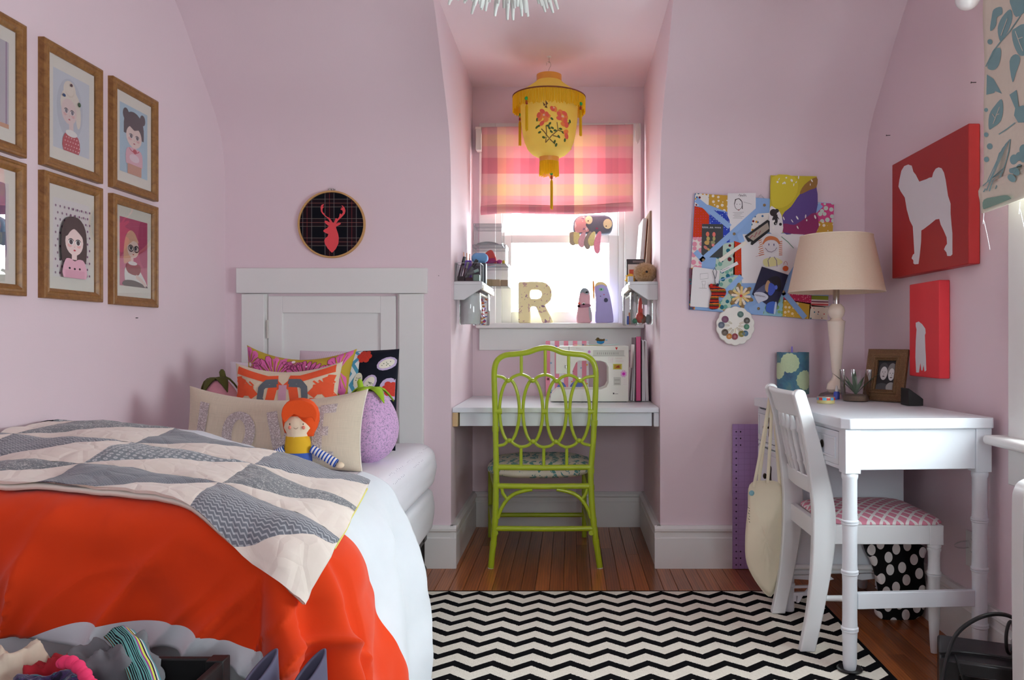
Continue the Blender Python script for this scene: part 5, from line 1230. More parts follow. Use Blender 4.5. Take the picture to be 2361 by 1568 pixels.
# open acrylic bin of make-up at the front of the left shelf
ym = 3.632; a, b = at(1045, 648, ym), at(1108, 606, ym)
clear_tub('acrylic_bin', 'open clear bin of make-up at the front of the left shelf', (AL + .006, ym, ZS + .001), (AL + .118, ym + .11, ZS + .086), False)
random.seed(21); bz = ZS + .004
def stick(name, label, base, tip, r, m1, m2=None, cat='make-up', k=.6):
    base, tip = Vector(base), Vector(tip); o = thing(name, label, cat, base, 0, 'make-up in the open clear bin'); mid = base.lerp(tip, k)
    MB().tube([base, mid], r, 12).build('barrel', m1, o); MB().tube([mid, tip], r * .86, 12).build('cap', m2 or m1, o)
DK = mat('gloss_black', (22, 20, 24), .25); PLM = mat('plum_tint', (64, 40, 60), .25); GRYP = mat('smoke_plastic', (110, 112, 116), .3); AQ = mat('aqua_plastic', (150, 186, 180), .3)
bx_ = AL + .006
stick('mascara_tube', 'black mascara tube leaning at the left of the clear bin', (bx_ + .012, ym + .03, bz + .014), (bx_ + .036, ym + .035, bz + .112), .0085, PLM, DK)
stick('lip_gloss', 'plum lip gloss tube beside the black mascara', (bx_ + .034, ym + .022, bz + .016), (bx_ + .054, ym + .022, bz + .088), .0075, PLM, GRYP)
stick('lipstick', 'grey lipstick leaning to the right in the clear bin', (bx_ + .038, ym + .05, bz + .015), (bx_ + .092, ym + .05, bz + .100), .010, GRYP, DK)
stick('make_up_pencil', 'clear capped tube lying across the middle of the bin', (bx_ + .050, ym + .020, bz + .030), (bx_ + .100, ym + .030, bz + .052), .008, GRYP, AQ)
tag(MB().box((bx_ + .006, ym + .008, bz), (bx_ + .040, ym + .06, bz + .022)).build('palette', DK, bevel=.002), 'black eye-shadow palette at the bottom left of the clear bin', 'make-up')
tag(MB().box((bx_ + .044, ym + .008, bz), (bx_ + .074, ym + .05, bz + .016)).build('powder_compact', mat('maroon_plastic', (70, 26, 36), .3), bevel=.002), 'dark red compact at the bottom of the clear bin', 'make-up')
tag(MB().box((bx_ + .078, ym + .008, bz), (bx_ + .106, ym + .05, bz + .030)).build('cream_jar', mat('sage_plastic', (130, 160, 144), .35), bevel=.003), 'pale green jar at the bottom right of the clear bin', 'make-up')
tag(MB().box((bx_ + .030, ym + .07, bz), (bx_ + .062, ym + .10, bz + .100)).build('purple_box', mat('purple_card', (100, 60, 170), .6), bevel=.003), 'purple carton standing at the back of the clear bin', 'carton')
tag(MB().box((bx_ + .058, ym + .135, ZS + .001), (bx_ + .122, ym + .19, ZS + .098)).build('pencil_box', mat('slate_card', (70, 72, 80), .5), bevel=.003), 'slate grey box under the blue pouch behind the clear bin', 'box')
tag(rbox((bx_ + .056, ym + .135, ZS + .099), (bx_ + .126, ym + .185, ZS + .146), .018, .004, 10, .006, 3).build('blue_pouch', mat('blue_pouch_cloth', (112, 160, 206), .85), ang=80), 'blue cloth pouch lying on the grey box behind the clear bin', 'pouch')
for k in range(3): 
    p = Vector((bx_ + .024 + .010 * k, ym + .125, ZS + .002)); stick('make_up_brush', 'thin make-up brush upright behind the clear bin, %s' % ('leftmost', 'middle', 'rightmost')[k], p, p + Vector((.004 * (k - 1), 0, .145 - .004 * k)), .003, mat('brush_wood', (190, 140, 110), .5), mat('brush_hair', (214, 160, 130), .9), 'brush', .85)
# hanging glass jars under both shelves
def hang_jar(label, x, y, r, h, fill):
    zt = ZS - .015; o = thing('hanging_jar', label, 'jar', (x, y, zt - h), 0, 'glass jars under the alcove shelves')
    MB().lathe([(0, -h), (r * .92, -h), (r, -h + .006), (r, -.032), (r * .86, -.020), (r * .86, -.012)], (x, y, zt), 28, closed=True).build('glass', JAR, o)
    MB().lathe([(r * .2, 0), (r * .9, 0), (r * .92, -.016), (r * .8, -.018)], (x, y, zt), 24).build('lid', mat('zinc_lid', (190, 190, 192), .35, metal=.8), o)
    return Vector((x, y, zt - h + .003))
p = hang_jar('glass jar of cotton wool hanging under the left shelf', AL + .062, 3.71, .050, .178, 0)
cwm = MB(); cwm.lathe([(.002, 0), (.044, .001), (.048, .006), (.048, .05), (.047, .09), (.048, .125), (.040, .140), (.02, .146), (.002, .148)], p, 26); cwm.v = [tuple(Vector(q) + Vector((q[0] - p.x, q[1] - p.y, 0)) * .10 * (noise.noise(Vector(q) * 60) - .5)) for q in cwm.v]
tag(cwm.build('cotton_wool', mat('cotton_wool', (238, 238, 238), 1.0, .02, 40, .5, 60), ang=80), 'white cotton wool inside the jar under the left shelf', 'cotton wool')
p = hang_jar('narrow jar of coloured buttons behind the cotton wool jar', AL + .088, 3.93, .042, .178, 0)
bt = [C(q, .35) for q in ((230, 120, 40), (90, 100, 190), (200, 60, 60), (170, 120, 190), (230, 170, 60), (190, 60, 110))]
BTN = MB(); BTN.lathe([(.0015, .0006), (.004, 0), (.006, .0004), (.006, .002), (.004, .0022), (.0015, .0016)], (0, 0, 0), 10); bme = BTN
def buttons_in(p, r, n, hgt, lab, grp, cols):
    base = None
    for k in range(n):
        a = random.uniform(0, 6.28); rr = r * math.sqrt(random.random()); mb = MB()
        if base is None:
            mb.lathe([(.0015, .0010), (.005, 0), (.0075, .0005), (.0075, .003), (.005, .0034), (.0015, .0026)], (0, 0, 0), 10); base = mb.build('loose_button', cols[0]); o = base; 
        else: o = base.copy(); o.data = base.data.copy(); COL.objects.link(o)
        o.data.materials.clear(); o.data.materials.append(cols[k % len(cols)])
        o.location = (p.x + rr * math.cos(a), p.y + rr * math.sin(a), p.z + hgt * k / n); o.rotation_euler = (random.uniform(-.7, .7), random.uniform(-.7, .7), 0); tag(o, lab % ('orange', 'blue', 'red', 'mauve', 'amber', 'magenta')[k % 6], 'button', grp)
buttons_in(p, .030, 46, .135, '%s button heaped in the narrow jar under the left shelf', 'buttons in the left jar', bt)
p = hang_jar('glass jar of red trinkets hanging under the right shelf', AR - .066, 3.71, .054, .178, 0)
for lab, dx, dz, r, c_ in (('red plastic strawberry charm in the right jar', -.008, .030, (.020, .018, .026), (200, 60, 40)), ('brown and blue trinket in the right jar', .006, .022, (.016, .014, .020), (120, 70, 50)), ('grey trinket at the right of the right jar', .030, .022, (.015, .016, .022), (140, 150, 150)), ('tall red trinket upright in the right jar', -.006, .070, (.011, .011, .052), (226, 70, 56)), ('green trinket at the bottom left of the right jar', -.032, .014, (.013, .013, .012), (60, 150, 120))):
    tag(MB().ball(p + Vector((dx, -.004, dz)), r, 16, 12, None, lambda q, d: q * (1 + .16 * noise.noise(d * 3 + Vector((dx * 90, 0, 0))))).build('trinket', mat('trinket_%d' % int(dx * 1000), c_, .35, .25, 60), ang=80), lab, 'trinket', 'trinkets in the right jar')
p = hang_jar('narrow jar of coloured pins behind the red trinket jar', AR - .100, 3.93, .040, .178, 0)
for k, (c_, nm) in enumerate((((60, 90, 200), 'blue'), ((210, 120, 60), 'orange'), ((60, 170, 130), 'green'), ((226, 226, 226), 'white'))):
    q = p + Vector((-.012 + .008 * k, -.01, .002)); stick('spool', '%s thread spool in the narrow jar under the right shelf' % nm, q, q + Vector((0, 0, .04 + .018 * (k % 3))), .0075, mat('spool_%d' % k, c_, .6), None, 'spool')
# ---- on the right shelf: fluffy toy, books, yellow toy, canvases leaning
oc = at(1489, 626, 3.66); ow = thing('fluffy_bird', 'fluffy beige toy bird at the front of the right shelf', 'plush toy', (oc.x, oc.y + .03, ZS))
def fur():
    m, t = newmat('beige_fur', 1.0, 0, .1, .5); v = t.coords('Object'); n = t.noise(v, 70, 4, .7, 1.5); t.base(t.ramp(n.outputs[0], [(.3, rgb((150, 110, 60))), (.7, rgb((214, 180, 130)))])); t.bump(n.outputs[0], .9, .006); return m
FUR = fur(); fc = Vector((oc.x + .002, oc.y + .045, ZS + .045))
MB().ball(fc, (.052, .048, .046), 40, 28, None, lambda p, d: p * (1 + .05 * noise.noise(d * 14) + .05 * noise.noise(d * 28))).build('body', FUR, ow, ang=90)
random.seed(6); hairs = MB()
for k in range(900):
    d = Vector((random.gauss(0, 1), random.gauss(0, 1), random.gauss(0, 1))).normalized(); p0 = fc + Vector((d.x * .051, d.y * .047, d.z * .045)); t2 = d + Vector((random.uniform(-.6, .6), random.uniform(-.6, .6), random.uniform(-.6, .6)))
    if p0.z + t2.z * .009 < ZS + .001: continue
    w_ = d.orthogonal().normalized() * .0007; b_ = hairs.addv([p0 - w_, p0 + w_, p0 + t2 * .009]); hairs.face((b_, b_ + 1, b_ + 2))
o = hairs.build('fur', FUR, ow, merge=False); o['kind'] = 'stuff'
MB().ball(fc + Vector((.002, -.047, .002)), (.006, .004, .006), 12, 8).build('eye', BLACK, ow)
MB().tube([fc + Vector((-.012, -.047, -.004)), fc + Vector((-.020, -.052, -.010))], [.006, .001], 8).build('beak', mat('tan_felt', (190, 150, 90), .9), ow)
yy = 3.86; A = at(1436, 601, yy); o = thing('book_stack', 'dark-edged picture book standing on the right shelf behind the fluffy bird', 'book', (AR - .1, yy, ZS))
MB().box((AR - .125, yy, ZS + .001), (AR - .035, yy + .012, ZS + .125)).build('cover', mat('dark_card', (60, 54, 56), .6), o, bevel=.001)
art('label', o, Vector((0, yy - .0006, 0)), X3, Z3, [(C((214, 206, 200)), rect(AR - .118, ZS + .045, AR - .04, ZS + .100)), (C((200, 90, 70)), rect(AR - .112, ZS + .05, AR - .09, ZS + .075)), (C((120, 110, 110)), rect(AR - .095, ZS + .108, AR - .045, ZS + .118)), (C((190, 170, 160)), rect(AR - .085, ZS + .055, AR - .05, ZS + .06))])
scrap('yellow_chick', 'yellow soft toy between the books and the fluffy bird', (AR - .112, 3.80, ZS + .024), (.022, .02, .023), (226, 180, 60), 41)
tag(MB().box((AR - .126, 3.745, ZS + .001), (AR - .100, 3.765, ZS + .034)).build('tape_box', mat('white_blue_card', (210, 220, 236), .6), bevel=.002), 'small white box at the front edge of the right shelf', 'box')
for i, (px0, px1, pt, lab, m1) in enumerate(((1478, 1489, 503, 'pale canvas leaning on the alcove wall, inner one', PAPER), (1492, 1504, 486, 'brown-edged canvas leaning on the alcove wall, outer one', mat('brown_canvas_edge', (176, 150, 128), .8)))):
    yq = 3.95 - .05 * i; zt = at(0, pt, yq).z; M_ = Matrix.Translation((AR - .052 + .026 * i, yq, ZS + .001)) @ Matrix.Rotation(.075, 4, 'Y')
    o = thing('leaning_canvas', lab, 'canvas', (AR - .05 + .03 * i, yq, ZS), 0, 'canvases on the right shelf')
    MB().box((-.010, 0, 0), (.010, .26, zt - ZS), M_).build('stretcher', m1, o, bevel=.002)
    MB().box((.0101, .002, .002), (.0125, .258, zt - ZS - .002), M_).build('painted_face', mat('rust_paint', (190, 104, 60), .7), o, smooth=False)
# ================================================================ on the dormer window sill
yS = YA - .05; ZSILL = WZ0
W5 = lambda zx, zy, y=yS: at(1020 + zx / 4.481, 470 + zy / 4.481, y)
def ditsy(key, a, b):
    m, t = newmat(key, .85, 0, .2, .1); v = t.coords('Object'); n = t.noise(v, 45, 2, .5, .8); n2 = t.noise(v, 30, 2, .5, .4)
    c = t.mix(t.math('GREATER_THAN', n.outputs[0], .62), rgb(a), rgb(b)); c = t.mix(t.math('GREATER_THAN', n2.outputs[0], .66), c, rgb((150, 120, 140))); t.base(c); return m
rp = [(787, 1215), (782, 800), (800, 790), (1000, 788), (1085, 810), (1130, 870), (1132, 930), (1110, 990), (1060, 1030), (1100, 1110), (1150, 1205), (1130, 1218), (1035, 1215), (985, 1090), (960, 1050), (925, 1042), (908, 1060), (912, 1215)]
rh = [(905, 890), (925, 872), (985, 872), (1020, 890), (1028, 925), (1012, 955), (975, 968), (920, 965), (905, 945)]
L_ = thing('letter_cushion', 'padded fabric letter R standing on the dormer window sill', 'letter', (W5(960, 0).x, yS, ZSILL))
base = W5(960, 1215); base.z = ZSILL + .001
def rel(q): p = W5(*q) - W5(960, 1215); return (p.x, p.z)
RS = 965
rleft = [(RS, 788), (800, 790), (784, 802), (784, 1000), (787, 1215), (912, 1215), (908, 1060), (918, 1046), (935, 1042), (RS, 1050), (RS, 968), (920, 966), (906, 950), (904, 918), (907, 888), (924, 873), (RS, 872)]
rright = [(RS, 788), (RS, 872), (988, 872), (1018, 888), (1028, 922), (1014, 954), (980, 968), (RS, 968), (RS, 1050), (985, 1090), (1010, 1150), (1035, 1215), (1130, 1218), (1150, 1205), (1125, 1155), (1100, 1110), (1060, 1030), (1090, 1010), (1118, 980), (1132, 930), (1128, 880), (1110, 838), (1075, 805), (1030, 790)]
mb = MB(); TH_ = .035
for poly in (rleft, rright):
    pts = [rel(q) for q in poly]; k = len(pts); f = mb.addv([base + Vector((u, 0, v)) for u, v in pts]); b = mb.addv([base + Vector((u, TH_, v)) for u, v in pts])
    mb.face([f + i for i in range(k)]); mb.face([b + i for i in reversed(range(k))])
    for i in range(k):
        j = (i + 1) % k
        if poly[i][0] == RS and poly[j][0] == RS: continue
        mb.face((f + i, b + i, b + j, f + j))
mb.build('body', ditsy('cream_ditsy_print', (236, 224, 176), (200, 166, 156)), L_, bevel=.004)
def sock_doll(name, label, outline, m_, y, th, parts):
    o = thing(name, label, 'doll', (W5(sum(q[0] for q in outline) / len(outline), 0, y).x, y, ZSILL))
    zb_ = min(W5(*q, y).z for q in outline); mb = MB(); og = Vector((0, y + th / 2, ZSILL + .001 - zb_))
    mb.prism([(W5(*q, y).x, W5(*q, y).z) for q in smooth2(outline, 3)], og, X3, Z3, th); mb.build('body', m_, o, bevel=th * .3, seg=4)
    for nm, col, poly in parts:
        mb = MB(); mb.prism([(W5(*q, y).x, W5(*q, y).z) for q in poly], og + Vector((0, -th - .0005, 0)), X3, Z3, .0012); mb.build(nm, col, o, smooth=False)
    return o
E5 = lambda x, y, rx, ry, n=14: ell(x, y, rx, ry, n)
sock_doll('sock_doll', 'small pink sock doll with a grey cap on the window sill', [(1385, 1210), (1400, 1050), (1415, 930), (1440, 870), (1480, 860), (1515, 890), (1528, 960), (1525, 1080), (1545, 1205), (1460, 1218)], mat('pink_sock', (222, 176, 186), .9, .06, 40), yS - .006, .040,
          [('cap', C((150, 160, 170)), smooth2([(1418, 920), (1440, 870), (1480, 862), (1512, 895), (1500, 930), (1450, 905)], 3)), ('scarf', C((160, 110, 130)), smooth2([(1405, 1030), (1520, 1025), (1525, 1055), (1405, 1062)], 3)), ('bow', C((240, 110, 90)), E5(1412, 1020, 14, 12)), ('bow', C((240, 110, 90)), E5(1412, 1048, 12, 10)), ('eye', WHT, E5(1458, 1022, 16, 14)), ('pupil', INK, E5(1458, 1022, 6, 6)), ('eye', C((90, 100, 110)), E5(1490, 905, 12, 9)), ('sleeve', C((180, 180, 190)), smooth2([(1510, 1060), (1535, 1070), (1545, 1180), (1522, 1190)], 3))])
sock_doll('felt_doll', 'tall lilac felt doll with blond hair on the window sill', [(1580, 1205), (1585, 1000), (1570, 860), (1590, 810), (1640, 795), (1690, 820), (1720, 900), (1750, 1050), (1768, 1195), (1740, 1215), (1640, 1218)], mat('lilac_felt', (176, 170, 222), .9, .05, 40), yS - .006, .040,
          [('hair', C((232, 210, 150)), smooth2([(1570, 850), (1590, 808), (1640, 796), (1690, 822), (1700, 845), (1650, 825), (1600, 835)], 3)), ('ribbon', C((236, 150, 60)), smooth2([(1550, 800), (1568, 800), (1570, 960), (1558, 980)], 3)), ('eye', C((150, 210, 180)), E5(1640, 875, 26, 16)), ('pupil', INK, E5(1640, 875, 7, 9)), ('button', C((60, 60, 90)), E5(1688, 985, 20, 22)), ('mouth', INK, E5(1632, 945, 6, 4)), ('cheek', C((200, 90, 130)), E5(1668, 928, 6, 6))])
# patchwork plush sitting on the sash rail
yP = YA - .012; zr = ZM + .001
pl = thing('owl_plush', 'dark patchwork plush creature with dangling legs on the window sash', 'plush toy', (W5(1560, 0, yP).x, yP + .02, zr))
oy = zr - W5(0, 290, yP).z
def PZ(poly): return [(W5(*q, yP).x, W5(*q, yP).z + oy) for q in poly]
mb = MB(); mb.prism(PZ(smooth2([(1360, 280), (1355, 170), (1400, 110), (1480, 95), (1600, 92), (1700, 100), (1752, 150), (1755, 230), (1720, 285), (1600, 295), (1450, 290)], 3)), (0, yP + .028, 0), X3, Z3, .05); mb.build('body', mat('charcoal_denim', (104, 110, 122), .9, .12, 200), pl, bevel=.018, seg=4)
yfr = yP - .0225
for nm, col, poly in (('print_cheek', ditsy('rose_ditsy_print', (214, 160, 160), (240, 220, 214)), smooth2([(1372, 268), (1368, 175), (1405, 122), (1470, 108), (1500, 160), (1480, 200), (1515, 262), (1440, 276)], 3)), ('eye_patch', mat('cream_felt', (240, 228, 180), .9), E5(1512, 148, 38, 44)), ('eye_patch', mat('cream_felt', (240, 228, 180), .9), E5(1705, 188, 46, 52)), ('pupil', INK, E5(1505, 158, 7, 6)), ('pupil', INK, E5(1690, 212, 7, 6)), ('nose', C((150, 70, 100)), E5(1595, 236, 14, 10))):
    mb = MB(); mb.prism(PZ(poly), (0, yfr, 0), X3, Z3, .0015); mb.build(nm, col, pl, smooth=False); yfr -= .0004
for i, (x, L, col) in enumerate(((1345, 120, (170, 160, 140)), (1385, 110, (222, 214, 150)), (1435, 140, (226, 180, 190)), (1495, 160, (160, 150, 140)), (1535, 130, (222, 214, 150)), (1595, 205, (232, 150, 170)))):
    mb = MB(); w_ = 36; side = -1
    mb.prism(PZ(smooth2([(x + 12 - 40 * (x < 1400), 275), (x + 45 - 20 * (x < 1400), 275), (x + w_, 285 + L * .5), (x + w_ - 6, 285 + L * .92), (x, 290 + L), (x - w_ + 8, 285 + L * .85), (x - w_ + 4, 285 + L * .45)], 3)), (0, yP - .012 - .0012 * i, 0), X3, Z3, .009); mb.build('leg', mat('leg_cloth_%d' % i, col, .9, .15, 120), pl, bevel=.003)
# ================================================================ white paper-strip pendant at the top of the picture
pcx, pcy, pcz = at(1165, 0, 2.0).x, 2.0, 2.105
pn = thing('paper_pendant', 'white paper-strip pendant lamp hanging from the ceiling', 'pendant lamp', (pcx, pcy, pcz))
MB().tube([(pcx, pcy, ZC), (pcx, pcy, pcz + .05)], .003, 8).lathe([(.04, 0), (.04, -.012), (.008, -.022)], (pcx, pcy, ZC), 20).build('cord', WHITE, pn)
MB().ball((pcx, pcy, pcz), .10, 20, 14).build('globe', mat('white_paper_globe', (236, 234, 228), .8), pn)
random.seed(14); smb = MB(); Ls = .20; wv = .006
for i in range(7):
    t = i / 6; w_ = wv * (1 if i < 6 else .5); smb.addv([(-w_, t * Ls, -.050 * t * t), (w_, t * Ls, -.050 * t * t)])
for i in range(6): smb.face((2 * i, 2 * i + 1, 2 * i + 3, 2 * i + 2))
st0 = None
for k in range(290):
    zf = .35 - 1.35 * (k + .5) / 290; a = k * 2.39996; d = Vector((math.sqrt(1 - zf * zf) * math.cos(a), math.sqrt(1 - zf * zf) * math.sin(a), zf))
    if st0 is None: st0 = smb.build('paper_strip', mat('white_paper_strip', (226, 230, 226), .8), pn, local=True, solid=.0006, ang=80); o = st0
    else: o = st0.copy(); COL.objects.link(o); o.parent = pn
    dd = (d + Vector((random.uniform(-.25, .25), random.uniform(-.25, .25), random.uniform(-.25, .1)))).normalized()
    o.location = d * .098; q = Y3.rotation_difference(dd); o.rotation_mode = 'QUATERNION'; o.rotation_quaternion = q; s_ = random.uniform(.72, 1.0); o.scale = (1, s_, 1)
# ================================================================ desk against the right wall
DY = math.radians(4.3); DL, DW_, DHt = .87, .470, .767
dk = thing('writing_desk', 'white writing desk with bamboo-turned legs standing against the right wall', 'desk', (.806, 2.368, 0), DY)
bxo = lambda lo, hi, nm, m_=DESKW, par=dk, bevel=.002, **k: MB().box(lo, hi).build(nm, m_, par, local=True, bevel=bevel, **k)
# local: x to the right wall, y along the desk away from the camera
cf = .022
tp_ = [(cf, 0), (DW_ - .01, 0), (DW_, .01), (DW_, DL), (0, DL), (0, cf)]
mb = MB(); mb.prism(tp_, (0, 0, DHt - .032), X3, Y3, .032); mb.build('top', DESKW, dk, local=True, bevel=.003)
lg = .048
for x, y in ((.010, .010), (DW_ - lg - .006, .010)): bxo((x, y, DHt - .165), (x + lg, y + lg, DHt - .0325), 'corner_block')
bxo((.058, .016, DHt - .155), (DW_ - .054, .030, DHt - .0325), 'end_panel')
bxo((DW_ - .03, .058, DHt - .150), (DW_ - .012, .535, DHt - .0325), 'back_apron')
bxo((.016, .058, DHt - .160), (.034, .535, DHt - .148), 'front_rail'); bxo((.016, .058, DHt - .045), (.034, .535, DHt - .0325), 'front_rail')
def pull(x, y, z, m_=BRONZE, par=dk):
    return MB().lathe([(.004, 0), (.004, .012), (.010, .016), (.011, .022), (.006, .026)], (x, y, z), 14, axis=(-1, 0, 0)).lathe([(.013, 0), (.012, .0025), (.003, .003)], (x, y, z), 14, axis=(-1, 0, 0)).build('knob', m_, par, local=True)
def drawer(y0, y1, z0, z1, knobs, xf=.012):
    d = bxo((xf, y0, z0), (xf + .02, y1, z1), 'drawer', bevel=.003)
    moul = MB(); w = .018
    for lo, hi in (((xf - .004, y0 + w, z0 + w), (xf, y1 - w, z0 + w + .006)), ((xf - .004, y0 + w, z1 - w - .006), (xf, y1 - w, z1 - w)), ((xf - .004, y0 + w, z0 + w), (xf, y0 + w + .006, z1 - w)), ((xf - .004, y1 - w - .006, z0 + w), (xf, y1 - w, z1 - w))): moul.box(lo, hi)
    moul.build('moulding', DESKW, d, local=True, bevel=.001)
    for ky in knobs: pull(xf - .001, ky, (z0 + z1) / 2, BRONZE, d)
drawer(.066, .530, DHt - .147, DHt - .046, (.19, .42))
def bamboo(x, y, zt, r=.0225, foot=True):
    rings = [.50, .43 * 0 + .395, .225]; pr = [(r * .78, ZR + .004), (r * .9, .03)]
    for zc_ in (.135, .305, .455): pr += [(r * .95, zc_ - .03), (r, zc_ - .008), (r * 1.13, zc_ - .005), (r * 1.13, zc_ - .001), (r * 1.0, zc_), (r * 1.13, zc_ + .001), (r * 1.13, zc_ + .005), (r, zc_ + .008), (r * .96, zc_ + .03)]
    pr += [(r * .96, zt - .02), (r * 1.08, zt - .012), (r * 1.08, zt - .004), (r, zt)]
    MB().lathe(pr, (x, y, 0), 24).build('leg', DESKW, dk, local=True)
for x, y in ((.034, .034), (DW_ - .03, .034)): bamboo(x, y, DHt - .165)
bxo((.055, .024, .195), (DW_ - .05, .044, .243), 'end_stretcher')
# drawer pedestal at the far end
py0 = .540
bxo((.016, py0, .16), (DW_ - .012, py0 + .015, DHt - .0325), 'pedestal_side'); bxo((.016, DL - .022, .16), (DW_ - .012, DL - .007, DHt - .0325), 'pedestal_side')
bxo((DW_ - .024, py0 + .015, .16), (DW_ - .012, DL - .022, DHt - .0325), 'pedestal_back'); bxo((.02, py0 + .015, .16), (DW_ - .024, DL - .022, .175), 'pedestal_bottom')
bxo((.014, py0 + .002, DHt - .185), (.03, DL - .008, DHt - .168), 'carved_rail')
crv = MB()
for k in range(22): crv.ball((.013, py0 + .014 + k * .0138, DHt - .1765), (.003, .0055, .006), 8, 6)
crv.build('carving', DESKW, dk, local=True)
drawer(py0 + .006, DL - .012, DHt - .165, DHt - .040, (py0 + .165,)); drawer(py0 + .006, DL - .012, DHt - .385, DHt - .190, (py0 + .165,)); drawer(py0 + .006, DL - .012, .185, DHt - .395, (py0 + .165,))
for kz in (DHt - .1025, DHt - .2875): MB().prism(smooth2([(-.016, .035), (.016, .035), (.012, 0), (.018, -.035), (-.018, -.035), (-.012, 0)], 4), (.0105, py0 + .165, kz), Y3, Z3, .002).build('handle_plate', BRONZE, dk, local=True)
for x, y in ((.034, py0 + .02), (DW_ - .032, py0 + .02), (.034, DL - .03), (DW_ - .032, DL - .03)): MB().lathe([(.016, .0005 if x > .1 else ZR + .0005), (.019, .014), (.019, .10), (.022, .103), (.022, .112), (.019, .115), (.020, .162)], (x, y, 0), 16).build('pedestal_foot', DESKW, dk, local=True)
MB().tube([(.04, py0 + .006, .158), (DW_ - .04, py0 + .006, .158)], .011, 12).lathe([(.011, -.012), (.014, -.010), (.014, -.004), (.012, 0), (.014, .004), (.014, .010), (.011, .012)], (.24, py0 + .006, .158), 14, axis=(1, 0, 0)).build('turned_rail', DESKW, dk, local=True)
for sx in (1, -1):   # pierced chinoiserie brackets under the pedestal
    fret = MB()
    ox = .046 if sx > 0 else DW_ - .044
    g = lambda u, v: (ox + sx * u, v)
    for poly in ([g(0, .145), g(.13, .145), g(.15, .128), g(.125, .122), g(0, .132)], [g(0, .106), g(.06, .106), g(.06, .098), g(0, .098)], [g(.06, .132), g(.07, .132), g(.07, .098), g(.06, .098)], [g(0, .082), g(.045, .082), g(.06, .098), g(.07, .09), g(.05, .070), g(0, .070)], [g(0, .07), g(.010, .07), g(.010, .05), g(0, .05)], [g(.015, .07), g(.035, .07), g(.020, .045), g(.012, .045)]):
        fret.prism(poly if sx > 0 else poly[::-1], (0, py0 + .016, 0), X3, Z3, .012)
    fret.build('fretwork', DESKW, dk, local=True, smooth=False)
DM = MW[dk]
cupp = DM @ Vector((.034, .034, 0)); cupo = MB(); cupo.lathe([(.030, 0), (.036, .001), (.038, .006), (.034, .009), (.031, .007), (.026, .004), (.002, .0036)], (cupp.x, cupp.y, ZR), 28); tag(cupo.build('caster_cup', BLACK), 'round black caster cup under the near desk leg on the rug', 'caster cup')
# ================================================================ white chair at the desk
wc = thing('spindle_chair', 'white spindle-back chair with a pink lattice seat drawn up to the white desk', 'chair', (.95, 2.73, 0))
yn, yfz = 2.555, 2.909
def post(y, nm):
    cl = [(.752, ZR - .0105 + (.0112 if y < 3 else 0)), (.780, .15), (.800, .30), (.806, .42), (.800, .50), (.780, .62), (.752, .74), (.728, .825)]
    fine = catmull([(x, 0, z) for x, z in cl], 6); mb = MB(); ids = []
    for i, p in enumerate(fine):
        t = i / (len(fine) - 1); w_ = .024 + .014 * math.exp(-((p.z - .42) / .22) ** 2) - .004 * t; d = .0145
        ids.append(mb.addv([(p.x - w_, y - d, p.z), (p.x + w_, y - d, p.z), (p.x + w_, y + d, p.z), (p.x - w_, y + d, p.z)]))
    for A, B in zip(ids, ids[1:]):
        for q in range(4): mb.face((A + q, A + (q + 1) % 4, B + (q + 1) % 4, B + q))
    mb.face([ids[0] + q for q in (3, 2, 1, 0)])
    tpz = fine[-1]; a_ = [(tpz.x + .020 * math.cos(PI * k / 8), tpz.z + .020 * math.sin(PI * k / 8) * .9) for k in range(9)]
    b1 = mb.addv([(x, y - .0145, z) for x, z in a_]); b2 = mb.addv([(x, y + .0145, z) for x, z in a_])
    mb.face([b1 + k for k in range(9)]); mb.face([b2 + k for k in reversed(range(9))])
    for k in range(8): mb.face((b1 + k, b2 + k, b2 + k + 1, b1 + k + 1))
    return mb.build(nm, CHAIRW, wc, bevel=.004, seg=2)
post(yn, 'back_post'); post(yfz, 'back_post')
def bk(z): return .752 + (.728 - .752) * (z - .74) / .085 if z > .74 else .806 + (.752 - .806) * (z - .47) / .27
mb = MB()   # curved crest rail with a rolled top
prf = [(bk(.755) - .008, .752), (bk(.755) + .010, .752), (bk(.80) + .008, .805), (bk(.82) + .016, .818), (bk(.83) + .010, .834), (bk(.83) - .008, .836), (bk(.82) - .014, .824), (bk(.80) - .010, .806)]
ids = []
for i in range(13):
    v = i / 12; off = -.018 * math.sin(v * PI); ids.append(mb.addv([(x + off, yn + .012 + (yfz - yn - .024) * v, z) for x, z in prf]))
for A, B in zip(ids, ids[1:]):
    for q in range(8): mb.face((A + q, A + (q + 1) % 8, B + (q + 1) % 8, B + q))
mb.build('crest_rail', CHAIRW, wc, bevel=.003, ang=50)
mb = MB(); ids = []
prf = [(bk(.52) - .009, .500), (bk(.52) + .009, .500), (bk(.55) + .009, .556), (bk(.55) - .009, .556)]
for i in range(9):
    v = i / 8; off = -.012 * math.sin(v * PI); ids.append(mb.addv([(x + off, yn + .012 + (yfz - yn - .024) * v, z) for x, z in prf]))
for A, B in zip(ids, ids[1:]):
    for q in range(4): mb.face((A + q, A + (q + 1) % 4, B + (q + 1) % 4, B + q))
mb.build('lower_rail', CHAIRW, wc, bevel=.003, ang=50)
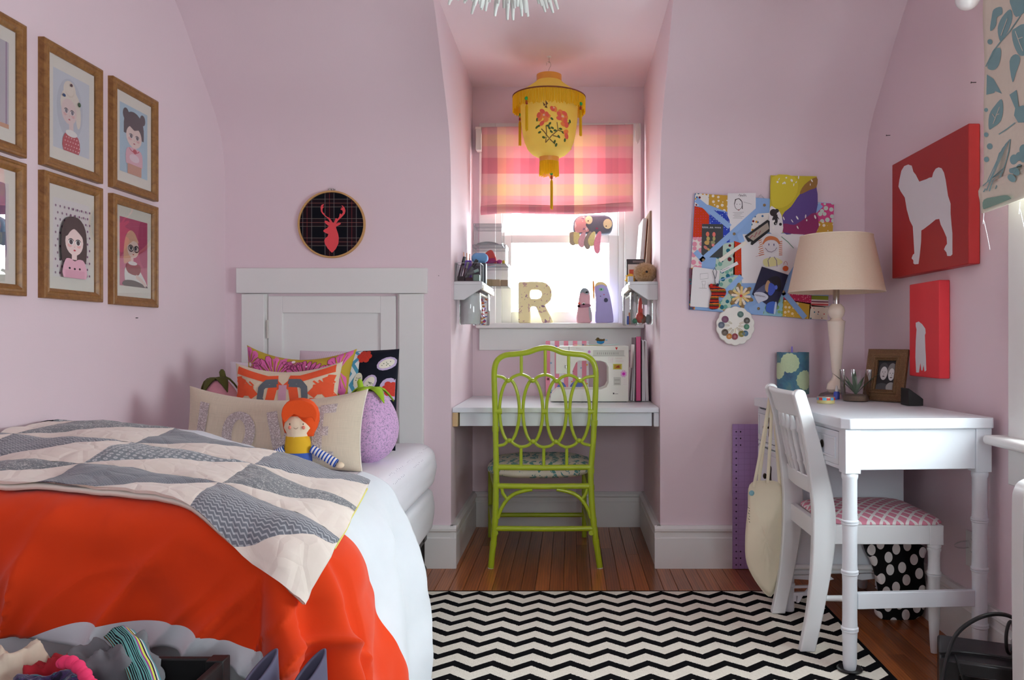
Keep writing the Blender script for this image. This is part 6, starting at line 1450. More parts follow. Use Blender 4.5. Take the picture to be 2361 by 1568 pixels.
for k in range(5):
    v = (k + 1) / 6; yk = yn + .012 + (yfz - yn - .024) * v; off = -.014 * math.sin(v * PI)
    a, b = Vector((bk(.55) + off, yk, .55)), Vector((bk(.755) + off, yk, .756)); d = (b - a); L = d.length
    MB().lathe([(.006, 0), (.0085, L * .10), (.0095, L * .20), (.012, L * .24), (.012, L * .26), (.0095, L * .28), (.011, L * .5), (.0095, L * .72), (.012, L * .74), (.012, L * .76), (.0095, L * .80), (.0085, L * .9), (.006, L)], a, 14, axis=d.normalized()).build('spindle', CHAIRW, wc)
sx1 = 1.185; zsr0, zsr1 = .352, .412
for lo, hi in (((.80, yn - .012, zsr0), (sx1 - .045, yn + .008, zsr1)), ((.80, yfz - .008, zsr0), (sx1 - .045, yfz + .012, zsr1)), ((.795, yn + .012, zsr0), (.815, yfz - .012, zsr1)), ((sx1 - .02, yn + .03, zsr0), (sx1 - .002, yfz - .03, zsr1))): MB().box(lo, hi).build('seat_rail', CHAIRW, wc, bevel=.002)
for y in (yn + .006, yfz - .006):
    xl_ = sx1 - .024; MB().box((xl_ - .022, y - .020, zsr0 - .002), (xl_ + .022, y + .020, zsr1)).build('leg_block', CHAIRW, wc, bevel=.002)
    r = .0185; zb_ = .002; pr = [(.010, zb_), (.012, .02), (r * .95, .12), (r, .148), (r * 1.18, .152), (r * 1.18, .157), (r, .159), (r * 1.18, .161), (r * 1.18, .166), (r, .170), (r * .95, .22), (r * 1.0, .243), (r * 1.18, .247), (r * 1.18, .252), (r, .254), (r * 1.18, .256), (r * 1.18, .261), (r, .265), (r * .95, .30), (r, .325), (r * 1.15, .330), (r * 1.15, .336), (r, .338), (r * 1.15, .341), (r * 1.15, .346), (r, .352)]
    MB().lathe(pr, (xl_, y, 0), 18).build('front_leg', CHAIRW, wc)
for y in (yn, yfz): MB().tube([(.80, y, .178), (.98, y, .176), (sx1 - .024, y, .174)], [.009, .0115, .009], 12).build('side_stretcher', CHAIRW, wc)
def lattice():
    m, t = newmat('pink_lattice_print', .85, 0, .2); v = t.coords('Object', (1, 1, 1)); X, Y, Z = t.sep(v)
    def band(a): return t.math('LESS_THAN', t.math('FRACT', t.math('MULTIPLY', a, 1 / .042)), .26)
    k = t.math('MAXIMUM', band(t.math('ADD', X, t.math('MULTIPLY', Y, .75))), band(t.math('SUBTRACT', X, t.math('MULTIPLY', Y, .75))))
    t.base(t.mix(k, rgb((214, 136, 156)), rgb((234, 228, 226)))); t.bump(t.noise(v, 300, 2).outputs[0], .15, .001); return m
def seatfn(p, d):
    e_ = 7.0; k = min(1.26, (abs(d.x) ** e_ + abs(d.y) ** e_) ** (-1 / e_) * math.sqrt(max(1e-4, d.x * d.x + d.y * d.y)) if (d.x or d.y) else 1)
    return Vector((p.x * k, p.y * k * (1 + .06 * d.x), p.z if p.z > 0 else p.z * .35))
MB().ball(((.815 + sx1) / 2 + .008, (yn + yfz) / 2, .414), (.192, .186, .034), 44, 20, None, seatfn).build('seat_cushion', lattice(), wc, ang=90)
# ---- canvas tote hanging from the far post
CANV = mat('natural_canvas', (226, 216, 190), .9, .05, 10, .25, 220)
yt_ = 2.925
T = lambda px, py, y=yt_: at(px, py, y)
tote = thing('tote_bag', 'natural canvas tote bag hanging from the back of the white chair', 'bag', (T(1765, 0).x, yt_, T(0, 1375).z))
fr_pts = [(1728, 1118), (1760, 1108), (1803, 1120), (1806, 1200), (1803, 1290), (1795, 1330), (1778, 1376), (1750, 1352), (1722, 1300), (1718, 1240), (1724, 1170)]
def bagside(dy, bul):
    mb = MB(); P2 = [T(*q) for q in smooth2(fr_pts, 4)]; cc = sum(P2, Vector()) / len(P2); n = len(P2); rings = []
    for k in range(7):
        s_ = 1 - k / 6.5; b_ = bul * (1 - s_ ** 2.2); rings.append(mb.addv([cc + (p - cc) * s_ + Vector((0, dy + b_ + .004 * noise.noise(Vector((p.x * 40, p.z * 18, k))) * (k > 0), 0)) for p in P2]))
    for A, B in zip(rings, rings[1:]):
        for q in range(n): mb.face((A + q, A + (q + 1) % n, B + (q + 1) % n, B + q))
    mb.face([rings[-1] + q for q in range(n)]); return mb
bagside(0, -.028).build('front_panel', CANV, tote, ang=80, solid=.002); bagside(0.0005, .018).build('back_panel', CANV, tote, ang=80, solid=.002)
top_l = Vector((bk(.82) - .024, yfz - .02, .828))
for a, b, yo in (((1736, 1122), (1776, 902), -.022), ((1768, 1112), (1779, 905), -.020), ((1750, 1112), (1777, 903), .004), ((1798, 1118), (1782, 906), .002)):
    A, B = T(*a) + Vector((0, yo * .6, 0)), T(b[0], b[1], yt_ - .012) + Vector((0, yo * .3, 0)); M2 = A.lerp(B, .5) + Vector((0, yo * .4, 0)); MB().tube(catmull([A, M2, B], 6), .0060, 8, flat=(.25, 1)).build('strap', CANV, tote)
MB().tube([T(1774, 903, yt_ - .02), T(1778, 893, yt_ - .03), T(1786, 899, yt_ - .03)], .006, 8, flat=(.25, 1)).build('strap_loop', CANV, tote)
art('print', tote, T(1728, 1170, yt_ - .030), X3, Z3, [(C((226, 216, 190)), rect(-.004, -.002, .001, .002))] + [(INK, strip([(-.006 + .004 * (k % 2), -.01 * k), (.001, -.01 * k - .004)], .0016)) for k in range(6)], th=.0004)
MB().ball(T(1733, 1137, yt_ - .022), (.010, .006, .010), 14, 10).build('badge', mat('aqua_badge', (130, 180, 190), .4, .3, 120), tote)
# ---- purple quilting ruler against the back wall
A, B = at(1689, 1307, YB - .033), at(1734, 978, YB - .033)
def rulermat():
    m, t = newmat('violet_acrylic', .35, 0, .5); v = t.coords('Object'); X, Y, Z = t.sep(v)
    g = t.math('MAXIMUM', t.math('LESS_THAN', t.math('FRACT', t.math('MULTIPLY', X, 1 / .0254)), .06), t.math('LESS_THAN', t.math('FRACT', t.math('MULTIPLY', Z, 1 / .0254)), .06))
    t.base(t.mix(t.math('MULTIPLY', g, .35), rgb((176, 144, 198)), rgb((100, 70, 130)))); return m
ru = thing('quilting_ruler', 'tall violet quilting ruler leaning on the back wall beside the desk', 'ruler', (A.x, YB - .03, 0))
MB().box((A.x, YB - .033, .002), (A.x + .15, YB - .028, B.z)).build('plate', rulermat(), ru, bevel=.001)
dots = MB()
for k in range(21):
    z = .02 + k * .029
    for x in ((A.x + .016,) if 2 < k < 18 else (A.x + .016, A.x + .035)): dots.lathe([(0, 0), (.0035, 0), (.0035, .0004)], (x, YB - .0331, z), 10, axis=(0, -1, 0))
dots.build('dot_marks', C((50, 30, 60)), ru, smooth=False)
# ---- polka-dot tote standing under the desk against the right wall
def polka():
    m, t = newmat('black_with_white_dots', .85, 0, .2); v = t.coords('Object', (1, 1, .72), (0, 0, 0), (0, .4, 0)); X, Y, Z = t.sep(v); cb = t.add('ShaderNodeCombineXYZ'); t.link(X, cb.inputs[0]); t.link(Z, cb.inputs[1]); vo = t.voro(cb.outputs[0], 24, rand=.35); vo.voronoi_dimensions = '2D'
    t.base(t.mix(t.math('LESS_THAN', vo.outputs['Distance'], .34), rgb((16, 16, 18)), rgb((232, 230, 228)))); return m
pk = thing('polka_dot_bag', 'black bag with white polka dots standing under the desk by the wall', 'bag', (1.19, 2.9, 0))
pa = [(-.07, 0), (.085, .012), (.09, .20), (.085, .262), (-.11, .275), (-.085, .18), (-.065, .09)]
mb = MB(); mb.prism(smooth2(pa, 4), (1.175, 2.865, .003), X3, Z3, -.04); mb.build('body', polka(), pk, bevel=.012, seg=3)
# ================================================================ table lamp and small things on the desk
def dpt(px, py): y = FPX * (CAMH - DHt) / (py - CY); return at(px, py, y)
lx, ly = 1.062, 3.205
LAMPB = mat('ivory_ceramic', (226, 212, 196), .25, .03, 10, coat=.3)
lp = thing('table_lamp', 'ivory table lamp with a cream drum shade on the desk', 'lamp', (lx, ly, DHt))
z_ = lambda py: 1 + (784 - py) * ly / FPX
MB().lathe([(.002, DHt + .001), (.066, DHt + .001), (.068, DHt + .010), (.060, DHt + .020), (.040, DHt + .026)], (lx, ly, 0), 32).build('foot', glassmat('lucite', (.84, .78, .78), .08, .05, .6), lp)
MB().lathe([(.030, DHt + .024), (.038, z_(897)), (.034, z_(885)), (.020, z_(876)), (.0145, z_(868)), (.0145, z_(862)), (.018, z_(856)), (.026, z_(800)), (.034, z_(744)), (.036, z_(741)), (.026, z_(738)), (.021, z_(734)), (.030, z_(727)), (.034, z_(718)), (.030, z_(708)), (.018, z_(701))], (lx, ly, 0), 32).build('column', LAMPB, lp)
MB().lathe([(.0125, z_(702)), (.0125, z_(660)), (.006, z_(655)), (.006, z_(560))], (lx, ly, 0), 18).build('neck', STEEL, lp)
SHADE = translucent('cream_linen_shade', lambda t: t.mix(t.noise(t.coords('Object', (160, 160, 260)), 1, 2).outputs[0], rgb((240, 224, 200)), rgb((248, 236, 216))), .3, .9)
zt0, zt1 = z_(545), z_(673)
MB().lathe([(.138, zt0), (.140, zt0 - .004), (.186, zt1 + .003), (.1865, zt1)], (lx, ly, 0), 56, closed=True).build('shade', SHADE, lp, solid=.0025, ang=80)
for r, z in ((.139, zt0), (.186, zt1)): MB().tube([(lx + r * math.cos(a), ly + r * math.sin(a), z) for a in [2 * PI * k / 56 for k in range(56)]], .0022, 6, closed=True).build('shade_rim', mat('cream_tape', (236, 222, 200), .8), lp)
mb = MB()
for k in range(3): a = 2 * PI * k / 3; mb.tube([(lx, ly, zt0 - .02), (lx + .137 * math.cos(a), ly + .137 * math.sin(a), zt0 - .003)], .0016, 6)
mb.build('spider', STEEL, lp); MB().ball((lx, ly, z_(620)), (.03, .03, .036), 18, 12).build('bulb', mat('opal_bulb', (240, 240, 236), .3), lp)
# decorated cup of pens
c0 = dpt(1828, 908); cr = 36 / FPX * c0.y; ch_ = (908 - 812) / FPX * c0.y
def doily():
    m, t = newmat('blue_green_collage', .6, 0, .4); v = t.coords('Object'); n = t.noise(v, 14, 3, .6, .5); t.base(t.ramp(n.outputs[0], [(.3, rgb((70, 96, 128))), (.5, rgb((76, 130, 150))), (.7, rgb((120, 150, 130)))])); return m
cup = thing('pen_cup', 'blue-green collaged pen cup with pale doilies on the desk', 'cup', (c0.x, c0.y, DHt))
MB().lathe([(.002, .001), (cr, .001), (cr, ch_), (cr - .003, ch_), (cr - .003, .006), (.002, .006)], (c0.x, c0.y, DHt), 40).build('cup_wall', doily(), cup)
dl = MB()
for a0, zc_, r in ((-2.05, .135, .042), (-1.0, .062, .042), (-2.9, .100, .036)):
    pts = []
    for k in range(40):
        t = 2 * PI * k / 40; rr = r * (1 + .05 * math.cos(t * 14)); a = a0 + rr * math.cos(t) / cr; z = min(ch_ - .0005, max(.001, zc_ + rr * math.sin(t))); pts.append(Vector((c0.x + (cr + .0008) * math.cos(a), c0.y + (cr + .0008) * math.sin(a), DHt + z)))
    rings = [dl.addv(pts)]
    for s_ in (.66, .33):
        ring_ = []
        for k in range(40):
            t = 2 * PI * k / 40; rr = r * s_; a = a0 + rr * math.cos(t) / cr; ring_.append(Vector((c0.x + (cr + .001) * math.cos(a), c0.y + (cr + .001) * math.sin(a), DHt + min(ch_, zc_ + rr * math.sin(t)))))
        rings.append(dl.addv(ring_))
    for A_, B_ in zip(rings, rings[1:]):
        for k in range(40): dl.face((A_ + k, A_ + (k + 1) % 40, B_ + (k + 1) % 40, B_ + k))
    dl.face([rings[-1] + k for k in range(40)])
dl.build('doily', mat('pale_green_doily', (196, 218, 176), .8, .1, 150), cup, ang=80)
for i, (dx, dy, tx_, tz, c_, lab) in enumerate(((-.004, -.01, -.008, .205, (126, 106, 196), 'lilac pen sticking up tallest from the collaged cup'), (-.018, .0, -.030, .178, (50, 50, 110), 'dark blue pen leaning left in the collaged cup'), (.016, .006, .026, .180, (80, 50, 46), 'brown pencil leaning right in the collaged cup'))):
    a, b = Vector((c0.x + dx, c0.y + dy, DHt + .008)), Vector((c0.x + tx_, c0.y + dy * 1.5, DHt + tz)); o = thing('pen', lab, 'pen', a, 0, 'pens in the collaged cup')
    MB().tube([a, a.lerp(b, .85)], .0052 if i == 0 else .004, 10).build('barrel', mat('pen_%d' % i, c_, .4), o); MB().tube([a.lerp(b, .85), b], [.005, .0035], 10).build('cap', mat('pencap_%d' % i, [min(255, q + 20) for q in c_], .4), o)
# tin, glue bottle, planter bowl, photo frame, black speaker
c1 = dpt(1904, 930); tr1 = 20 / FPX * c1.y
tin = thing('ribbon_tin', 'small round tin with a red and blue band at the foot of the lamp', 'tin', (c1.x, c1.y, DHt))
MB().lathe([(.002, .001), (tr1, .001), (tr1, .013), (.002, .013)], (c1.x, c1.y, DHt), 28).build('base', mat('olive_tin', (190, 180, 120), .35), tin)
band = MB()
for k in range(14):
    a = 2 * PI * k / 14; band.m = k % 2; pts = [(c1.x + (tr1 + .001) * math.cos(a + q * 2 * PI / 14 / 4), c1.y + (tr1 + .001) * math.sin(a + q * 2 * PI / 14 / 4)) for q in range(5)]
    b_ = band.addv([(x, y, DHt + .013) for x, y in pts] + [(x, y, DHt + .022) for x, y in pts])
    for q in range(4): band.face((b_ + q, b_ + q + 1, b_ + 6 + q, b_ + 5 + q))
band.build('band', [C((196, 60, 50), .4), C((90, 170, 206), .4)], tin); MB().lathe([(.002, .022), (tr1, .022), (tr1, .024), (.002, .026)], (c1.x, c1.y, DHt), 28).build('lid', mat('tin_lid', (200, 190, 170), .3, metal=.6), tin)
c2 = dpt(1929, 921); gl = thing('glue_bottle', 'little white and blue glue bottle beside the lamp', 'bottle', (c2.x, c2.y, DHt))
MB().lathe([(.002, .001), (.012, .001), (.012, .026), (.008, .031), (.004, .032)], (c2.x, c2.y, DHt), 18, squash=.7).build('bottle', mat('blue_label', (70, 90, 190), .4), gl); MB().lathe([(.006, .031), (.0065, .038), (.003, .052), (.0015, .055)], (c2.x, c2.y, DHt), 14).build('nozzle', WHITE, gl)
c3 = dpt(1973, 925); br = 34 / FPX * c3.y; bh = (925 - 852) / FPX * c3.y
bw = thing('glass_planter', 'clear glass bowl with gravel and a green succulent on the desk', 'planter', (c3.x, c3.y, DHt))
MB().lathe([(.002, .001), (br * .80, .001), (br * .90, .012), (br, bh * .45), (br * 1.04, bh)], (c3.x, c3.y, DHt), 36, closed=True).build('bowl', JAR, bw)
MB().lathe([(.002, .003), (br * .84, .004), (br * .88, .022), (br * .5, .027), (.002, .026)], (c3.x, c3.y, DHt), 28).build('gravel', mat('brown_gravel', (130, 104, 84), .9, .35, 160, .8, 160), bw, ang=80)
lfm = mat('succulent_green', (66, 96, 62), .5, .25, 30)
for k in range(13):
    a = 2 * PI * k / 13 + .3; L = .062 + .02 * (k % 3); sp = .55 + .3 * (k % 2); lm = MB(); base_ = Vector((c3.x, c3.y, DHt + .026)); ids = []
    for q in range(7):
        t = q / 6; r_ = L * t * sp; zz = L * (t * (1.0 - .25 * t * sp)); w_ = .0065 * math.sin(PI * min(.98, t * .8 + .18)); p = base_ + Vector((math.cos(a) * r_, math.sin(a) * r_, zz)); n_ = Vector((-math.sin(a), math.cos(a), 0)); ids.append(lm.addv([p - n_ * w_, p + Vector((0, 0, -w_ * .5)), p + n_ * w_, p + Vector((0, 0, w_ * .3))]))
    for A_, B_ in zip(ids, ids[1:]):
        for q in range(4): lm.face((A_ + q, A_ + (q + 1) % 4, B_ + (q + 1) % 4, B_ + q))
    lm.build('leaf', lfm, bw, ang=60)
fa = [Vector((1.128, 3.085, DHt))]; fxd = Vector((math.cos(math.radians(50)), -math.sin(math.radians(50)), 0)); fa.append(fa[0] + fxd * .160)
pfm = thing('photo_frame', 'textured bronze photo frame with a black and white snapshot on the desk', 'photo frame', fa[0])
fc_ = (fa[0] + fa[1]) / 2; tilt = math.radians(14); back = Vector((-fxd.y, fxd.x, 0)); 
if back.y < 0: back = -back
upv = (Z3 * math.cos(tilt) + back * math.sin(tilt)); RR = Matrix((fxd, upv, fxd.cross(upv))).transposed().to_4x4()
fhh = .200; PM = Matrix.Translation(fc_ + upv * (fhh / 2 + .001)) @ RR
pfm.matrix_world = PM; pfm.location = PM.to_translation(); pfm.rotation_euler = RR.to_euler(); MW[pfm] = PM
def bronzewood():
    m, t = newmat('hammered_bronze', .45, .35, .5); v = t.coords('Object'); vo = t.voro(v, 330, rand=.4); t.base(t.ramp(vo.outputs['Distance'], [(0, rgb((150, 118, 82))), (.6, rgb((104, 74, 46)))])); t.bump(vo.outputs['Distance'], .8, .002); return m
moulding('frame', .160, fhh, [(0, 0), (0, .014), (.004, .018), (.026, .016), (.029, .020), (.033, .019), (.036, .015), (.040, .017), (.044, .013), (.044, 0)], bronzewood(), pfm)
MB().box((-.06, -.07, .001), (.06, .07, .004)).build('backing', BLACK, pfm, local=True, smooth=False)
gph = [(C((30, 30, 32)), rect(-.037, -.057, .037, .057)), (C((70, 70, 72)), ell(-.012, -.048, .028, .018)), (C((150, 148, 146)), ell(.024, -.046, .020, .020)), (C((60, 60, 62)), ell(-.012, .020, .019, .030)), (C((196, 194, 192)), ell(-.010, .008, .0145, .026)), (C((120, 118, 116)), ell(.022, .018, .018, .030)), (C((200, 198, 196)), ell(.021, .004, .0125, .024))]
for cx_, cy_ in ((-.010, .008), (.021, .004)):
    gph += [(C((60, 58, 58)), ell(cx_ - .005, cy_ + .005, .0022, .0014, 8)), (C((60, 58, 58)), ell(cx_ + .005, cy_ + .005, .0022, .0014, 8)), (C((90, 80, 80)), ell(cx_, cy_ - .012, .005, .0022, 10)), (C((160, 156, 154)), ell(cx_ + .001, cy_ - .003, .0018, .004, 8))]
mb = MB(); mats_ = []
for i, (m_, poly) in enumerate(gph):
    if m_ not in mats_: mats_.append(m_)
    mb.m = mats_.index(m_); mb.prism([(min(.037, max(-.037, u)), min(.057, max(-.057, v))) for u, v in poly], (0, 0, .0045 + .00008 * i), X3, Y3, 0)
mb.keep = True; mb.build('photograph', mats_, pfm, local=True, merge=False, smooth=False)
mb = MB(); mb.prism([(-.02, -.01), (.02, -.01), (.012, -.15), (-.012, -.15)], (0, .04, 0), X3, (Y3 * .9 + Z3 * .42).normalized(), .003); mb.build('easel_back', BLACK, pfm, local=True, smooth=False)
c4 = dpt(2112, 936); mb = MB(); mb.prism([(-.03, 0), (.022, 0), (.022, .024), (-.03, .062)], (c4.x, c4.y + .06, DHt + .001), X3, Z3, .07); tag(mb.build('black_wedge_box', mat('matt_black_card', (12, 12, 13), .6), bevel=.002), 'black wedge-shaped box behind the bronze photo frame', 'box')
# ================================================================ ribbon memo board on the back wall
B7 = lambda zx, zy: (((1560 + zx / 3.564) - CX) * YB / FPX, CAMH + (CY - (380 + zy / 3.564)) * YB / FPX)
P7 = lambda pts: [B7(*q) for q in pts]
def on_wall(name, poly, th, off, m_, parent=None, bevel=0.0, smooth=False):
    """crop-coordinate polygon lying flat, off metres in front of the back wall"""
    mb = MB(); pts = P7(poly); ar = sum(pts[i][0] * pts[(i + 1) % len(pts)][1] - pts[(i + 1) % len(pts)][0] * pts[i][1] for i in range(len(pts)))
    if ar < 0: pts = pts[::-1]
    mb.prism(pts, (0, YB - off, 0), X3, Z3, th); return mb.build(name, m_, parent, bevel=bevel, smooth=smooth)
def pmat(key, a, b, scale=90, thr=.3, rand=.6, ring=False):
    if key in MATS: return MATS[key]
    m, t = newmat(key, .85, 0, .2); v = t.coords('Object'); vo = t.voro(v, scale, rand=rand); k = t.math('LESS_THAN', vo.outputs['Distance'], thr)
    c2 = rgb(b) if not ring else t.ramp(t.sep(vo.outputs['Color'])[0], [(0, rgb(b)), (.35, rgb((40, 110, 130))), (.6, rgb((220, 160, 60))), (.8, rgb((110, 40, 50)))], True)
    t.base(t.mix(k, rgb(a), c2)); return m
mo = thing('memo_board', 'patchwork fabric memo board with blue ribbons on the back wall', 'memo board', (B7(690, 760)[0], YB, B7(690, 760)[1]))
on_wall('board', [(147, 238), (1285, 322), (1228, 1278), (98, 1190)], .018, 0, mat('blue_board_cloth', (142, 178, 224), .85), mo, .003, True)
fz = .0182
for poly, m_ in (([(149, 240), (262, 248), (258, 335), (142, 345)], pmat('white_fruit_print', (232, 230, 224), (70, 110, 150), 60, .3, .9, True)), ([(260, 248), (420, 258), (416, 395), (258, 335)], pmat('mustard_print', (202, 160, 66), (236, 226, 210), 46, .3)), ([(142, 345), (210, 360), (262, 420), (258, 600), (128, 600)], pmat('red_dot_print', (206, 66, 30), (200, 60, 110), 90, .3, .1)), ([(262, 420), (300, 378), (430, 400), (430, 640), (258, 660)], pmat('royal_dot_print', (52, 76, 186), (190, 206, 240), 110, .25, .3)), ([(128, 600), (205, 600), (200, 850), (112, 850)], pmat('pink_cupcake_print', (236, 224, 218), (226, 150, 170), 40, .45)), ([(330, 660), (470, 640), (470, 910), (300, 960)], pmat('teal_bouquet_print', (188, 212, 196), (120, 176, 160), 44, .42, 1, True)), ([(465, 630), (530, 650), (530, 915), (458, 905)], pmat('red_dot_print', (206, 66, 30), (200, 60, 110), 90, .3, .1)), ([(1140, 318), (1283, 324), (1276, 480), (1136, 470)], pmat('pink_paisley', (206, 80, 136), (200, 216, 206), 40, .4)), ([(1136, 470), (1276, 480), (1270, 575), (1132, 565)], pmat('mustard_print', (202, 160, 66), (236, 226, 210), 46, .3)), ([(620, 410), (755, 400), (750, 500), (600, 560)], pmat('white_fruit_print', (232, 230, 224), (70, 110, 150), 60, .3, .9, True)),
                 ([(330, 960), (525, 900), (525, 985), (470, 1060), (430, 1205), (330, 1190)], pmat('teal_bouquet_print', (188, 212, 196), (120, 176, 160), 44, .42, 1, True)), ([(735, 1090), (870, 1080), (862, 1248), (700, 1236)], pmat('green_leaf_print', (150, 196, 210), (140, 180, 120), 44, .42)), ([(866, 1105), (1095, 1140), (1080, 1268), (862, 1248)], pmat('gold_paisley', (206, 166, 66), (232, 214, 170), 52, .32)), ([(880, 1045), (1100, 1075), (1095, 1150), (866, 1110)], pmat('raspberry_print', (200, 60, 96), (232, 150, 170), 100, .25)), ([(1083, 1152), (1233, 1168), (1228, 1277), (1075, 1266)], pmat('seed_print', (232, 220, 200), (196, 66, 60), 66, .34, .5, True)), ([(100, 850), (150, 850), (145, 1190), (98, 1190)], pmat('dark_edge_print', (120, 80, 96), (60, 100, 100), 70, .4, 1, True))):
    on_wall('fabric_patch', poly, .0006, fz, m_, mo)
for k, (y0_, y1_, c_) in enumerate(((1076, 1108, (136, 150, 40)), (1108, 1120, (232, 220, 214)), (1120, 1130, (120, 50, 70)), (1130, 1142, (236, 200, 190)), (1142, 1154, (190, 50, 50)), (1154, 1166, (220, 200, 190)))): on_wall('fabric_patch', [(1097, y0_), (1236, y0_ + 5), (1236, y1_ + 5), (1097, y1_)], .0006, fz, C(c_), mo)
RIB = mat('sky_blue_ribbon', (138, 176, 226), .5, .04, 20)
def ribbon(a, b, w=44, off=.0205): on_wall('ribbon', strip([a, b], w), .0008, off, RIB, mo)
for a, b in (((155, 292), (430, 515)), ((190, 800), (735, 310)), ((945, 560), (1175, 335)), ((148, 716), (215, 790)), ((335, 1110), (525, 920)), ((590, 1200), (880, 1045)), ((870, 1050), (1045, 1258)), ((505, 560), (530, 640))): ribbon(a, b)
for x, y in ((712, 338), (465, 573), (212, 785), (868, 1046), (664, 1183)):
    u, v = B7(x, y); MB().lathe([(.0065, 0), (.0062, .0015), (.003, .0032), (0, .0036)], (u, YB - .0212, v), 14, axis=(0, -1, 0)).build('upholstery_tack', mat('antique_brass', (150, 130, 96), .35, metal=.8), mo)
MB().tube([(B7(x, y)[0], YB - .004, B7(x, y)[1]) for x, y in ((660, 280), (690, 246), (720, 282))], .0012, 6).build('hanging_wire', STEEL, mo)
# ---- things tucked under the ribbons
def pinned(name, label, cat, shapes, off, th=.0006, group=None):
    mb = MB(); mats = []
    for i, (m_, poly) in enumerate(shapes):
        if m_ not in mats: mats.append(m_)
        mb.m = mats.index(m_); pts = P7(poly); ar = sum(pts[q][0] * pts[(q + 1) % len(pts)][1] - pts[(q + 1) % len(pts)][0] * pts[q][1] for q in range(len(pts)))
        if ar < 0: pts = pts[::-1]
        if i == 0: mb.prism(pts, (0, YB - off, 0), X3, Z3, th)
        else: mb.prism(pts, (0, YB - off - th - .00012 * i, 0), X3, Z3, 0)
    mb.keep = False; o = mb.build(name, mats, merge=False, smooth=False); tag(o, label, cat, group)
    for p in o.data.polygons: 
        if abs(p.normal.y) > .9 and p.index >= len(shapes[0][1]) + 2 and p.normal.y > 0: p.flip()
    return o
E7 = lambda x, y, rx, ry, n=16, rot=0: ell(x, y, rx, ry, n, rot)
loop = lambda pts: pts + [pts[0]]
GRY = C((120, 118, 118))
pinned('pencil_portrait', 'white page with a pencil portrait tucked at the top of the memo board', 'drawing', [(PAPER, [(412, 240), (642, 238), (642, 392), (500, 545), (432, 560), (428, 460), (410, 420)]), (C((90, 88, 90)), strip(loop(E7(500, 330, 32, 46)), 4)), (C((60, 58, 60)), strip([(468, 330), (475, 292), (505, 284), (530, 310), (533, 370)], 6)), (GRY, E7(488, 330, 4, 3)), (GRY, E7(512, 330, 4, 3)), (C((150, 80, 80)), E7(502, 378, 6, 5))] + [(INK, strip([(500 + 12 * k, 262 + 4 * (k % 2)), (510 + 12 * k, 246 + 6 * (k % 3)), (516 + 12 * k, 268)], 3)) for k in range(5)] + [(GRY, strip([(455 + 10 * (k % 2), 400 + 11 * k), (545 - 14 * (k % 3), 396 + 12 * k)], 2)) for k in range(5)] + [(GRY, strip([(540, 312), (606, 330)], 2))], .0192)
pinned('peace_card', 'dark grey card with a colourful peace-sign hand on the memo board', 'card', [(C((62, 66, 68)), [(203, 491), (376, 494), (372, 768), (197, 762)])] + [(C((180, 184, 190)), rect(204 + 13 * k, 512 + .5 * k, 213 + 13 * k, 522 + .5 * k)) for k in range(12) if k not in (4, 7)] + [(C((226, 120, 96)), E7(248, 575, 14, 20)), (C((190, 170, 100)), E7(252, 612, 14, 18)), (C((230, 120, 110)), E7(300, 578, 13, 20)), (C((180, 170, 110)), E7(300, 612, 12, 18)), (C((200, 160, 90)), E7(245, 645, 24, 18)), (C((150, 150, 110)), E7(290, 645, 20, 16)), (C((226, 130, 130)), E7(292, 665, 12, 12)), (C((200, 120, 110)), E7(232, 685, 20, 12, 16, .8)), (C((190, 160, 100)), E7(255, 700, 14, 9, 16, .8)), (C((90, 80, 70)), E7(268, 660, 10, 24))], .0192)
text_mesh('PEACE LOVE & HAPPINESS', .0042, 'card_lettering', C((190, 194, 198)), bpy.data.objects['peace_card'], (B7(206, 528)[0], YB - .0216, B7(206, 528)[1]), X3, Z3, .0001)
pcard = [(C((196, 180, 40)), [(762, 95), (1140, 103), (1134, 570), (752, 562)]), (C((92, 70, 140)), smooth2([(870, 565), (860, 420), (930, 350), (1000, 250), (1060, 215), (1136, 190), (1134, 400), (1000, 480), (950, 565)], 3)), (C((150, 110, 50)), smooth2([(1000, 250), (1040, 170), (1138, 110), (1137, 190), (1080, 215)], 3)), (C((140, 40, 96)), smooth2([(866, 560), (870, 490), (950, 500), (1010, 470), (1132, 400), (1132, 566)], 3)), (C((212, 196, 50)), smooth2([(775, 110), (960, 108), (980, 230), (900, 340), (780, 345)], 3)), (PAPER, smooth2([(754, 560), (757, 360), (800, 365), (850, 420), (858, 562)], 3)), (INK, E7(785, 400, 30, 30)), (INK, E7(812, 385, 18, 16)), (INK, [(785, 420), (818, 415), (820, 470), (812, 500), (792, 500), (780, 460)]), (INK, strip([(800, 495), (800, 502)], 8)), (INK, strip([(790, 420), (775, 460)], 6)), (INK, strip([(812, 425), (830, 455)], 6)), (INK, E7(842, 495, 12, 12))]
random.seed(9); pcard += [(WHT, E7(random.uniform(775, 1125), random.uniform(110, 180) if k % 2 else random.uniform(420, 550), random.uniform(3, 9), random.uniform(6, 18), 10, random.uniform(-.6, .6))) for k in range(22) if True]
pinned('abstract_painting', 'glossy yellow and purple abstract painting at the top right of the memo board', 'painting', [s for s in pcard if min(q[0] for q in s[1]) > 745], .0214, .0008)
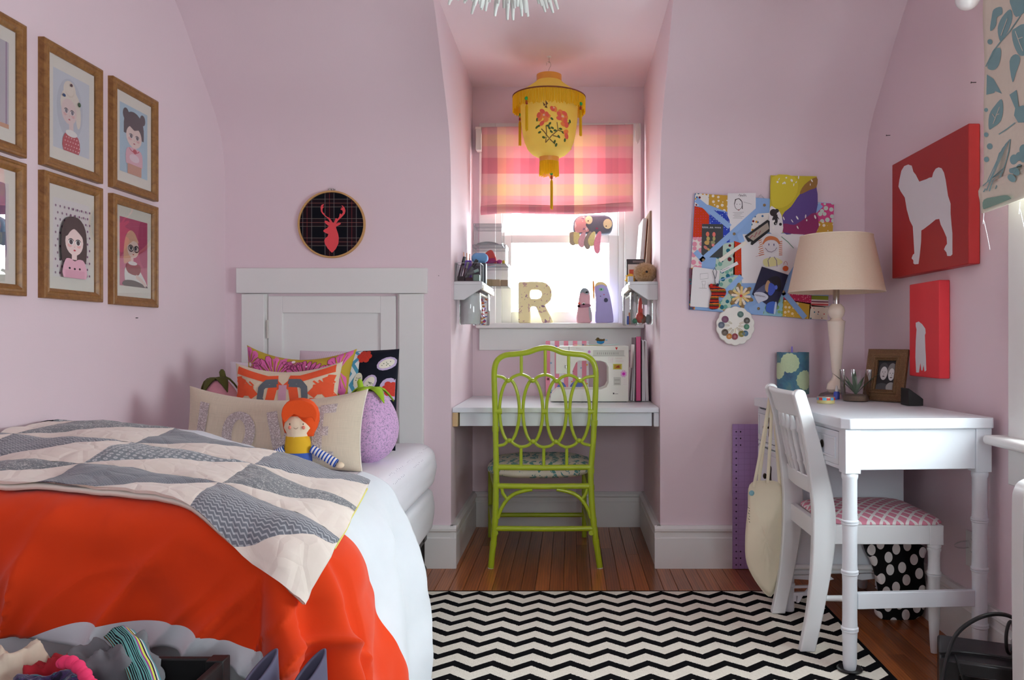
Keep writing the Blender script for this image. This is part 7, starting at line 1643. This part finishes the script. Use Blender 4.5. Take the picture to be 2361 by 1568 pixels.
pinned('kids_drawing', 'large white page with a crayon girl with orange hair on the memo board', 'drawing', [(PAPER, [(522, 576), (1030, 566), (1035, 700), (905, 910), (890, 975), (528, 975)])] + [(C((206, 120, 70)), strip([(690 + 3 * k, 620 + 17 * (k % 8)), (664 + 4 * (k % 3), 632 + 17 * (k % 8))], 6)) for k in range(8)] + [(C((206, 110, 60)), strip([(830, 640 + 15 * k), (858, 632 + 16 * k)], 6)) for k in range(8)] + [(C((206, 120, 70)), smooth2([(695, 660), (720, 605), (765, 590), (820, 610), (842, 660), (800, 625), (740, 630)], 3)), (C((222, 220, 224)), E7(766, 678, 66, 56)), (C((206, 120, 80)), strip(arc(766, 668, 66, 50, 190, 350), 5)), (C((70, 60, 110)), E7(748, 660, 4, 10)), (C((70, 60, 110)), E7(789, 662, 4, 10)), (C((110, 90, 110)), strip([(718, 688), (740, 715), (770, 722), (800, 706), (812, 685)], 4)), (C((226, 222, 160)), smooth2([(700, 790), (740, 770), (800, 765), (860, 800), (820, 830), (720, 840)], 3)), (C((110, 96, 150)), strip([(760, 760), (740, 790), (748, 840)], 5)), (C((110, 96, 150)), strip([(790, 760), (810, 790), (815, 840)], 5)), (C((222, 100, 50)), E7(884, 856, 24, 22)), (C((190, 90, 90)), strip(arc(884, 832, 16, 34, 190, 350), 3)), (C((90, 150, 120)), strip([(850, 596), (905, 640), (950, 690)], 5)), (C((200, 150, 160)), strip([(640, 760), (700, 735)], 3))], .0192)
pinned('fashion_tag', 'black notched tag with a red drawing hanging across the memo board', 'tag', [(C((26, 26, 28)), [(550, 592), (735, 458), (754, 470), (754, 552), (612, 666), (598, 660), (604, 634), (578, 640)]), (C((170, 160, 146)), [(572, 598), (738, 480), (750, 530), (620, 630)]), (C((150, 60, 80)), strip([(592, 610), (612, 585), (630, 600), (648, 560), (664, 578), (680, 548)], 6))], .0234)
pinned('blue_photo', 'signed blue-lit photograph of a dark-haired singer on the memo board', 'photograph', [(C((34, 34, 66)), [(690, 840), (906, 908), (862, 1040), (828, 1120), (800, 1226), (725, 1205), (728, 1150), (610, 1068)]), (C((90, 96, 130)), smooth2([(625, 1060), (690, 1000), (730, 985), (720, 1040), (660, 1070)], 3)), (C((24, 22, 34)), smooth2([(735, 950), (770, 925), (820, 920), (846, 960), (840, 1040), (800, 1030), (770, 960)], 3)), (C((196, 160, 120)), smooth2([(716, 1000), (738, 952), (760, 975), (758, 1020), (740, 1050), (722, 1040)], 3)), (C((70, 96, 196)), smooth2([(752, 975), (790, 990), (800, 1030), (770, 1075), (744, 1070), (740, 1040)], 3)), (C((90, 120, 220)), E7(806, 1010, 12, 18)), (C((210, 216, 232)), smooth2([(625, 1060), (690, 1050), (740, 1080), (730, 1110), (680, 1130), (660, 1140)], 3)), (C((60, 100, 190)), smooth2([(725, 1205), (735, 1140), (800, 1130), (800, 1222)], 3)), (C((190, 206, 230)), smooth2([(786, 1220), (800, 1130), (812, 1150), (800, 1224)], 3))] + [(INK, strip([(632 + 12 * k, 1075 + 2 * k), (640 + 12 * k, 1064 + 3 * k), (644 + 12 * k, 1082 + 2 * k)], 3)) for k in range(7)], .0234)
pinned('white_notepad', 'small white notepad with a box-headed doodle at the left of the memo board', 'notepad', [(PAPER, [(135, 842), (345, 872), (318, 1180), (104, 1166), (106, 1140), (125, 860)]), (GRY, strip(loop([(185, 900), (248, 895), (250, 938), (185, 945)]), 2)), (GRY, strip(loop([(200, 960), (228, 960), (226, 990), (204, 990)]), 2)), (GRY, strip([(206, 990), (206, 1015)], 2)), (GRY, strip([(222, 990), (222, 1015)], 2)), (GRY, strip([(175, 1016), (240, 1018)], 2))], .0234, .004)
pinned('name_strip', 'narrow white paper strip with handwritten names on the memo board', 'paper strip', [(PAPER, [(350, 872), (488, 798), (500, 822), (362, 892)])], .0212)
d_ = Vector((B7(488, 798)[0] - B7(350, 872)[0], 0, B7(488, 798)[1] - B7(350, 872)[1])).normalized(); u_ = Vector((-d_.z, 0, d_.x))
text_mesh('ann Maia Shane', .0062, 'handwriting', C((70, 66, 70)), bpy.data.objects['name_strip'], (B7(362, 882)[0], YB - .0220, B7(362, 882)[1]), d_, u_, .0001)
pinned('paper_stick', 'cream lolly stick tucked diagonally below the black tag', 'stick', [(CREAMP, strip([(345, 795), (430, 730), (565, 640)], 30))], .0216, .0015)
# knitted stocking ornament, snowflake, button plaque
def knit():
    m, t = newmat('striped_knit', .95, 0, .1, .3); X, Y, Z = t.sep(t.coords('Object')); n = t.noise(t.coords('Object'), 120, 2)
    t.base(t.ramp(t.math('FRACT', t.math('MULTIPLY', t.math('ADD', Z, t.math('MULTIPLY', n.outputs[0], .006)), 1 / .030)), [(0, rgb((190, 50, 30))), (.25, rgb((110, 30, 40))), (.45, rgb((96, 92, 40))), (.65, rgb((226, 110, 40))), (.82, rgb((60, 40, 56)))], True)); t.bump(n.outputs[0], .6, .003); return m
kn = thing('knit_stocking', 'tiny striped knitted stocking ornament hanging on the memo board', 'ornament', (B7(300, 1080)[0], YB - .03, B7(300, 1180)[1]))
on_wall('stocking', smooth2([(255, 990), (300, 985), (340, 1010), (385, 1025), (392, 1065), (370, 1095), (340, 1085), (332, 1100), (335, 1150), (325, 1185), (262, 1185), (262, 1120), (275, 1060), (262, 1020)], 3), .010, .030, knit(), kn, .003, True)
for x, y, c_ in ((272, 995, (214, 50, 40)), (322, 992, (40, 50, 80))): u, v = B7(x, y); MB().ball((u, YB - .042, v), .007, 12, 8).build('bobble', mat('bobble_%d' % x, c_, .95), kn)
MB().tube([(B7(x, y)[0], YB - .038, B7(x, y)[1]) for x, y in ((305, 990), (302, 940), (285, 880), (300, 850), (318, 885), (306, 940))], .0014, 6).build('cord', C((70, 76, 86)), kn)
sf = thing('snowflake_ornament', 'yellow and white beaded snowflake ornament at the bottom of the memo board', 'ornament', (B7(518, 1080)[0], YB - .03, B7(518, 1080)[1]))
for k in range(12):
    a = PI * k / 6 + .1; on_wall('ray', strip([(518 + 12 * math.cos(a), 1080 + 12 * math.sin(a)), (518 + 78 * math.cos(a), 1080 + 78 * math.sin(a))], 20), .003, .0250 + .0006 * (k % 2), mat('yellow_rickrack', (226, 196, 130), .8, .35, 200) if k % 2 else mat('ivory_rickrack', (232, 220, 206), .8, .25, 200), sf)
for k in range(6):
    a = PI * k / 3 + .36; on_wall('petal', [(518 + q[0] * math.cos(a) - q[1] * math.sin(a), 1080 + q[0] * math.sin(a) + q[1] * math.cos(a)) for q in E7(76, 0, 32, 18, 14)], .003, .0215, mat('brown_card_petal', (150, 120, 80), .8, .2, 60), sf)
    u, v = B7(518 + 100 * math.cos(a), 1080 + 100 * math.sin(a)); MB().ball((u, YB - .027, v), .0035, 10, 6).build('bead', mat('gold_bead', (190, 150, 60), .3, metal=.6), sf)
u, v = B7(518, 1080); MB().ball((u, YB - .030, v), (.006, .003, .006), 12, 8).build('centre_bead', C((206, 70, 70)), sf)
pq_ = thing('button_plaque', 'white scalloped plaque ringed with coloured buttons below the memo board', 'plaque', (B7(472, 1325)[0], YB, B7(472, 1325)[1]))
on_wall('plaque', [(472 + (150 + 9 * abs(math.sin(a * 7))) * math.cos(a), 1325 + (152 + 9 * abs(math.sin(a * 7))) * math.sin(a)) for a in [2 * PI * k / 112 for k in range(112)]], .010, 0.0215, mat('white_wood_plaque', (232, 230, 222), .5), pq_, .003, True)
for x, y, c_, r in ((512, 1231, (70, 104, 96), 26), (387, 1272, (110, 50, 86), 29), (357, 1318, (84, 92, 110), 27), (385, 1378, (84, 66, 50), 28), (420, 1410, (190, 120, 30), 24), (466, 1412, (140, 46, 60), 27), (520, 1390, (130, 120, 30), 26), (552, 1386, (60, 100, 130), 24), (562, 1332, (70, 130, 100), 23), (564, 1282, (76, 70, 62), 26)):
    u, v = B7(x, y); rr = r / 3.564 / 524
    MB().lathe([(.0008, .0022), (rr * .3, .0020), (rr * .62, .0022), (rr * .78, .0036), (rr * .96, .0034), (rr, .0018), (rr, 0)], (u, YB - .0318, v), 18, axis=(0, -1, 0)).build('button', mat('button_%d_%d' % (x, y), c_, .35, .2, 400), pq_)
    a = math.atan2(1325 - y, 472 - x); pts = [(x + math.cos(a) * q + math.sin(a) * w_, y + math.sin(a) * q - math.cos(a) * w_) for q, w_ in ((20, 5), (62, 5), (66, 0), (62, -5), (20, -5))]
    if (x, y) != (512, 1231): MB().tube([(B7(*q)[0], YB - .0325, B7(*q)[1]) for q in pts], .0008, 5).build('hair_grip', mat('gold_wire', (200, 180, 130), .3, metal=.7), pq_)
# ================================================================ canvases with dog silhouettes on the right wall
XCV = XR - .038
def wall_canvas(name, label, y0, y1, z0, z1, m_, edge, dog, crop, sil_m):
    o = thing(name, label, 'canvas', (XR, (y0 + y1) / 2, z0), 0, 'dog silhouette canvases')
    MB().box((XCV, y0, z0), (XR - .001, y1, z1)).build('canvas', m_, o, bevel=.003)
    pts = []
    for q in dog:
        px, py = 1960 + q[0] / crop, 180 + q[1] / crop; p = atx(px, py, XCV); pts.append((-p.y, p.z))
    ar = sum(pts[i][0] * pts[(i + 1) % len(pts)][1] - pts[(i + 1) % len(pts)][0] * pts[i][1] for i in range(len(pts)))
    if ar < 0: pts = pts[::-1]
    mb = MB(); mb.prism(pts, (XCV - .0003, 0, 0), -Y3, Z3, 0); mb.keep = True
    s_ = mb.build('dog_silhouette', sil_m, o, smooth=False)
    if s_.data.polygons[0].normal.x > 0: s_.data.flip_normals()
    return o
dog1 = [(243, 545), (248, 510), (258, 465), (272, 442), (292, 434), (310, 440), (318, 470), (330, 485), (348, 520), (362, 515), (385, 507), (398, 500), (412, 498), (418, 475), (430, 455), (445, 448), (460, 453), (472, 475), (480, 510), (492, 590), (505, 630), (505, 680), (510, 740), (514, 780), (514, 885), (505, 893), (488, 893), (484, 875), (472, 860), (478, 845), (487, 832), (485, 800), (470, 765), (455, 735), (448, 707), (430, 710), (400, 735), (370, 758), (358, 765), (357, 820), (350, 890), (344, 933), (325, 935), (318, 930), (318, 915), (309, 905), (315, 888), (323, 880), (318, 790), (315, 745), (300, 715), (285, 660), (275, 600), (255, 570)]
dog2 = [(330, 1245), (330, 1228), (345, 1222), (362, 1235), (378, 1258), (380, 1280), (376, 1290), (378, 1350), (381, 1400), (383, 1468), (374, 1474), (369, 1440), (364, 1468), (358, 1468), (354, 1430), (346, 1478), (332, 1478), (328, 1400), (330, 1320), (334, 1262)]
SIL = mat('pale_grey_paint', (222, 222, 226), .6, .02)
wall_canvas('dog_canvas', 'large dark red canvas with a white standing dog silhouette on the right wall', 2.533, 3.135, 1.240, 1.684, mat('crimson_canvas', (166, 26, 30), .55, .05, 8, .2, 300), None, dog1, 2.177, SIL)
wall_canvas('dog_canvas', 'small bright coral canvas with a white sitting dog silhouette on the right wall', 2.735, 2.975, .868, 1.205, mat('coral_canvas', (226, 52, 62), .55, .04, 8, .2, 300), None, dog2, 2.177, SIL)
# nails left in the walls
for px, py, lab in ((2246, 190, 'bent nail high on the right wall beside the blind'), (2049, 312, 'nail in the right wall above the large red canvas'), (2247, 556, 'nail in the right wall at the right edge of the large red canvas')):
    p = atx(px, py, XR - .006); nl = MB(); nl.tube([(XR + .004, p.y, p.z), (XR - .016, p.y - .002, p.z - .001)], .0013, 8).lathe([(.0001, 0), (.003, 0), (.003, .001), (.0001, .001)], (XR - .016, p.y - .002, p.z - .001), 10, axis=(-1, 0, 0)); tag(nl.build('nail', mat('iron_nail', (70, 66, 66), .4, metal=.8)), lab, 'nail', 'nails in the walls')
for px, py, lab in ((1012, 636, 'small nail hole patch with a nail right of the attic door'), (313, 733, 'tiny nail in the left wall below the portraits')):
    if px > 600: p = at(px, py, YB); nl = MB().tube([(p.x, YB + .003, p.z), (p.x, YB - .008, p.z)], .0015, 8)
    else: p = atx(px, py, XL); nl = MB().tube([(XL - .003, p.y, p.z), (XL + .008, p.y, p.z)], .0015, 8)
    tag(nl.build('nail', mat('iron_nail', (70, 66, 66), .4, metal=.8)), lab, 'nail', 'nails in the walls')
# wall socket with a plug-in night light
so = atx(2243, 1268, XR); ok_ = thing('wall_socket', 'white wall socket with a clear plug low on the right wall behind the desk leg', 'socket', (XR, so.y, so.z))
MB().box((XR - .006, so.y - .036, so.z - .058), (XR - .0005, so.y + .036, so.z + .058)).build('face_plate', WHITE, ok_, bevel=.003)
for dz_ in (-.02, .02): MB().lathe([(.001, 0), (.016, 0), (.016, .003), (.001, .003)], (XR - .006, so.y, so.z + dz_), 18, axis=(-1, 0, 0)).build('outlet', WHITE, ok_)
MB().lathe([(.012, 0), (.013, .02), (.010, .035), (.004, .045)], (XR - .009, so.y + .004, so.z + .018), 14, axis=(-1, .3, -.2)).build('plug', CLEAR, ok_)
# ================================================================ roman blind, rod and radiator at the right window
xb = XR - .085
TOILE2 = mat('cream_slub_linen', (222, 214, 198), .9, .05, 60, .25, 220)
rb = thing('toile_blind', 'cream blind printed with teal leaves at the right window', 'blind', (xb, 1.6, 1.37))
def rbp(u, v):
    y = 2.345 - u * 1.62; z = 2.04 - v * .665 + .010 * math.sin(u * 5)
    return Vector((xb + .003 * math.sin(u * 30) * v + .005 * noise.noise(Vector((u * 9, v * 4, 2))) - (.008 * math.exp(-((v - .90) / .03) ** 2)), y, z))
mb = MB(); mb.grid(rbp, 90, 40); mb.build('shade', TOILE2, rb, solid=.002, ang=80)
mb = MB(); mb.grid(lambda u, v: rbp(u, .88 + .12 * v) + Vector((-.008 - .006 * math.sin(v * PI), 0, -.006)), 90, 6); mb.build('bottom_fold', TOILE2, rb, solid=.002, ang=80)
def toile_px(cx_, cy_):   # motif positions on the blind cloth
    px, py = 2180 + cx_ / 2.801, cy_ / 2.801; y = FPX * (xb - .01) / (px - CX); z = CAMH + (CY - py) * y / FPX
    return y, z
def motif(polys, m_, nm, lift=.003, rep=(0,), ribbon_=False):
    for sh_ in rep:
        for p in polys:
            mb = MB(); pts = []
            for q in p:
                y, z = toile_px(*q); y -= sh_; u = (2.345 - y) / 1.62; v = (2.04 + .010 * math.sin(u * 5) - z) / .665
                if u < .002: u = .002; 
                v = min(v, .998); w = rbp(u, v); lf = lift + (.0155 if v > .875 else 0); pts.append(Vector((w.x - lf, w.y, w.z)))
            b_ = mb.addv(pts); k_ = len(pts) // 2
            if ribbon_:
                for i in range(k_ - 1): mb.face((b_ + i, b_ + i + 1, b_ + 2 * k_ - 2 - i, b_ + 2 * k_ - 1 - i))
            else:
                c_ = mb.addv([sum(pts, Vector()) / len(pts)])
                for i in range(len(pts)): mb.face((b_ + i, b_ + (i + 1) % len(pts), c_))
            mb.build(nm, m_, rb, ang=85)
TEAL = mat('teal_print', (128, 166, 170), .9, .06, 30); S2 = lambda L: smooth2(L, 3)
rep_ = (0, .30, .60)
motif([S2([(330, 250), (322, 180), (350, 110), (400, 60), (415, 120), (390, 200), (345, 262)]), S2([(415, 205), (440, 180), (490, 155), (530, 190), (520, 330), (470, 360), (430, 290)]), S2([(250, 440), (262, 380), (300, 320), (335, 310), (342, 350), (325, 420), (290, 452)]), [(246, 480), (290, 510), (345, 606), (300, 588), (296, 600), (246, 612)], S2([(262, 830), (265, 740), (300, 680), (340, 640), (350, 700), (335, 780), (285, 826)]), [(392, 612), (440, 580), (432, 650), (446, 690), (480, 680), (530, 700), (528, 790), (450, 792), (420, 745), (428, 700)], S2([(400, 395), (440, 350), (470, 380), (440, 470), (415, 530)]), S2([(274, 200), (286, 110), (300, 60), (345, 45), (350, 90), (318, 112), (312, 165)]), S2([(395, 0), (420, -30), (500, -20), (507, 60), (440, 110), (405, 40)])] + [ell(x, y, r, r * 1.1, 14) for x, y, r in ((268, 945, 18), (248, 1030, 16), (246, 870, 14), (246, 710, 12), (430, 1030, 30), (466, 1010, 26), (496, 965, 30), (500, 1020, 26), (480, 1090, 28), (468, 1150, 24), (505, 1110, 22), (270, 270, 16))], TEAL, 'leaf_motif', .003, rep_)
motif([strip(q, 7) for q in ([(240, 430), (290, 330), (340, 270), (400, 205), (470, 100)], [(430, 792), (380, 830), (325, 868)], [(270, 1240), (285, 1150), (330, 990), (345, 975)], [(300, 1180), (350, 960), (362, 945)], [(318, 1160), (368, 935), (380, 920)], [(330, 1150), (385, 915), (400, 900)], [(400, 900), (392, 980), (372, 1060), (345, 1220)], [(275, 1200), (320, 1120), (370, 1080)], [(290, 1230), (330, 1150), (362, 1110)], [(305, 1235), (340, 1170), (355, 1150)])], TEAL, 'line_motif', .0036, rep_, True)
motif([S2([(260, 1350), (262, 1290), (340, 1270), (420, 1262), (450, 1300), (400, 1330), (300, 1345)])] + [ell(380, 1300, 16, 20, 12)], mat('sage_print', (132, 164, 150), .9), 'hem_motif', .003, rep_)
motif([strip(q, 4) for q in ([(290, 800), (330, 690)], [(300, 760), (285, 735)], [(306, 745), (328, 735)], [(440, 200), (470, 280), (490, 330)], [(460, 250), (490, 240)], [(345, 230), (385, 120)])], TOILE2, 'leaf_vein', .0042, rep_, True)
th_ = MB(); random.seed(12)
for y0_ in (2.338, 2.15):
    p = Vector((xb - .005, y0_, 1.37)); th_.tube(catmull([p, p + Vector((.004, .012, -.03)), p + Vector((-.004, -.006, -.02)), p + Vector((.004, -.012, -.07)), p + Vector((.002, -.03, -.11))], 5), .0008, 5)
th_.build('loose_thread', PAPER, rb)
rod = thing('curtain_rod', 'white curtain rod with a ball finial at the top right', 'curtain rod', (xb, 1.6, 2.03))
MB().tube([(xb + .004, .45, 2.045), (xb + .004, 2.42, 2.045)], .011, 14).build('pole', WHITE, rod)
MB().ball((xb + .004, 2.452, 2.045), .036, 22, 16).lathe([(.012, 0), (.018, .006), (.014, .014)], (xb + .004, 2.412, 2.045), 16, axis=(0, 1, 0)).build('finial', mat('white_enamel', (236, 236, 236), .25), rod)
for y in (2.38, .55): MB().box((xb, y - .008, 2.03), (XR - .0005, y + .008, 2.045)).build('bracket', WHITE, rod, bevel=.002)
RAD = mat('radiator_enamel', (226, 228, 228), .3, .02)
ra = thing('radiator', 'white cast-iron column radiator at the right edge below the window', 'radiator', (1.15, 1.6, 0))
for k in range(12):
    yk = 1.935 - k * .062; sec = MB()
    sec.prism(smooth2([(1.082, .10), (1.078, .35), (1.078, .58), (1.082, .635), (1.105, .660), (1.165, .664), (1.225, .660), (1.248, .635), (1.252, .58), (1.252, .10), (1.235, .062), (1.095, .062)], 3), (0, yk + .025, 0), X3, Z3, .050)
    for xk in (1.122, 1.165, 1.208): sec.tube([(xk, yk - .022, .14), (xk, yk - .026, .2), (xk, yk - .026, .54), (xk, yk - .022, .60)], .0125, 10)
    sec.build('section', RAD, ra, bevel=.006)
for y in (1.935, 1.935 - 11 * .062):
    for x in (1.10, 1.23): MB().lathe([(.022, .0115), (.016, .03), (.018, .065)], (x, y, 0), 12).build('foot', RAD, ra)
# black amplifier box with cables on the floor by the radiator
am = thing('black_speaker', 'black speaker box on the floor at the lower right below the desk', 'speaker', (.975, 2.12, 0), -.40)
a0, a1 = at(2178, 1490, 2.19), at(2320, 1480, 2.19)
MB().box((0, 0, .012), (.205, .19, .160)).build('cabinet', mat('black_vinyl', (18, 18, 21), .35, .1, 60), am, local=True, bevel=.008, seg=3)
MB().box((.045, -.003, .03), (.195, .001, .125)).build('front_panel', mat('gloss_black_panel', (10, 10, 12), .15), am, local=True, bevel=.002)
for x in (.015, .19):
    for y in (.015, .175): MB().lathe([(.009, 0), (.009, .0125)], (x, y, .0006), 10).build('foot', BLACK, am, local=True)
CAB = mat('black_cable', (20, 20, 22), .45)
def cable(label, pts, r=.0042): tag(MB().tube(catmull(pts, 8), r, 8).build('cable', CAB), label, 'cable', 'black cables by the speaker')
cable('thick black cable arching up from behind the speaker and down to the floor', [(1.255, 2.20, .06), (1.235, 2.16, .20), (1.17, 2.13, .265), (1.10, 2.13, .268), (1.03, 2.13, .225), (.985, 2.10, .165), (.955, 2.06, .10), (.935, 2.0, .03), (.92, 1.93, ZR + .006), (.90, 1.75, ZR + .006)], .0055)
cable('thin black cable lying across the top of the speaker', [(.985, 2.14, .1645), (1.04, 2.15, .1645), (1.10, 2.13, .1645), (1.16, 2.10, .1645)], .0035)
cable('coiled black cable loop beside the radiator', [(1.165 + .022 * math.cos(a), 2.125 + .02 * math.cos(a), .166 + .046 + .042 * math.sin(a)) for a in [2 * PI * k / 12 * 1.9 for k in range(13)]], .0045)
cable('grey-black lead drooping down the front of the speaker', [(1.02, 2.125, .1645), (1.01, 2.085, .150), (1.02, 2.080, .10), (1.0, 2.075, .05), (1.02, 2.05, .006)], .0028)
# ================================================================ foot of the bed: boots and a heap of clothes in an added black chest
def boot(label, x, y, rot, hgt=.425):
    o = thing('tall_boot', label, 'boot', (x, y, ZR), rot, 'pair of tall slate boots'); SL = mat('slate_suede', (88, 86, 110), .8, .1, 30); 
    mb = MB(); rows = []; lv = [(.03, .0, .030, .046), (.09, .0, .028, .042), (.14, .004, .027, .038), (.22, .008, .027, .042), (.30, .008, .024, .040), (.36, .006, .019, .036), (hgt - .005, .006, .016, .030), (hgt, .006, .016, .030)]
    tw = lambda z, x, y: (x * math.cos(.38 * sstep(.12, .3, z)) + y * math.sin(.38 * sstep(.12, .3, z)), y * math.cos(.38 * sstep(.12, .3, z)) - x * math.sin(.38 * sstep(.12, .3, z)))
    for z, off, rx, ry in lv: rows.append(mb.addv([(*tw(z, rx * math.cos(a), off + (ry + .016 * sstep(.2, hgt, z)) * math.sin(a)), z - (.050 * (1 - math.sin(a)) / 2 * sstep(.25, hgt, z))) for a in [2 * PI * k / 28 for k in range(28)]]))
    for A_, B_ in zip(rows, rows[1:]):
        for k in range(28): mb.face((A_ + k, A_ + (k + 1) % 28, B_ + (k + 1) % 28, B_ + k))
    mb.build('shaft', SL, o, local=True, solid=.004, ang=80, solid_off=-1)
    mb = MB(); rows = []
    for t, w_, h_ in ((-.055, .030, .10), (-.04, .040, .13), (0, .045, .135), (.05, .043, .105), (.10, .044, .075), (.145, .040, .058), (.175, .028, .045), (.19, .010, .03)):
        rows.append(mb.addv([(.72 * w_ * math.cos(a), -t, .014 + max(0, math.sin(a)) * (h_ - .014)) for a in [2 * PI * k / 20 for k in range(20)]]))
    for A_, B_ in zip(rows, rows[1:]):
        for k in range(20): mb.face((A_ + k, A_ + (k + 1) % 20, B_ + (k + 1) % 20, B_ + k))
    mb.face([rows[0] + k for k in range(20)]); mb.face([rows[-1] + k for k in range(20)]); mb.build('foot', SL, o, local=True, ang=70)
    mb = MB(); mb.prism(smooth2([(-.022, .06), (.022, .06), (.033, 0), (.032, -.08), (.030, -.15), (.014, -.192), (-.014, -.192), (-.030, -.15), (-.032, -.08), (-.033, 0)], 3), (0, 0, 0), X3, Y3, .014); mb.build('sole', BLACK, o, local=True, bevel=.003)
b1 = at(578, 1512, 1.46); b2 = at(690, 1518, 1.46)
boot('tall slate boot standing at the foot of the bed, left one of the pair', -.556, 1.42, 0); boot('tall slate boot standing at the foot of the bed, right one of the pair', -.468, 1.42, 0)
tk = thing('added_chest', 'added open black chest standing in for the dark area at the foot of the bed, holding clothes', 'chest', (-.98, 1.36, 0))  # chest added to account for the dark area below the duvet hem
TB = mat('added_chest_black', (16, 15, 17), .6, .1, 60)
tx0, tx1, ty0, ty1, tz1 = -1.22, -.628, 1.19, 1.478, .418
for lo, hi, nm in (((tx0, ty0, ZR + .001), (tx1, ty1, .02), 'bottom'), ((tx0, ty0, .02), (tx1, ty0 + .014, tz1), 'side'), ((tx0, ty1 - .014, .02), (tx1, ty1, tz1), 'side'), ((tx0, ty0 + .014, .02), (tx0 + .014, ty1 - .014, tz1), 'side'), ((tx1 - .014, ty0 + .014, .02), (tx1, ty1 - .014, tz1), 'side')): MB().box(lo, hi).build(nm, TB, tk, bevel=.003)
for x in (tx0, tx1 - .03): 
    for y in (ty0 - .002, ty1 - .03): MB().box((x - .001, y, tz1 - .06), (x + .031, y + .032, tz1 + .002)).build('corner', mat('added_chest_corner', (26, 25, 26), .5), tk, bevel=.002)
def heap(name, label, c, r, m_, seed, rough_=.35, fold=.05, zmin=.03, cat='clothes'):
    mb = MB(); rr = Vector(r)
    def fn(p, d):
        cr = (1 - abs(noise.noise(d * 2.6 + Vector((seed * 3, 2, 1)) + Vector((.5, .3, .8)) * noise.noise(d * 2)))) ** 3; c2 = (1 - abs(noise.noise(d * 5.5 + Vector((1, seed * 2, 4))))) ** 5
        k = .93 + .11 * cr + .03 * c2 + rough_ * .8 * noise.noise(d * 1.6 + Vector((seed, 0, 0))) + .5 * rough_ * noise.noise(d * 3.5 + Vector((0, seed, 0))); q = p * k
        q += d * fold * .5 * math.sin(7 * (d.x * 1.2 + d.z * .8) + 3 * noise.noise(d * 2 + Vector((seed, 1, 0)))) * .4; return q
    mb.ball(c, r, 96, 64, None, fn); mb.v = [(x, min(y, 1.462), max(z, zmin)) for x, y, z in mb.v]
    return tag(mb.build(name, m_, ang=90), label, cat, 'clothes heaped in the chest')
GREYJ = mat('grey_jersey', (112, 114, 118), .95, .15, 20, .3, 120); CRM = mat('cream_knit', (204, 188, 168), .95, .1, 30, .4, 90); REDC = mat('red_cotton', (166, 24, 40), .9, .12, 20)
def purpled():
    m, t = newmat('purple_fleck_knit', .95, 0, .1, .3); v = t.coords('Object'); n = t.noise(v, 75, 2, .5, 1); t.base(t.ramp(n.outputs[0], [(.35, rgb((30, 24, 44))), (.5, rgb((70, 50, 96))), (.62, rgb((40, 34, 60))), (.7, rgb((60, 130, 150)))])); t.bump(n.outputs[0], .5, .004); return m
heap('cream_garment', 'crumpled cream knit at the left end of the clothes heap', (-.955, 1.35, .37), (.080, .075, .098), CRM, 3.3)
heap('red_garment', 'red cotton top between the cream knit and the grey scarf', (-.865, 1.36, .36), (.075, .07, .098), REDC, 7.1)
heap('grey_scarf', 'bunched grey jersey scarf on top of the clothes heap', (-.785, 1.370, .385), (.085, .070, .100), GREYJ, 2.2, .42, .05)
heap('purple_knit', 'dark purple flecked knit with pink pompoms in front of the grey scarf', (-.825, 1.275, .375), (.100, .055, .092), purpled(), 9.4, .3, .03)
pk2 = bpy.data.objects['purple_knit']; PNK = mat('neon_pink_pompom', (236, 60, 110), .95, .1, 200)
for k in range(13):
    t = k / 12; p = Vector((-.800 + .075 * t, 1.262 - .02 * t, .492 + .006 * math.sin(t * 5) - .045 * t * t)); MB().ball(p, .0085 + .002 * (k % 2), 10, 8).build('pompom', PNK, pk2)
def scarfp():
    m, t = newmat('embroidered_band', .9, 0, .2); v = t.coords('UV'); X, Y, Z = t.sep(v); w = t.add('ShaderNodeTexWave', Scale=5.0, Distortion=4.0); t.link(v, w.inputs['Vector'])
    c = t.ramp(X, [(0, rgb((80, 60, 40))), (.08, rgb((20, 20, 26))), (.30, rgb((96, 150, 150))), (.34, rgb((26, 26, 40))), (.62, rgb((120, 190, 180))), (.66, rgb((150, 60, 140))), (.72, rgb((210, 214, 90))), (.80, rgb((40, 36, 50))), (.86, rgb((210, 210, 206))), (.92, rgb((90, 150, 160)))], True)
    inn = t.math('MULTIPLY', t.math('GREATER_THAN', w.outputs[0], .62), t.math('LESS_THAN', X, .64)); t.base(t.mix(inn, c, rgb((110, 176, 172)))); return m
mb = MB()
def bandpt(u, v):
    p = Vector((-.800 + .120 * v + .030 * u, 1.375 - .10 * v + .035 * u, .492 - .090 * v * v - .01 * v)); return p + Vector((0, 0, .012 * math.sin(u * PI) + .006 * noise.noise(Vector((u * 3, v * 5, 1)))))
mb.grid(bandpt, 16, 30); tag(mb.build('embroidered_scarf', scarfp(), solid=.004, ang=80), 'embroidered teal and black scarf end draped over the grey scarf', 'scarf', 'clothes heaped in the chest')
scrap('blue_garment', 'bit of bright blue cloth at the front of the clothes heap', (-.885, 1.235, .43), (.035, .025, .028), (50, 110, 190), 61)
